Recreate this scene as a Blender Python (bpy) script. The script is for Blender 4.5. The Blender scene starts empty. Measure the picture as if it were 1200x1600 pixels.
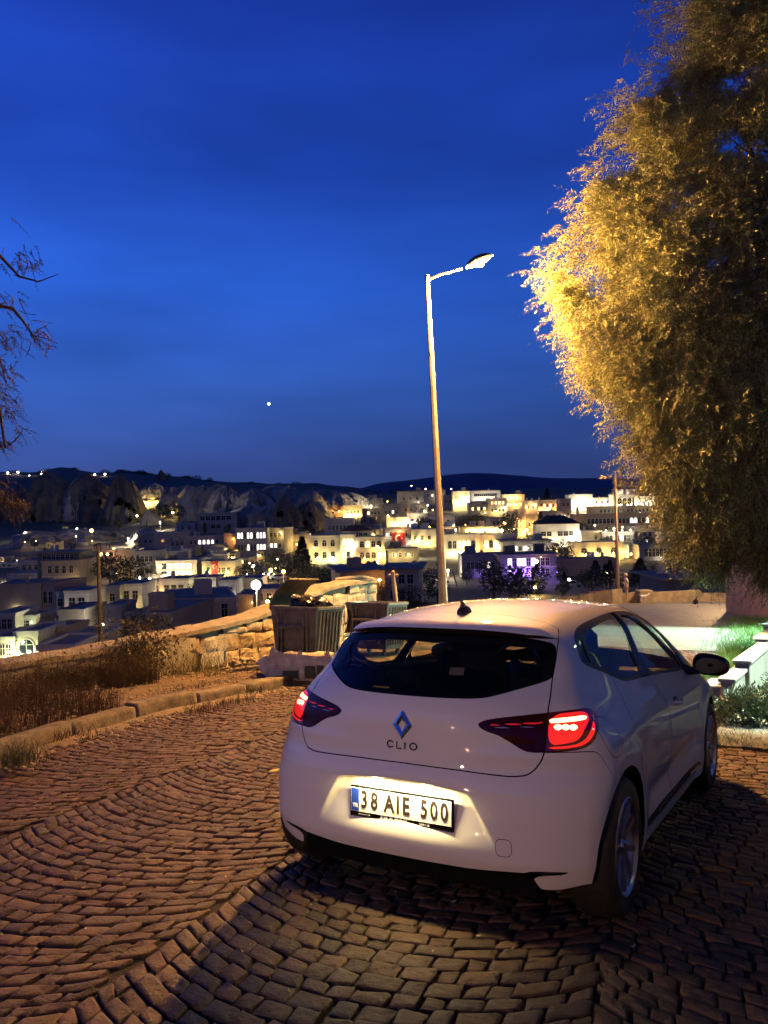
import bpy, bmesh, math, random
import numpy as np
from mathutils import Vector, Matrix, noise as mnoise
from mathutils.geometry import delaunay_2d_cdt

random.seed(7); rng = np.random.default_rng(7)
S = bpy.context.scene
COL = S.collection
RAD = math.radians

# ------------------------------------------------------------------ camera
FPX = 1260.0                                   # focal length in pixels of the 1200x1600 frame
CAM_C = np.array([1.819, -3.224, 1.538])       # camera in street coordinates (car frame)
def _axes(yaw, pitch, roll):
    cy, sy, cp, sp = math.cos(yaw), math.sin(yaw), math.cos(pitch), math.sin(pitch)
    f = np.array([sy * cp, cy * cp, sp]); r = np.array([cy, -sy, 0]); u = np.cross(r, f)
    cr, sr = math.cos(roll), math.sin(roll)
    return np.array([cr * r + sr * u, -sr * r + cr * u, f])
AX_C = _axes(*[RAD(a) for a in (-29.99, 4.67, .05)])        # camera axes seen from the sloping street
AX_W = _axes(0, RAD(-.45), RAD(-1.35))                        # camera axes in the level world
CAM_W = np.array([0, 0, 1.6])
ROT = AX_W.T @ AX_C                                          # street -> world rotation
def c2w(p):
    return CAM_W + ROT @ (np.asarray(p, float) - CAM_C)
M_STREET = Matrix.Identity(4)
for i in range(3):
    for j in range(3): M_STREET[i][j] = ROT[i][j]
_t = c2w((0, 0, 0))
for i in range(3): M_STREET[i][3] = _t[i]
def wray(u, v):
    d = np.array([(u - 600) / FPX, (800 - v) / FPX, 1.0]); return d @ AX_W
def cray(u, v):
    d = np.array([(u - 600) / FPX, (800 - v) / FPX, 1.0]); return d @ AX_C
def atw(u, v, depth):                                        # world point seen at pixel (u,v)
    return CAM_W + wray(u, v) * depth
def street(u, v, h=0.0):                                     # street-frame point on the plane z=h
    d = cray(u, v); t = (h - CAM_C[2]) / d[2]; return CAM_C + t * d
def W2C(p):
    return ROT.T @ (np.asarray(p, float) - CAM_W) + CAM_C

cam_d = bpy.data.cameras.new('camera'); cam = bpy.data.objects.new('camera', cam_d); COL.objects.link(cam)
cam_d.sensor_fit = 'VERTICAL'; cam_d.sensor_height = 24; cam_d.lens = 24 * FPX / 1600
cam_d.clip_start = .05; cam_d.clip_end = 30000
mc = Matrix.Identity(4)
for i in range(3):
    mc[i][0] = AX_W[0][i]; mc[i][1] = AX_W[1][i]; mc[i][2] = -AX_W[2][i]; mc[i][3] = CAM_W[i]
cam.matrix_world = mc
S.camera = cam

# ------------------------------------------------------------------ sky and exposure
world = bpy.data.worlds.new('World'); S.world = world; world.use_nodes = True
nt = world.node_tree; nt.nodes.clear()
def wn(t, **k):
    n = nt.nodes.new(t)
    for a, b in k.items(): setattr(n, a, b)
    return n
out = wn('ShaderNodeOutputWorld'); bg = wn('ShaderNodeBackground')
tc = wn('ShaderNodeTexCoord'); sep = wn('ShaderNodeSeparateXYZ')
nt.links.new(tc.outputs['Generated'], sep.inputs[0])
ramp = wn('ShaderNodeValToRGB'); e = ramp.color_ramp.elements
e[0].position = 0.0; e[0].color = (.034, .058, .200, 1)
e[1].position = 1.0; e[1].color = (.012, .018, .045, 1)
for p_, c_ in ((.05, (.032, .062, .235)), (.14, (.027, .086, .370)), (.26, (.020, .096, .530)), (.38, (.012, .056, .400)), (.55, (.008, .032, .290)), (.75, (.010, .022, .085))):
    k = e.new(p_); k.color = (*c_, 1)
nt.links.new(sep.outputs[2], ramp.inputs[0])
nz = wn('ShaderNodeTexNoise'); nz.inputs['Scale'].default_value = 2.2; nz.inputs['Detail'].default_value = 3
mp = wn('ShaderNodeMapping'); mp.inputs['Scale'].default_value = (1, 1, 4)
nt.links.new(tc.outputs['Generated'], mp.inputs[0]); nt.links.new(mp.outputs[0], nz.inputs[0])
mr = wn('ShaderNodeMapRange'); mr.inputs[1].default_value = .3; mr.inputs[2].default_value = .7
mr.inputs[3].default_value = .74; mr.inputs[4].default_value = 1.18
nt.links.new(nz.outputs[0], mr.inputs[0])
# the sky is a little darker and more violet to the right, away from the afterglow
mr2 = wn('ShaderNodeMapRange'); mr2.inputs[1].default_value = -.6; mr2.inputs[2].default_value = .6
mr2.inputs[3].default_value = 1.5; mr2.inputs[4].default_value = .66
nt.links.new(sep.outputs[0], mr2.inputs[0])
mul = wn('ShaderNodeMath', operation='MULTIPLY')
nt.links.new(mr.outputs[0], mul.inputs[0]); nt.links.new(mr2.outputs[0], mul.inputs[1])
nt.links.new(ramp.outputs[0], bg.inputs[0]); nt.links.new(mul.outputs[0], bg.inputs[1]); nt.links.new(bg.outputs[0], out.inputs[0])
S.view_settings.view_transform = 'Standard'; S.view_settings.look = 'None'
S.view_settings.exposure = 0; S.view_settings.gamma = 1; S.view_settings.use_curve_mapping = False
S.cycles.use_denoising = True
S.cycles.max_bounces = 6; S.cycles.diffuse_bounces = 2; S.cycles.glossy_bounces = 3
S.cycles.transparent_max_bounces = 12; S.cycles.transmission_bounces = 4
S.cycles.sample_clamp_indirect = 3.0
S.cycles.caustics_reflective = False; S.cycles.caustics_refractive = False
if hasattr(S.cycles, 'use_light_tree'): S.cycles.use_light_tree = True

# ------------------------------------------------------------------ materials
MATS = {}
def mat(name, col=(.5, .5, .5), rough=.6, metal=0, coat=0, emit=None, estr=0, var=0, vscale=5, bump=0, bscale=30,
        col2=None, spec=.5, alpha=None, detail=6, vobj=False, rnd=0, coat_rough=.03, lo=.35, hi=.65):
    """one procedural material: base colour varied by noise, fine relief, optional emission"""
    if name in MATS: return MATS[name]
    m = bpy.data.materials.new(name); m.use_nodes = True; t = m.node_tree; b = t.nodes['Principled BSDF']
    b.inputs['Base Color'].default_value = (*col, 1); b.inputs['Roughness'].default_value = rough
    b.inputs['Metallic'].default_value = metal; b.inputs['Coat Weight'].default_value = coat
    b.inputs['Coat Roughness'].default_value = coat_rough; b.inputs['Specular IOR Level'].default_value = spec
    tcn = t.nodes.new('ShaderNodeTexCoord')
    if var or col2:
        n = t.nodes.new('ShaderNodeTexNoise'); n.inputs['Scale'].default_value = vscale; n.inputs['Detail'].default_value = detail
        n.inputs['Roughness'].default_value = .62
        t.links.new(tcn.outputs['Object'], n.inputs[0])
        r = t.nodes.new('ShaderNodeMapRange'); r.inputs[1].default_value = lo; r.inputs[2].default_value = hi
        t.links.new(n.outputs[0], r.inputs[0])
        mx = t.nodes.new('ShaderNodeMix'); mx.data_type = 'RGBA'
        c2 = col2 if col2 else tuple(c * (1 - var) for c in col)
        mx.inputs[6].default_value = (*col, 1); mx.inputs[7].default_value = (*c2, 1)
        t.links.new(r.outputs[0], mx.inputs[0]); src = mx.outputs[2]
        if rnd:
            oi = t.nodes.new('ShaderNodeObjectInfo'); rr = t.nodes.new('ShaderNodeMapRange')
            rr.inputs[3].default_value = 1 - rnd; rr.inputs[4].default_value = 1 + rnd
            t.links.new(oi.outputs['Random'], rr.inputs[0])
            vm = t.nodes.new('ShaderNodeVectorMath'); vm.operation = 'SCALE'
            t.links.new(src, vm.inputs[0]); t.links.new(rr.outputs[0], vm.inputs['Scale']); src = vm.outputs[0]
        t.links.new(src, b.inputs['Base Color'])
    if bump:
        n2 = t.nodes.new('ShaderNodeTexNoise'); n2.inputs['Scale'].default_value = bscale; n2.inputs['Detail'].default_value = 8
        n2.inputs['Roughness'].default_value = .65
        t.links.new(tcn.outputs['Object'], n2.inputs[0])
        bp = t.nodes.new('ShaderNodeBump'); bp.inputs['Strength'].default_value = bump; bp.inputs['Distance'].default_value = .02
        t.links.new(n2.outputs[0], bp.inputs['Height']); t.links.new(bp.outputs[0], b.inputs['Normal'])
    if emit:
        b.inputs['Emission Color'].default_value = (*emit, 1); b.inputs['Emission Strength'].default_value = estr
    MATS[name] = m; return m

def glassmat(name, tint, rough=.02, reflect=1.0, gcol=(1, 1, 1)):
    if name in MATS: return MATS[name]
    m = bpy.data.materials.new(name); m.use_nodes = True; t = m.node_tree; t.nodes.clear()
    o = t.nodes.new('ShaderNodeOutputMaterial'); tr = t.nodes.new('ShaderNodeBsdfTransparent'); gl = t.nodes.new('ShaderNodeBsdfGlossy')
    tr.inputs[0].default_value = (*tint, 1); gl.inputs['Roughness'].default_value = rough; gl.inputs[0].default_value = (*gcol, 1)
    fr = t.nodes.new('ShaderNodeFresnel'); fr.inputs[0].default_value = 1.5
    ge = t.nodes.new('ShaderNodeNewGeometry'); mi = t.nodes.new('ShaderNodeMapRange'); mi.inputs[3].default_value = 1.5; mi.inputs[4].default_value = 1 / 1.5
    t.links.new(ge.outputs['Backfacing'], mi.inputs[0]); t.links.new(mi.outputs[0], fr.inputs[0])   # a thin pane reflects alike from both sides
    mm = t.nodes.new('ShaderNodeMath'); mm.operation = 'MULTIPLY'; mm.inputs[1].default_value = reflect
    mx = t.nodes.new('ShaderNodeMixShader')
    t.links.new(fr.outputs[0], mm.inputs[0]); t.links.new(mm.outputs[0], mx.inputs[0])
    t.links.new(tr.outputs[0], mx.inputs[1]); t.links.new(gl.outputs[0], mx.inputs[2]); t.links.new(mx.outputs[0], o.inputs[0])
    MATS[name] = m; return m

def emitmat(name, col, s):
    if name in MATS: return MATS[name]
    m = bpy.data.materials.new(name); m.use_nodes = True; b = m.node_tree.nodes['Principled BSDF']
    b.inputs['Base Color'].default_value = (*[min(.8, c) for c in col], 1); b.inputs['Roughness'].default_value = .4
    b.inputs['Emission Color'].default_value = (*col, 1); b.inputs['Emission Strength'].default_value = s
    MATS[name] = m; return m

# ------------------------------------------------------------------ object helpers
def link(name, data, parent=None, mw=None):
    o = bpy.data.objects.new(name, data); COL.objects.link(o)
    if parent is not None: o.parent = parent
    if mw is not None: o.matrix_world = mw
    return o
def tag(o, label=None, cat=None, group=None, kind=None):
    if label: o['label'] = label
    if cat: o['category'] = cat
    if group: o['group'] = group
    if kind: o['kind'] = kind
    return o
def empty(name, mw=None, label=None, cat=None, group=None, parent=None):
    o = bpy.data.objects.new(name, None); o.empty_display_size = .2; COL.objects.link(o)
    if parent is not None: o.parent = parent
    if mw is not None: o.matrix_world = mw
    return tag(o, label, cat, group)
def children(o): return [c for c in bpy.data.objects if c.parent == o]
def mesh_np(name, V, F, m=None, N=None, smooth=True):
    """mesh from numpy vertices and equal-sized faces"""
    me = bpy.data.meshes.new(name); V = np.asarray(V, np.float32); F = np.asarray(F, np.int32)
    k = F.shape[1]
    me.vertices.add(len(V)); me.vertices.foreach_set('co', V.ravel())
    me.loops.add(F.size); me.loops.foreach_set('vertex_index', F.ravel())
    me.polygons.add(len(F)); me.polygons.foreach_set('loop_start', np.arange(0, F.size, k, dtype=np.int32))
    me.polygons.foreach_set('use_smooth', np.full(len(F), smooth, bool))
    me.update(calc_edges=True)
    if N is not None: me.normals_split_custom_set_from_vertices(np.asarray(N, np.float32).tolist())
    if m: me.materials.append(m)
    return me

class MB:
    """collects simple shapes into one mesh"""
    def __init__(s): s.v = []; s.f = []; s.mi = []; s.cur = 0
    def quadf(s, vs, fs):
        b = len(s.v); s.v += [tuple(map(float, p)) for p in vs]; s.f += [tuple(b + i for i in f) for f in fs]; s.mi += [s.cur] * len(fs)
    def box(s, x0, y0, z0, x1, y1, z1, M=None):
        vs = [(x, y, z) for z in (z0, z1) for y in (y0, y1) for x in (x0, x1)]
        if M is not None: vs = [tuple(M @ Vector(p)) for p in vs]
        s.quadf(vs, [(0, 2, 3, 1), (4, 5, 7, 6), (0, 1, 5, 4), (2, 6, 7, 3), (0, 4, 6, 2), (1, 3, 7, 5)])
    def bbox(s, x0, y0, z0, x1, y1, z1, b=.01, M=None):
        """box with bevelled edges"""
        c = Vector(((x0 + x1) / 2, (y0 + y1) / 2, (z0 + z1) / 2)); h = ((x1 - x0) / 2, (y1 - y0) / 2, (z1 - z0) / 2)
        b = min(b, min(h) * .9); vs = []; idx = {}
        for sx in (-1, 1):
            for sy in (-1, 1):
                for sz in (-1, 1):
                    for a in range(3):
                        p = [sx * (h[0] - (b if a != 0 else 0)), sy * (h[1] - (b if a != 1 else 0)), sz * (h[2] - (b if a != 2 else 0))]
                        idx[(sx, sy, sz, a)] = len(vs); q = c + Vector(p); vs.append(tuple(M @ q) if M is not None else tuple(q))
        fs = []
        for a in range(3):
            o1, o2 = [(1, 2), (2, 0), (0, 1)][a]
            for s0 in (-1, 1):
                L = []
                for (p, q) in ((-1, -1), (1, -1), (1, 1), (-1, 1)):
                    k = [0, 0, 0]; k[a] = s0; k[o1] = p; k[o2] = q; L.append(idx[(*k, a)])
                fs.append(tuple(L) if s0 > 0 else tuple(L[::-1]))
            for p in (-1, 1):
                for q in (-1, 1):
                    L = []
                    for e_ in (-1, 1):
                        k = [0, 0, 0]; k[a] = e_; k[o1] = p; k[o2] = q
                        L.append((idx[(*k, o1)], idx[(*k, o2)]))
                    f = (L[0][0], L[1][0], L[1][1], L[0][1]); fs.append(f if p * q > 0 else f[::-1])
        for sx in (-1, 1):
            for sy in (-1, 1):
                for sz in (-1, 1):
                    f = tuple(idx[(sx, sy, sz, a)] for a in range(3)); fs.append(f if sx * sy * sz > 0 else f[::-1])
        s.quadf(vs, fs)
    def tube(s, pts, rad, n=8, cap=True, up=None):
        pts = [Vector(p) for p in pts]; rad = rad if isinstance(rad, (list, tuple)) else [rad] * len(pts)
        rings = []; prev = None
        for i, p in enumerate(pts):
            t = (pts[min(i + 1, len(pts) - 1)] - pts[max(i - 1, 0)])
            if t.length < 1e-9: t = Vector((0, 0, 1))
            t.normalize()
            a = prev if prev is not None else (Vector(up) if up else (Vector((0, 0, 1)) if abs(t.z) < .9 else Vector((1, 0, 0))))
            a = (a - t * a.dot(t))
            if a.length < 1e-6: a = Vector((1, 0, 0)) - t * t.x
            a.normalize(); prev = a; b = t.cross(a)
            rings.append([p + (a * math.cos(2 * math.pi * k / n) + b * math.sin(2 * math.pi * k / n)) * rad[i] for k in range(n)])
        vs = [v for r in rings for v in r]; fs = []
        for i in range(len(rings) - 1):
            for k in range(n):
                fs.append((i * n + k, i * n + (k + 1) % n, (i + 1) * n + (k + 1) % n, (i + 1) * n + k))
        if cap: fs.append(tuple(range(n))[::-1]); fs.append(tuple((len(rings) - 1) * n + k for k in range(n)))
        s.quadf(vs, fs)
    def lathe(s, prof, n=32, M=None, closed=False):
        """prof: list of (r, h) about local z"""
        vs = []
        for k in range(n):
            a = 2 * math.pi * k / n
            for r, h in prof:
                p = Vector((r * math.cos(a), r * math.sin(a), h)); vs.append(tuple(M @ p) if M is not None else tuple(p))
        m_ = len(prof); fs = []
        for k in range(n):
            for i in range(m_ - (0 if closed else 1)):
                j = (i + 1) % m_; fs.append((k * m_ + i, ((k + 1) % n) * m_ + i, ((k + 1) % n) * m_ + j, k * m_ + j))
        s.quadf(vs, fs)
    def sphere(s, c, r, n=10, sq=(1, 1, 1)):
        c = Vector(c); prof = []
        vs = []; m_ = n // 2 + 1
        for k in range(n):
            a = 2 * math.pi * k / n
            for i in range(m_):
                b = math.pi * i / (m_ - 1)
                vs.append(tuple(c + Vector((r * sq[0] * math.sin(b) * math.cos(a), r * sq[1] * math.sin(b) * math.sin(a), r * sq[2] * math.cos(b)))))
        fs = []
        for k in range(n):
            for i in range(m_ - 1):
                fs.append((k * m_ + i, k * m_ + i + 1, ((k + 1) % n) * m_ + i + 1, ((k + 1) % n) * m_ + i))
        s.quadf(vs, fs)
    def prism(s, poly, z0, z1, M=None):
        """poly: list of (x, y) counter-clockwise, extruded along z"""
        n = len(poly); vs = [(x, y, z0) for x, y in poly] + [(x, y, z1) for x, y in poly]
        if M is not None: vs = [tuple(M @ Vector(p)) for p in vs]
        s.quadf(vs, [tuple(range(n))[::-1], tuple(range(n, 2 * n))] + [(i, (i + 1) % n, n + (i + 1) % n, n + i) for i in range(n)])
    def mesh(s, name, mats, smooth=False, merge=False):
        me = bpy.data.meshes.new(name); me.from_pydata(s.v, [], s.f)
        mats = mats if isinstance(mats, (list, tuple)) else [mats]
        for m in mats: me.materials.append(m)
        if len(mats) > 1: me.polygons.foreach_set('material_index', s.mi)
        if merge:
            bm = bmesh.new(); bm.from_mesh(me); bmesh.ops.remove_doubles(bm, verts=bm.verts, dist=1e-5); bm.to_mesh(me); bm.free()
        if smooth:
            me.polygons.foreach_set('use_smooth', [True] * len(me.polygons))
            if smooth != 'all':
                me.set_sharp_from_angle(angle=RAD(40))
        me.update(); return me
    def build(s, name, mats, parent=None, mw=None, smooth=False, merge=False):
        return link(name, s.mesh(name, mats, smooth, merge), parent, mw)
def T(x, y, z): return Matrix.Translation((x, y, z))
def RZ(a): return Matrix.Rotation(a, 4, 'Z')
def RX(a): return Matrix.Rotation(a, 4, 'X')
def RY(a): return Matrix.Rotation(a, 4, 'Y')
def SM(x, y, z=0.0, rz=0):            # a frame standing on the sloping street, tilted with it
    return M_STREET @ T(x, y, z) @ RZ(rz)
def UP(x, y, z=0.0, rz=0):            # a frame standing on the street but plumb
    p = c2w((x, y, z)); a = math.atan2(ROT[1][0], ROT[0][0]); return T(*p) @ RZ(a + rz)
def light(name, kind, mw, energy, col, size=.05, parent=None, spot=None, blend=.3):
    d = bpy.data.lights.new(name, kind); d.energy = energy; d.color = col
    if kind in ('POINT', 'SPOT'): d.shadow_soft_size = size
    if kind == 'AREA': d.shape = 'RECTANGLE'; d.size = size[0]; d.size_y = size[1]
    if spot: d.spot_size = RAD(spot); d.spot_blend = blend
    o = bpy.data.objects.new(name, d); COL.objects.link(o)
    if parent is not None: o.parent = parent
    o.matrix_world = mw if mw is not None else o.matrix_world
    return o
def text_mesh(name, txt, size, extrude, sx=1.0, bevel=0, spacing=1.0, bold=0):
    c = bpy.data.curves.new(name, 'FONT'); c.body = txt; c.size = size; c.extrude = extrude; c.bevel_depth = bevel
    c.offset = bold; c.align_x = 'CENTER'; c.align_y = 'CENTER'; c.space_character = spacing; c.resolution_u = 4
    o = bpy.data.objects.new(name, c); COL.objects.link(o); bpy.context.view_layer.update()
    me = bpy.data.meshes.new_from_object(o.evaluated_get(bpy.context.evaluated_depsgraph_get()))
    bpy.data.objects.remove(o); bpy.data.curves.remove(c)
    for v in me.vertices: v.co.x *= sx
    return me
def spl(xs, ys):
    """monotone cubic interpolation through the given points"""
    xs = np.asarray(xs, float); ys = np.asarray(ys, float)
    h = np.diff(xs); d = np.diff(ys) / h
    m = np.zeros_like(xs); m[0] = d[0]; m[-1] = d[-1]
    for i in range(1, len(xs) - 1):
        if d[i - 1] * d[i] > 0:
            w1 = 2 * h[i] + h[i - 1]; w2 = h[i] + 2 * h[i - 1]
            m[i] = (w1 + w2) / (w1 / d[i - 1] + w2 / d[i])
    def f(x):
        x = np.clip(x, xs[0], xs[-1]); i = np.clip(np.searchsorted(xs, x) - 1, 0, len(h) - 1)
        t = (x - xs[i]) / h[i]; t2 = t * t; t3 = t2 * t
        return ((2*t3 - 3*t2 + 1) * ys[i] + (t3 - 2*t2 + t) * h[i] * m[i]
                + (-2*t3 + 3*t2) * ys[i + 1] + (t3 - t2) * h[i] * m[i + 1])
    return f

def sm(a, b, x):
    t = np.clip((x - a) / (b - a), 0, 1); return t * t * (3 - 2 * t)

def smax(a, b, k):
    h = np.clip(.5 + .5 * (a - b) / k, 0, 1); return b * (1 - h) + a * h + k * h * (1 - h)

W_Z = spl([.05, .18, .30, .42, .55, .68, .78, .86, .93, 1.0, 1.10, 1.20, 1.30, 1.42],
          [.80, .845, .862, .866, .874, .878, .872, .850, .815, .785, .735, .688, .640, .575])
P_Y = spl([-.1, .2, .5, .9, 1.5, 2.6, 3.2, 3.7, 4.0, 4.2], [-.10, -.045, -.010, 0, 0, 0, -.012, -.05, -.12, -.22])
G_Y = spl([.2, .6, 1.2, 2.0, 2.8, 4.0], [-.075, -.045, -.01, 0, -.01, -.02])     # greenhouse narrows to the rear
T_Y = spl([.30, .42, .50, .62, .85, 1.2, 1.6, 2.0, 2.3, 2.6, 3.0, 3.25, 3.4, 3.7, 3.95, 4.15],
          [1.285, 1.298, 1.308, 1.325, 1.358, 1.392, 1.408, 1.402, 1.365, 1.268, 1.075, .965, .93, .86, .76, .60])
R_Z = spl([.10, .20, .27, .33, .42, .52, .60, .65, .70, .78, .86, .92, .98, 1.04, 1.14, 1.24, 1.32, 1.45],
          [.20, .135, .095, .070, .062, .058, .058, .066, .084, .092, .096, .105, .135, .190, .285, .375, .445, .56])
R_A = spl([.2, .5, .65, .85, 1.0, 1.1, 1.25, 1.4], [.14, .15, .20, .27, .42, .50, .46, .40])
F_Z = spl([.1, .3, .5, .7, .9, 1.1], [3.95, 4.04, 4.08, 4.03, 3.85, 3.4])
WHEEL_Y = (.635, 3.218)

def plate_mask(x, z):
    ax = np.abs(x)
    half = .315 + (.605 - z) * .62          # the recess widens downwards
    inx = sm(.018, -.018, ax - half)
    iny = sm(.628, .604, z - .02 * (ax / .3) ** 2 * -1)
    dep = .052 * sm(.36, .60, z)
    return inx * iny * dep

def body_f(p):
    x, y, z = p[..., 0], p[..., 1], p[..., 2]
    ax = np.abs(x)
    w = W_Z(z) + P_Y(y) + G_Y(y) * sm(.80, 1.05, z)
    for wy in WHEEL_Y:                       # wheel-arch flares
        r = np.hypot(y - wy, z - .31)
        w = w + .022 * sm(.56, .40, r) * sm(.95, .7, z)
    w = w - .020 * np.exp(-((z - .40 - .02 * (y - 1.2)) / .075) ** 2) * sm(1.05, 1.35, y) * sm(2.85, 2.6, y)
    w = w + .010 * np.exp(-((z - .80) / .05) ** 2) * sm(1.6, .9, y) * sm(.1, .4, y)
    side = ax - w
    top = (z - (T_Y(y) - .055 * (ax / .6) ** 2.4)) * .95
    rr = R_Z(z) + R_A(z) * ax ** 2 + .30 * ax ** 6 + plate_mask(x, z)
    # sharp crease below the lamps
    rr = rr - .007 * np.exp(-((z - .765) / .03) ** 2) * sm(.2, .5, ax)
    rear = (rr - y) * .85
    fr = F_Z(z) - .22 * ax ** 2 - .35 * ax ** 6
    front = y - fr
    f = smax(side, top, .13)
    f = smax(f, rear, .05)
    f = smax(f, front, .15)
    return f

CC = np.array([0, 2.0, .72]); CS = np.array([.9, 2.1, .75])

def body_hit(o, d, t0, t1, n=60):
    """first crossing outside->inside along rays o+t d"""
    t = np.full(len(d), t0, float); prev = t.copy(); found = np.zeros(len(d), bool)
    lo = t.copy(); hi = t.copy()
    for i in range(n + 1):
        tt = t0 + (t1 - t0) * i / n
        f = body_f(o + d * tt)
        new = (~found) & (f < 0)
        lo[new] = tt - (t1 - t0) / n; hi[new] = tt; found |= new
    for i in range(30):
        m = (lo + hi) / 2; f = body_f(o + d * m[:, None]); ins = f < 0
        hi = np.where(ins, m, hi); lo = np.where(ins, lo, m)
    return o + d * hi[:, None], found

def body_normal(p, e=2e-4):
    g = np.stack([body_f(p + np.eye(3)[i] * e) - body_f(p - np.eye(3)[i] * e) for i in range(3)], -1)
    return g / np.maximum(np.linalg.norm(g, axis=-1, keepdims=True), 1e-9)

# ================================================================== THE CAR
def carve(V, N, F, s):
    """split a triangle mesh along s=0; returns (inside s<0, outside) as (V,N,F)"""
    def half(s):
        ins = s < 0; c = ins[F].sum(1)
        full = F[c == 3]; one = F[c == 1]; two = F[c == 2]
        r1 = np.argmax(ins[one], 1) if len(one) else np.zeros(0, int)
        one = one[np.arange(len(one))[:, None], (r1[:, None] + np.arange(3)) % 3] if len(one) else one
        r2 = np.argmin(ins[two], 1) if len(two) else np.zeros(0, int)
        two = two[np.arange(len(two))[:, None], (r2[:, None] + np.arange(3)) % 3] if len(two) else two
        # one: a inside ; cut ab, ac      two: a outside ; cut ab, ac
        E = np.concatenate([one[:, [0, 1]], one[:, [0, 2]], two[:, [0, 1]], two[:, [0, 2]]]) if len(one) + len(two) else np.zeros((0, 2), int)
        if len(E):
            Es = np.sort(E, 1); key = Es[:, 0].astype(np.int64) * len(V) + Es[:, 1]
            uk, inv = np.unique(key, return_inverse=True); a = uk // len(V); b = uk % len(V)
            t = s[a] / (s[a] - s[b]); t = np.clip(t, 1e-4, 1 - 1e-4)[:, None]
            Vn = V[a] * (1 - t) + V[b] * t; Nn = N[a] * (1 - t) + N[b] * t
            Nn /= np.linalg.norm(Nn, axis=1, keepdims=True)
            inv = inv + len(V); n1, n2 = len(one), len(two)
            i1, i2, i3, i4 = inv[:n1], inv[n1:2 * n1], inv[2 * n1:2 * n1 + n2], inv[2 * n1 + n2:]
            FF = np.concatenate([full, np.stack([one[:, 0], i1, i2], 1), np.stack([two[:, 1], two[:, 2], i3], 1), np.stack([two[:, 2], i4, i3], 1)])
            VV = np.concatenate([V, Vn]); NN = np.concatenate([N, Nn])
        else: FF, VV, NN = full, V, N
        used = np.unique(FF); mp_ = np.full(len(VV), -1); mp_[used] = np.arange(len(used))
        return VV[used], NN[used], mp_[FF]
    return half(s), half(-s)

def poly_sd(P, Q):
    """signed distance of 2D points P to polygon Q (negative inside)"""
    Q = np.asarray(Q, float); d = np.full(len(P), 1e9); ins = np.zeros(len(P), bool)
    lo = Q.min(0) - .12; hi = Q.max(0) + .12
    near = np.all((P > lo) & (P < hi), 1); p = P[near]; dd = np.full(len(p), 1e9); ii = np.zeros(len(p), bool)
    for i in range(len(Q)):
        a, b = Q[i], Q[(i + 1) % len(Q)]; e_ = b - a; w = p - a
        t = np.clip((w @ e_) / max(e_ @ e_, 1e-12), 0, 1); dd = np.minimum(dd, np.linalg.norm(w - t[:, None] * e_, axis=1))
        c1 = (a[1] <= p[:, 1]) & (b[1] > p[:, 1]) & ((e_[0] * w[:, 1] - e_[1] * w[:, 0]) > 0)
        c2 = (a[1] > p[:, 1]) & (b[1] <= p[:, 1]) & ((e_[0] * w[:, 1] - e_[1] * w[:, 0]) < 0)
        ii ^= (c1 | c2)
    d[near] = np.where(ii, -dd, dd); return d

def rnd_poly(Q, n=2, k=.25):
    """corner cutting: rounds a polygon"""
    Q = np.asarray(Q, float)
    for _ in range(n):
        a = Q; b = np.roll(Q, -1, 0); Q = np.stack([a * (1 - k) + b * k, a * k + b * (1 - k)], 1).reshape(-1, 2)
    return Q

def phi(p):                       # angle in plan round a point inside the tail, signed by side
    return np.arctan2(p[:, 0], 1.3 - p[:, 1])
def phiz(pts):
    p = np.asarray(pts, float); return np.stack([phi(p), p[:, 2]], 1)

# ---- base shell from the implicit body
def shell():
    Vs, Ns, Fs = [], [], []; off = 0
    def face(n1, n2, fn):
        nonlocal off
        a, b = np.meshgrid(np.linspace(-1, 1, n1 + 1), np.linspace(-1, 1, n2 + 1), indexing='ij')
        d = fn(a.ravel(), b.ravel()) * CS
        p, ok = body_hit(CC, d, .15, 1.5, 40)      # f goes from inside to outside here
        Vs.append(p); i = np.arange((n1 + 1) * (n2 + 1)).reshape(n1 + 1, n2 + 1)
        A, B, C_, D = i[:-1, :-1].ravel(), i[1:, :-1].ravel(), i[1:, 1:].ravel(), i[:-1, 1:].ravel()
        f = np.concatenate([np.stack([A, B, C_], 1), np.stack([A, C_, D], 1)]); Fs.append(f + off); off += len(p)
    w = lambda a: np.tan(a * math.pi / 4)
    face(200, 130, lambda a, b: np.stack([w(a), -np.ones_like(a), w(b)], 1))      # rear
    face(90, 60, lambda a, b: np.stack([w(a), np.ones_like(a), w(b)], 1))         # front
    face(300, 130, lambda a, b: np.stack([np.ones_like(a), w(a), w(b)], 1))       # right
    face(300, 130, lambda a, b: np.stack([-np.ones_like(a), w(a), w(b)], 1))      # left
    face(120, 200, lambda a, b: np.stack([w(a), w(b), np.ones_like(a)], 1))       # top
    V = np.concatenate(Vs); F = np.concatenate(Fs)
    # weld the seams between the five patches
    key = np.round(V / 2e-4).astype(np.int64); _, first, inv = np.unique(key, axis=0, return_index=True, return_inverse=True)
    V = V[first]; F = inv.ravel()[F]
    F = F[(F[:, 0] != F[:, 1]) & (F[:, 1] != F[:, 2]) & (F[:, 0] != F[:, 2])]
    N = body_normal(V)
    fn = np.cross(V[F[:, 1]] - V[F[:, 0]], V[F[:, 2]] - V[F[:, 0]])
    flip = (fn * N[F].mean(1)).sum(1) < 0; F[flip] = F[flip][:, ::-1]
    return V, N, F
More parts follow.
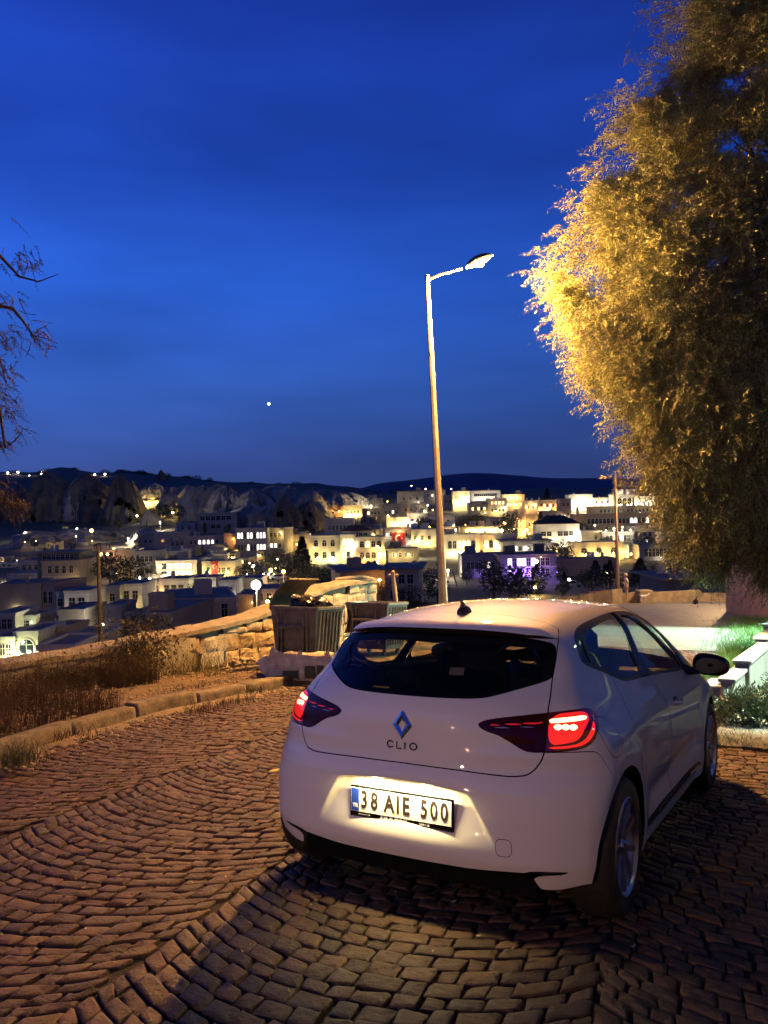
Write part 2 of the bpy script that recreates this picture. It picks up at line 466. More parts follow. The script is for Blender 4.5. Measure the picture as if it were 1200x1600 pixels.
def body_hit(o, d, t0, t1, n=40):
    """last crossing inside->outside along rays o + t d"""
    lo = np.full(len(d), t0); hi = np.full(len(d), t1)
    # march outwards; the body is star-shaped round CC
    found = np.zeros(len(d), bool); prev = t0
    for i in range(1, n + 1):
        tt = t0 + (t1 - t0) * i / n; out_ = (body_f(o + d * tt) > 0) & ~found
        lo[out_] = prev; hi[out_] = tt; found |= out_; prev = tt
    for i in range(22):
        m = (lo + hi) / 2; f = body_f(o + d * m[:, None]); ins = f < 0
        lo = np.where(ins, m, lo); hi = np.where(ins, hi, m)
    return o + d * hi[:, None], found

# ---- outlines. rear ones as (angle, z), side ones as (y, z)
GLASS_R = [(.26, .173, .9935), (.366, .209, 1.000), (.49, .303, 1.038), (.600, .415, 1.074), (.606, .45, 1.10), (.597, .50, 1.16), (.587, .556, 1.222),
           (.50, .515, 1.243), (.376, .465, 1.259), (.20, .42, 1.269)]
gr = phiz(GLASS_R); gl_ = gr[::-1] * [-1, 1]
REAR_GLASS = np.concatenate([gr, gl_])
TG_R = [(.25, .100, .692), (.422, .119, .685), (.517, .14, .682), (.576, .162, .690), (.606, .180, .713), (.630, .194, .749), (.641, .206, .785),
        (.634, .278, .948), (.614, .415, 1.074), (.604, .50, 1.16), (.595, .56, 1.222), (.592, .66, 1.28), (.59, .74, 1.312)]
tr_ = phiz(TG_R); TAILGATE = np.concatenate([[[0, .696]], tr_, [[1.2, 1.6], [-1.2, 1.6]], tr_[::-1] * [-1, 1]])
LAMP3 = [(.360, .14, .891), (.372, .145, .900), (.40, .156, .911), (.467, .182, .923), (.627, .273, .943), (.736, .388, .954), (.770, .475, .946), (.790, .500, .925), (.806, .470, .896),
         (.819, .39, .856), (.814, .355, .825), (.787, .317, .802), (.74, .273, .792), (.645, .211, .787), (.590, .181, .785), (.553, .174, .794),
         (.496, .162, .828), (.449, .153, .852), (.406, .143, .862), (.373, .139, .876)]
LAMP = rnd_poly(phiz(LAMP3), 2)
def zl(L):                       # lamp details given in the (angle, z) box of the lamp, u,w in 0..1 of its outline box
    return L
DLO = np.array([(.692, 1.177), (.735, 1.225), (.80, 1.258), (.90, 1.285), (1.05, 1.303), (1.25, 1.318), (1.5, 1.333), (1.72, 1.338), (1.95, 1.332), (2.12, 1.312), (2.26, 1.272), (2.38, 1.205),
                (2.50, 1.120), (2.62, 1.030), (2.74, .935), (2.715, .922), (2.56, .922), (2.32, .935), (1.655, .977), (1.44, .985), (1.17, .994), (1.06, 1.010), (.914, 1.054), (.79, 1.090), (.70, 1.113), (.665, 1.14)])
G_REAR = np.array([(.80, 1.155), (.835, 1.205), (.90, 1.245), (1.02, 1.268), (1.25, 1.290), (1.545, 1.306), (1.43, 1.003), (1.18, 1.010), (1.07, 1.030), (.93, 1.075), (.83, 1.108), (.80, 1.125)])
G_QTR = np.array([(.72, 1.165), (.76, 1.213), (.83, 1.243), (.80, 1.20), (.775, 1.155), (.778, 1.118), (.72, 1.128), (.70, 1.142)])
G_FRONT = np.array([(1.70, 1.312), (1.95, 1.308), (2.09, 1.288), (2.22, 1.245), (2.36, 1.17), (2.475, 1.085), (2.53, .945), (2.32, .953), (1.60, .998)])
G_TRI = np.array([(2.525, 1.05), (2.60, .995), (2.68, .945), (2.57, .945)])
B_TRIM = np.array([(1.57, 1.330), (1.68, 1.332), (1.575, .985), (1.455, .990)])
FUEL = rnd_poly([(.40, .885), (.41, .775), (.47, .735), (.56, .745), (.60, .80), (.585, .885), (.50, .915)], 2)
RDOOR = np.array([(.95, 1.10), (.95, .955), (.895, .86), (.885, .76), (.93, .60), (1.00, .47), (1.045, .35), (1.055, .245), (1.795, .235), (1.785, .45), (1.755, .65), (1.71, .80), (1.60, .93), (1.57, 1.0), (1.60, 1.2), (.98, 1.2)])
FDOOR = np.array([(1.60, 1.0), (1.63, .935), (1.735, .81), (1.78, .65), (1.808, .45), (1.815, .235), (2.79, .235), (2.83, .45), (2.84, .70), (2.80, .90), (2.74, .95), (2.3, 1.15), (1.68, 1.15)])
MOULD = rnd_poly([(1.075, .252), (1.07, .300), (2.74, .300), (2.78, .250)], 1)
CHROME = rnd_poly([(1.30, .262), (1.30, .280), (2.72, .280), (2.74, .262)], 1)

def mirrored(fn):
    def g(P):
        Q = P.copy(); Q[:, 0] = np.abs(Q[:, 0]); return fn(Q)
    return g
side = lambda P, poly: np.where(np.abs(P[:, 0]) > .42, poly_sd(P[:, 1:], poly), 1.0)
rearp = lambda P, poly, k=.9: np.where(P[:, 1] < 1.05, poly_sd(np.stack([phi(P), P[:, 2]], 1), poly) * k, 1.0)

PAINT = mat('white_paint', (.80, .76, .685), rough=.55, coat=1.0, coat_rough=.015, spec=.3)
BLACKP = mat('black_plastic', (.012, .012, .013), rough=.45)
BLACKG = mat('gloss_black', (.006, .006, .007), rough=.12, spec=.35)
GAP = mat('panel_gap', (.004, .004, .004), rough=.9, spec=.1)
CHROMEM = mat('chrome', (.75, .76, .78), rough=.08, metal=1)
RUBBER = mat('tyre_rubber', (.012, .012, .012), rough=.75, var=.4, vscale=40, bump=.2, bscale=80)
ALLOY = mat('alloy', (.42, .41, .42), rough=.28, metal=.9, coat=.4)
GLASS = glassmat('side_glass', (.84, .88, .85), .01)
GLASSD = glassmat('rear_glass', (.52, .55, .54), .01, .6)
INTER = mat('cabin_fabric', (.010, .010, .012), rough=.9, bump=.3, bscale=60)
LENS_D = mat('lamp_dark_red', (.035, .002, .002), rough=.06, coat=1, emit=(.5, .006, .004), estr=.05)
LENS_R = mat('lamp_red', (.25, .004, .004), rough=.08, coat=1, emit=(1, .020, .016), estr=.95, var=.5, vscale=18)
LENS_T = mat('lamp_inner_dark', (.012, .001, .001), rough=.12, spec=.25, emit=(.5, .005, .004), estr=.012)
BAR = emitmat('lamp_bar', (1, .16, .07), 14)

CAR = empty('parked_car', M_STREET.copy(), 'white five-door hatchback parked on the cobbled street with its red tail lights on', 'car')
V, N, F = shell()
rest = (V, N, F)

def put(name, geo, m, off=0.0, parent=None, label=None, dish=None):
    V, N, F = geo
    if not len(F): return None
    P = V + N * (off if dish is None else dish(V)[:, None])
    o = link(name, mesh_np(name, P, F, m, N), parent or CAR)
    if label: o['label'] = label
    return o
gaps = []
def region(rest, sdfn, gap=.0022):
    """take a panel out of the rest, leaving a groove round it"""
    s = sdfn(rest[0])
    if gap:
        inner, r2 = carve(*rest, s + gap); g, outer = carve(*r2, sdfn(r2[0]) - gap); gaps.append(g); return inner, outer
    return carve(*rest, s)
def split_side(geo):
    return carve(*geo, -geo[0][:, 0])      # right (x>0), left

# bottom edge and arches are cut away
def zbot(P):
    ax = np.abs(P[:, 0]); y = P[:, 1]
    zr = .288 - .012 * (1 - sm(.3, .58, ax)) - sm(.585, .625, ax) * .075 + .03 * sm(.66, .82, ax)
    zs = spl([.0, .42, 1.0, 1.15, 2.7, 2.85, 3.6, 4.1], [.24, .25, .19, .178, .178, .19, .22, .2])(y)
    t = sm(.30, .44, y); return zr * (1 - t) + zs * t
_, rest = carve(*rest, rest[0][:, 2] - zbot(rest[0]))
def arch_sd(P, r):
    return np.where(np.abs(P[:, 0]) > .5, np.minimum(np.hypot(P[:, 1] - WHEEL_Y[0], P[:, 2] - .318), np.hypot(P[:, 1] - WHEEL_Y[1], P[:, 2] - .318)) - r, 1.0)
_, rest = carve(*rest, arch_sd(rest[0], .352))

# side windows: black surround, then panes in it
win, rest = region(rest, lambda P: side(P, rnd_poly(DLO, 2)), 0)
panes = []
for q_, nm, poly in ((0, 'rear_door_window', G_REAR), (1, 'rear_quarter_window', G_QTR), (2, 'front_door_window', G_FRONT), (3, 'front_quarter_window', G_TRI)):
    pg, win = region(win, lambda P: side(P, rnd_poly(poly, 2, .12)), 0)
    for gg in split_side(pg): panes.append((nm, gg))
btr, win = region(win, lambda P: side(P, B_TRIM), .0015)
for gg in split_side(win):
    fr_ = put('window_surround', gg, BLACKP, .001)
for gg in split_side(btr): put('door_pillar_trim', gg, BLACKG, .003)
for nm, gg in panes: put(nm, gg, BLACKG if nm == 'rear_quarter_window' else GLASS, -.004)

# windscreen
ws, rest = region(rest, lambda P: np.where((P[:, 1] > 2.2) & (P[:, 2] > .9), poly_sd(np.stack([P[:, 0], P[:, 1]], 1), rnd_poly([(-.56, 2.38), (.56, 2.38), (.66, 2.78), (.72, 3.12), (.4, 3.2), (-.4, 3.2), (-.72, 3.12), (-.66, 2.78)], 2)), 1.0), .004)
put('windscreen', ws, GLASS, -.003)

# tail lamps
lamps, rest = region(rest, mirrored(lambda P: rearp(P, LAMP)), .0018)
# tailgate glass
tg_glass, rest = region(rest, lambda P: rearp(P, rnd_poly(REAR_GLASS, 2, .2)), .003)
# tailgate with spoiler
def tg_sd(P):
    s = rearp(P, rnd_poly(TAILGATE, 1, .15)); cutf = (P[:, 1] - .80 + .25 * np.abs(P[:, 0]) ** 2 * 1.0)
    return np.where(P[:, 1] < 1.05, np.maximum(s, cutf), 1.0)
tailgate, rest = region(rest, tg_sd, .0024)
spoil, tailgate = region(tailgate, lambda P: np.maximum(1.262 - .05 * P[:, 0] ** 2 - P[:, 2], np.abs(P[:, 0]) - .60), 0)
lampT, lampB = region(lamps, mirrored(tg_sd), .0018)
fuel, rest = region(rest, lambda P: np.where(P[:, 0] > .5, poly_sd(P[:, 1:], FUEL), 1.0), .0014)
put('fuel_flap', fuel, PAINT)
# doors
rd, rest = region(rest, lambda P: side(P, rnd_poly(RDOOR, 1, .12)), .0024)
fd, rest = region(rest, lambda P: side(P, rnd_poly(FDOOR, 1, .12)), .0024)
for nm, g in (('rear_door', rd), ('front_door', fd)):
    ml, g = region(g, lambda P: side(P, MOULD), .001)
    cr_, ml = region(ml, lambda P: side(P, CHROME), 0)
    for a, b, c in zip(split_side(g), split_side(ml), split_side(cr_)):
        d = put(nm, a, PAINT); put('door_moulding', b, BLACKP, .004, d); put('moulding_strip', c, CHROMEM, .007, d)
# bonnet, front wings, front bumper
bon, rest = region(rest, lambda P: np.where((P[:, 1] > 2.9) & (P[:, 2] > .62), poly_sd(P[:, :2], rnd_poly([(-.70, 3.16), (-.4, 3.24), (.4, 3.24), (.70, 3.16), (.74, 3.6), (.62, 3.92), (-.62, 3.92), (-.74, 3.6)], 2)), 1.0), .0024)
put('bonnet', bon, PAINT)
fb, rest = region(rest, lambda P: np.maximum(3.62 - P[:, 1], P[:, 2] - .66), .0024)
put('front_bumper', fb, PAINT)
fw, rest = region(rest, lambda P: np.maximum(np.maximum(2.80 - P[:, 1], P[:, 2] - .98), .6 - np.abs(P[:, 0])), 0)
for gg in split_side(fw): put('front_wing', gg, PAINT)
# rear bumper: below the tailgate and lamps
def bump_sd(P):
    y = P[:, 1]; z = P[:, 2]
    line = .786 - .02 * sm(.30, .50, y) - .165 * sm(.34, .47, y)
    return np.where((y < .62), np.maximum(z - line, y - .50), 1.0)
rb, rest = region(rest, bump_sd, .0020)
# tow-eye cover and the slots at its lower corners
tow, rb = region(rb, lambda P: np.where(P[:, 1] < .5, poly_sd(P[:, [0, 2]], rnd_poly([(.455, .352), (.523, .352), (.523, .425), (.455, .425)], 2, .2)), 1.0), .0012)
slot, rb = region(rb, mirrored(lambda P: np.where(P[:, 1] < .5, poly_sd(P[:, [0, 2]], rnd_poly([(.55, .283), (.60, .300), (.745, .303), (.735, .290), (.62, .279), (.59, .250)], 1, .2)), 1.0)), 0)
RB = put('rear_bumper', rb, PAINT); put('tow_eye_cover', tow, PAINT, 0, RB)
for gg in split_side(slot): put('bumper_slot', gg, GAP, -.02, RB)
TG = put('tailgate', tailgate, PAINT)
SP = put('roof_spoiler', spoil, PAINT, 0.0, TG, dish=lambda V: .022 * sm(.70, .50, V[:, 1]) * sm(.62, .50, np.abs(V[:, 0])))
RG = put('rear_window', tg_glass, GLASSD, -.003)
# roof and the two body sides
roof, rest = region(rest, lambda P: np.maximum(np.maximum(np.abs(P[:, 0]) - (.505 + .02 * sm(.6, 1.4, P[:, 1])), 1.15 - P[:, 2]), P[:, 1] - 2.36), 0)
put('roof', roof, PAINT)
for gg in split_side(rest): put('body_side', gg, PAINT)

# lamp innards, outlined inside the lamp (angle, z)
def lp(L):        # pixels of the enlarged lamp -> (angle, z) by the outline points already known
    src = np.array([(92, 270), (300, 215), (640, 178), (900, 145), (1065, 240), (1055, 340), (960, 460), (850, 485), (640, 495), (450, 475), (250, 350)], float)
    dst = phiz([(.362, .14, .891), (.467, .182, .923), (.627, .273, .943), (.736, .388, .954), (.803, .47, .896), (.819, .39, .856), (.787, .317, .802), (.74, .273, .792), (.645, .211, .788), (.553, .174, .795), (.449, .153, .854)])
    A = np.c_[np.ones(len(src)), src / 500, (src / 500) ** 2, (src[:, :1] / 500) * (src[:, 1:] / 500)]
    co = np.linalg.lstsq(A, dst, rcond=None)[0]; q = np.asarray(L, float)
    return np.c_[np.ones(len(q)), q / 500, (q / 500) ** 2, (q[:, :1] / 500) * (q[:, 1:] / 500)] @ co
RED = rnd_poly(lp([(652, 190), (900, 160), (965, 175), (985, 220), (930, 290), (905, 360), (880, 400), (800, 425), (652, 445)]), 2)
BARP = rnd_poly(lp([(655, 230), (680, 222), (900, 195), (955, 200), (965, 215), (940, 228), (700, 255), (660, 258)]), 2)
DIAM = [rnd_poly(lp([(c - 42, 285), (c - 10, 262), (c + 10, 262), (c + 42, 285), (c + 12, 312), (c - 12, 314)]), 1) for c in (722, 780, 838)]
LOW = rnd_poly(lp([(655, 455), (860, 440), (935, 400), (985, 300), (1010, 240), (1030, 250), (1020, 330), (960, 430), (850, 465), (655, 475)]), 1)
for sgn, gg, gt in ((1, *[split_side(x)[0] for x in (lampB, lampT)]), (-1, *[split_side(x)[1] for x in (lampB, lampT)])):
    par = None; f_ = lambda poly: mirrored(lambda P: rearp(P, poly))
    bar, gg = region(gg, f_(BARP), 0); dm = []
    for D_ in DIAM:
        q_, gg = region(gg, f_(D_), 0); dm.append(q_)
    red, gg = region(gg, f_(RED), 0)
    low, gg = region(gg, f_(LOW), 0)
    L_ = put('tail_light', gg, LENS_D, .004)
    put('light_bar', bar, BAR, .004, L_); put('red_lens', red, LENS_R, .004, L_); put('lower_lens', low, LENS_R, .004, L_)
    for q_ in dm: put('light_segment', q_, BAR, .004, L_)
    ln1, gt = region(gt, f_(lp([(190, 270), (590, 248), (620, 249), (620, 261), (590, 264), (190, 281)])), 0)
    ln2, gt = region(gt, f_(lp([(200, 292), (600, 280), (600, 291), (300, 301), (200, 305)])), 0)
    K_ = put('tail_light_inner', gt, LENS_T, .004)
    put('light_guide', ln1, mat('guide_red', (.3, .02, .02), .2, emit=(1, .02, .01), estr=.35), .004, K_)
    put('light_guide', ln2, mat('guide_dull', (.45, .38, .38), .3, .5), .004, K_)
gapsV = [g for g in gaps if len(g[2])]
off = 0; GV, GN, GF = [], [], []
for v, n, f in gapsV:
    GV.append(v - n * .006); GN.append(n); GF.append(f + off); off += len(v)
link('panel_gap', mesh_np('panel_gap', np.concatenate(GV), np.concatenate(GF), GAP, np.concatenate(GN)), CAR)

# ---- lining of the cabin and underbody
def cabin_lining():
    V, N, F = shell_lo
    w = np.concatenate
    for f in (lambda P: side(P, rnd_poly(DLO * [1, 1], 2)) - .006,
              lambda P: rearp(P, rnd_poly(REAR_GLASS, 2, .2)) + .02,
              lambda P: np.where((P[:, 1] > 2.2) & (P[:, 2] > .9), poly_sd(P[:, :2], [(-.50, 2.42), (.50, 2.42), (.60, 2.78), (.66, 3.08), (-.66, 3.08), (-.60, 2.78)]), 1.0),
              lambda P: arch_sd(P, .37),
              lambda P: P[:, 2] - np.maximum(.24, zbot(P) + .04)):
        _, (V, N, F) = carve(V, N, F, f(V))
    return V, N, F
_f = shell
def shell_res(k):
    src = (200, 130), (90, 60), (300, 130), (300, 130), (120, 200)
    return None
shell_lo = (V, N, F)
lin = cabin_lining()
o = link('cabin_lining', mesh_np('cabin_lining', lin[0] - lin[1] * .035, lin[2], INTER, lin[1]), CAR)
m = MB(); m.box(-.80, .34, .22, .80, 3.7, .26); m.box(-.60, .20, .17, .60, .60, .30); m.box(-.55, .6, .16, .55, 3.5, .22)
m.box(-.60, .50, .26, .60, .98, .62)
for wy in WHEEL_Y:
    for sx in (-1, 1):
        prof = [(.372, .52), (.375, .86)] ; n = 20; vs = []; fs = []
        for i in range(n + 1):
            a = -.0 + (math.pi + .0) * i / n
            for xx in (.50, .77):
                vs.append((sx * xx, wy + .372 * math.cos(a), .318 + .372 * math.sin(a)))
        for i in range(n): fs.append((2 * i, 2 * i + 1, 2 * i + 3, 2 * i + 2))
        vs.append((sx * .50, wy, .31)); k = len(vs) - 1
        for i in range(n): fs.append((2 * i, 2 * i + 2, k))
        m.quadf(vs, fs)
m.build('underbody', GAP, CAR)
# exhaust and the dark lower valance behind the white skin
m = MB(); m.bbox(-.62, .20, .215, .62, .42, .295, .03); m.build('rear_valance', GAP, CAR)

# ---- wheels
def wheel_meshes():
    R_ = .310; n = 64
    prof = [(.205, -.095), (.225, -.102), (.262, -.106), (.290, -.100), (.303, -.085), (.309, -.060), (.310, 0), (.309, .060), (.303, .085), (.290, .100), (.262, .106), (.225, .102), (.205, .095)]
    t = MB(); t.lathe(prof, n)
    tread = MB()
    rim = MB()
    rim.lathe([(.214, -.09), (.205, -.085), (.190, -.06), (.186, 0), (.192, .072), (.205, .086), (.214, .094), (.218, .100), (.212, .104), (.203, .099), (.196, .086)], n)
    for k in range(5):
        for s in (-1, 1):
            a0 = 2 * math.pi * k / 5 + s * .13; a1 = 2 * math.pi * k / 5 + s * .27
            c0 = Vector((math.cos(a0) * .035, math.sin(a0) * .035, 0)); c1 = Vector((math.cos(a1) * .200, math.sin(a1) * .200, 0))
            d = (c1 - c0).normalized(); q = Vector((-d.y, d.x, 0))
            w0, w1 = .030, .022
            vs = []; 
            for c, w_, h0, h1 in ((c0, w0, .03, .078), ((c0 + c1) / 2, .022, .045, .083), (c1, w1, .050, .092)):
                vs += [tuple(c - q * w_ + Vector((0, 0, h0))), tuple(c + q * w_ + Vector((0, 0, h0))), tuple(c + q * w_ * .6 + Vector((0, 0, h1))), tuple(c - q * w_ * .6 + Vector((0, 0, h1)))]
            fs = []
            for i in (0, 4):
                for j in range(4): fs.append((i + j, i + (j + 1) % 4, i + 4 + (j + 1) % 4, i + 4 + j))
            rim.quadf(vs, fs)
    rim.lathe([(0, .080), (.028, .080), (.034, .074), (.060, .070), (.064, .060), (.064, .02)], 32)
    disc = MB(); disc.lathe([(0, .0), (.07, .0), (.07, .012), (.125, .012), (.125, -.012), (.07, -.012)], 32); disc.lathe([(.187, -.02), (0, -.02)], 32)
    cap = MB(); cap.lathe([(0, .088), (.022, .087), (.027, .081), (.027, .07)], 24)
    return (t.mesh('tyre', RUBBER, True), rim.mesh('rim', ALLOY, True), disc.mesh('wheel', mat('brake_steel', (.05, .045, .04), .5, .8), True), cap.mesh('hub_cap', CHROMEM, True))
WM = wheel_meshes()
for wy, steer in ((WHEEL_Y[0], 0), (WHEEL_Y[1], 0.0)):
    for sx in (1, -1):
        L = T(sx * .782, wy, .310) @ RZ(steer) @ RY(math.pi / 2 * sx) @ RZ(.35 + wy)
        w_ = link('wheel', WM[2], CAR); w_.matrix_local = L
        for me in (WM[0], WM[1], WM[3]):
            link(me.name.split('.')[0], me, w_)

# ---- cabin: seats, wheel, dashboard
def rounded(m, x0, y0, z0, x1, y1, z1, b, M=None): m.bbox(x0, y0, z0, x1, y1, z1, b, M)
for sx in (-1, 1):
    m = MB(); rounded(m, -.25, -.26, .32, .25, .26, .50, .06); rounded(m, -.24, -.06, 0, .24, .06, .62, .055, T(0, -.22, .46) @ RX(.20))
    s_ = m.build('front_seat', INTER, CAR); s_.matrix_local = T(sx * .36, 2.02, 0)
    m = MB(); rounded(m, -.13, -.045, 0, .13, .045, .17, .04, T(0, -.37, 1.07) @ RX(.12)); m.tube([(-.05, -.355, 1.0), (-.05, -.36, 1.1)], .006, 6); m.tube([(.05, -.355, 1.0), (.05, -.36, 1.1)], .006, 6)
    m.build('headrest', INTER, s_)
m = MB(); rounded(m, -.62, -.25, .30, .62, .25, .46, .06); rounded(m, -.62, -.06, 0, .62, .06, .50, .05, T(0, -.25, .44) @ RX(.28))
s_ = m.build('rear_seat', INTER, CAR); s_.matrix_local = T(0, 1.18, 0)
for x in (-.38, .38):
    m = MB(); rounded(m, -.11, -.04, 0, .11, .04, .10, .035, T(x, -.39, .92)); m.build('headrest', INTER, s_)
m = MB(); m.bbox(-.70, .36, .80, .70, .86, .835, .01); m.build('parcel_shelf', INTER, CAR)
m = MB(); m.bbox(-.72, 2.62, .50, .72, 3.05, .88, .08); m.build('dashboard', INTER, CAR)
m = MB(); R_ = .175; pts = [(R_ * math.cos(a), R_ * math.sin(a), 0) for a in np.linspace(0, 2 * math.pi, 33)]
m.tube(pts, .014, 8, cap=False, up=(0, 0, 1)); m.box(-.17, -.02, -.01, .17, .02, .01); m.box(-.02, -.17, -.01, .02, 0, .01)
m.lathe([(0, .02), (.05, .015), (.055, -.02)], 20)
o = m.build('steering_wheel', BLACKP, CAR, smooth=True); o.matrix_local = T(-.36, 2.50, .89) @ RX(RAD(68))
m = MB(); m.bbox(-.12, 2.44, 1.22, .12, 2.47, 1.285, .012); m.build('rear_view_mirror', BLACKP, CAR)

# ---- door mirrors
for sx in (1, -1):
    m = MB(); n1, n2 = 14, 20; vs = []; fs = []
    cx, cy, cz = sx * .985, 2.60, .960
    for i in range(n1 + 1):
        b = math.pi * i / n1
        for j in range(n2):
            a = 2 * math.pi * j / n2; sb = math.sin(b); se = lambda v, e_: math.copysign(abs(v) ** e_, v)
            X = .118 * se(math.cos(a), .75) * sb ** .6; Z = .073 * se(math.sin(a), .8) * sb ** .6
            Z *= 1 - .22 * (X * 1.0 / .118) if Z > 0 else 1
            Y = .085 * se(math.cos(b), .9); Y = Y if Y > 0 else Y * .35
            vs.append((cx + sx * X, cy + Y, cz + Z))
    for i in range(n1):
        for j in range(n2): fs.append((i * n2 + j, i * n2 + (j + 1) % n2, (i + 1) * n2 + (j + 1) % n2, (i + 1) * n2 + j))
    m.quadf(vs, fs); o = m.build('door_mirror', BLACKG, CAR, smooth='all', merge=True)
    m = MB(); m.tube([(sx * .80, 2.60, .925), (sx * .86, 2.60, .915), (sx * .92, 2.60, .925)], [.045, .030, .028], 10); m.build('mirror_arm', BLACKP, o, smooth=True)
    m = MB(); vs = [(cx + sx * (.095 * math.cos(a)), cy - .0295, cz - .004 + .052 * math.sin(a) * (1 - .15 * math.cos(a))) for a in np.linspace(0, 2 * math.pi, 25)[:-1]]
    m.quadf(vs, [tuple(range(24))]); m.build('mirror_glass', mat('mirror_darkened', (.10, .11, .12), .03, 1), o)  # silver darkened to stand in for a dark reflection

# ---- door handles
for sx in (1, -1):
    P = np.array([[sx * 1.2, y, .795] for y in (1.86, 1.90, 1.95, 2.0, 2.04)])
    xs = [];
    for p in P:
        lo, hi = .5, 1.2
        for _ in range(30):
            q_ = (lo + hi) / 2
            if body_f(np.array([sx * q_, p[1], p[2]])) < 0: lo = q_
            else: hi = q_
        xs.append(lo)
    m = MB(); pts = [(sx * (x + d), p[1], p[2]) for x, p, d in zip(xs, P, (.004, .026, .032, .026, .004))]
    m.tube(pts, [.012, .014, .014, .014, .012], 8, up=(0, 0, 1)); m.build('door_handle', PAINT, CAR, smooth=True)
    m = MB(); m.sphere((sx * (xs[2] - .004), 1.95, .795), .05, 14, (.14, 1.3, .62)); m.build('handle_recess', BLACKG, CAR, smooth='all')

# ---- antenna
m = MB(); m.sphere((0, .80, 1.352), .045, 14, (.75, 1.5, .85)); m.tube([(0, .79, 1.36), (0, .765, 1.412)], [.022, .009], 10)
A_ = m.build('aerial', BLACKP, CAR, smooth='all')
pts = [(0, .768, 1.40), (0, .735, 1.455), (0, .68, 1.535), (0, .655, 1.575)]
m = MB(); m.tube(pts, [.006, .0045, .004, .005], 8); m.build('aerial_rod', BLACKP, A_, smooth=True)

# ---- badge, name, number plate
def rear_y(x, z):
    lo, hi = -.3, 1.0
    for _ in range(40):
        q_ = (lo + hi) / 2
        if body_f(np.array([x, q_, z])) > 0: lo = q_
        else: hi = q_
    return hi
def rhomb(w, h, t, y): return [Vector((0, y, h)), Vector((w, y, 0)), Vector((0, y, -h)), Vector((-w, y, 0))]
m = MB(); yb = rear_y(0, .861) - .001; by = yb - .010
O, I = rhomb(.052, .068, 0, 0), rhomb(.017, .028, 0, 0); Mi = rhomb(.035, .049, 0, 0)
vs = []; 
for ring, y in ((O, yb), (Mi, by), (I, yb)): vs += [(p.x, y, .861 + p.z) for p in ring]
m.quadf(vs, [(i + 4 * k, (i + 1) % 4 + 4 * k, (i + 1) % 4 + 4 * k + 4, i + 4 * k + 4) for k in (0, 1) for i in range(4)])
m.build('badge', CHROMEM, TG)
zc = .772
lw, lh, th = .030, .030, .0042
def letter(strokes, x0):
    mm = MB()
    for st in strokes:
        pts = [(x0 + a * lw, rear_y(x0 + a * lw, zc) - .003, zc + b * lh / 2) for a, b in st]
        mm.tube(pts, th / 2 * 1.5, 4, up=(0, 1, 0))
    return mm
arc = lambda cx, cy, rx, ry, a0, a1, n=12: [(cx + rx * math.cos(RAD(a)), cy + ry * math.sin(RAD(a))) for a in np.linspace(a0, a1, n)]
Cc = [(.95, .62)] + arc(.42, 0, .5, 1, 62, 298, 14)[1:-1] + [(.95, -.62)]
CL = [[Cc], [[(0, 1), (0, -1), (.85, -1)]], [[(0, 1), (0, -1)]], [arc(.55, 0, .58, 1, 0, 360, 20)]]
for st, x0 in zip(CL, (-.072, -.024, .018, .045)):
    letter(st, x0).build('letter', mat('letter_dark', (.03, .03, .035), .2, .6), TG)
yp = .062 - .018 + .030
pz = .5015
PLm = T(0, 0.074, pz) @ RX(RAD(90)) @ Matrix.Identity(4)          # plate frame: local x right, y up, z towards the viewer
m = MB(); m.bbox(-.268, -.077, -.016, .268, .064, .0, .004); PF = m.build('number_plate', BLACKG, CAR); PF.matrix_local = PLm
m = MB(); m.bbox(-.26, -.052, .0, .26, .056, .003, .001); m.build('plate_sheet', mat('plate_white', (.78, .77, .70), .35), PF)
m = MB(); m.box(-.257, -.049, .0031, -.216, .053, .0036); m.build('plate_band', mat('plate_blue', (.01, .04, .30), .4), PF)
INK = mat('plate_ink', (.02, .012, .010), .5)
def put_text(txt, size, x, y, z, mt, parent, sx=1, ex=.0008, bold=.0, sy=1):
    me = text_mesh('character', txt, size, ex, sx, bold=bold); me.materials.append(mt)
    o = link('character', me, parent); o.matrix_local = T(x, y, z) @ Matrix.Scale(sy, 4, (0, 1, 0)); return o
xpos = -.187
for ch, x in zip('38AIE500', (-.187, -.133, -.054, -.008, .034, .125, .175, .225)):
    put_text(ch, .098, x, 0.003, .0042, INK, PF, .78, .0010, .0022, 1.12)
put_text('TR', .024, -.2365, -.025, .0040, mat('plate_letter', (.75, .75, .75), .5), PF, 1, .0004, .0006)
GT = mat('frame_letter', (.7, .7, .7), .4)
put_text('GÜLPAR', .028, -.03, -.0635, .0008, GT, PF, 1.35, .0005, .0012)
put_text('OTOMOTİV', .009, -.19, -.063, .0008, GT, PF, 1.3, .0004)
put_text('SERVİS', .017, .125, -.063, .0008, GT, PF, 1.0, .0005)
# plate lamps in the lip above the plate
for x in (-.13, .13):
    m = MB(); m.bbox(-.03, -.008, -.006, .03, .008, 0, .002); o = m.build('plate_light', emitmat('plate_lamp', (1, .82, .50), 8), CAR); o.matrix_local = T(x, .088, .606)
    light('plate_light_beam', 'AREA', None, 3.6, (1, .78, .36), (.20, .02), CAR).matrix_local = T(x, .040, .606) @ RX(RAD(2))
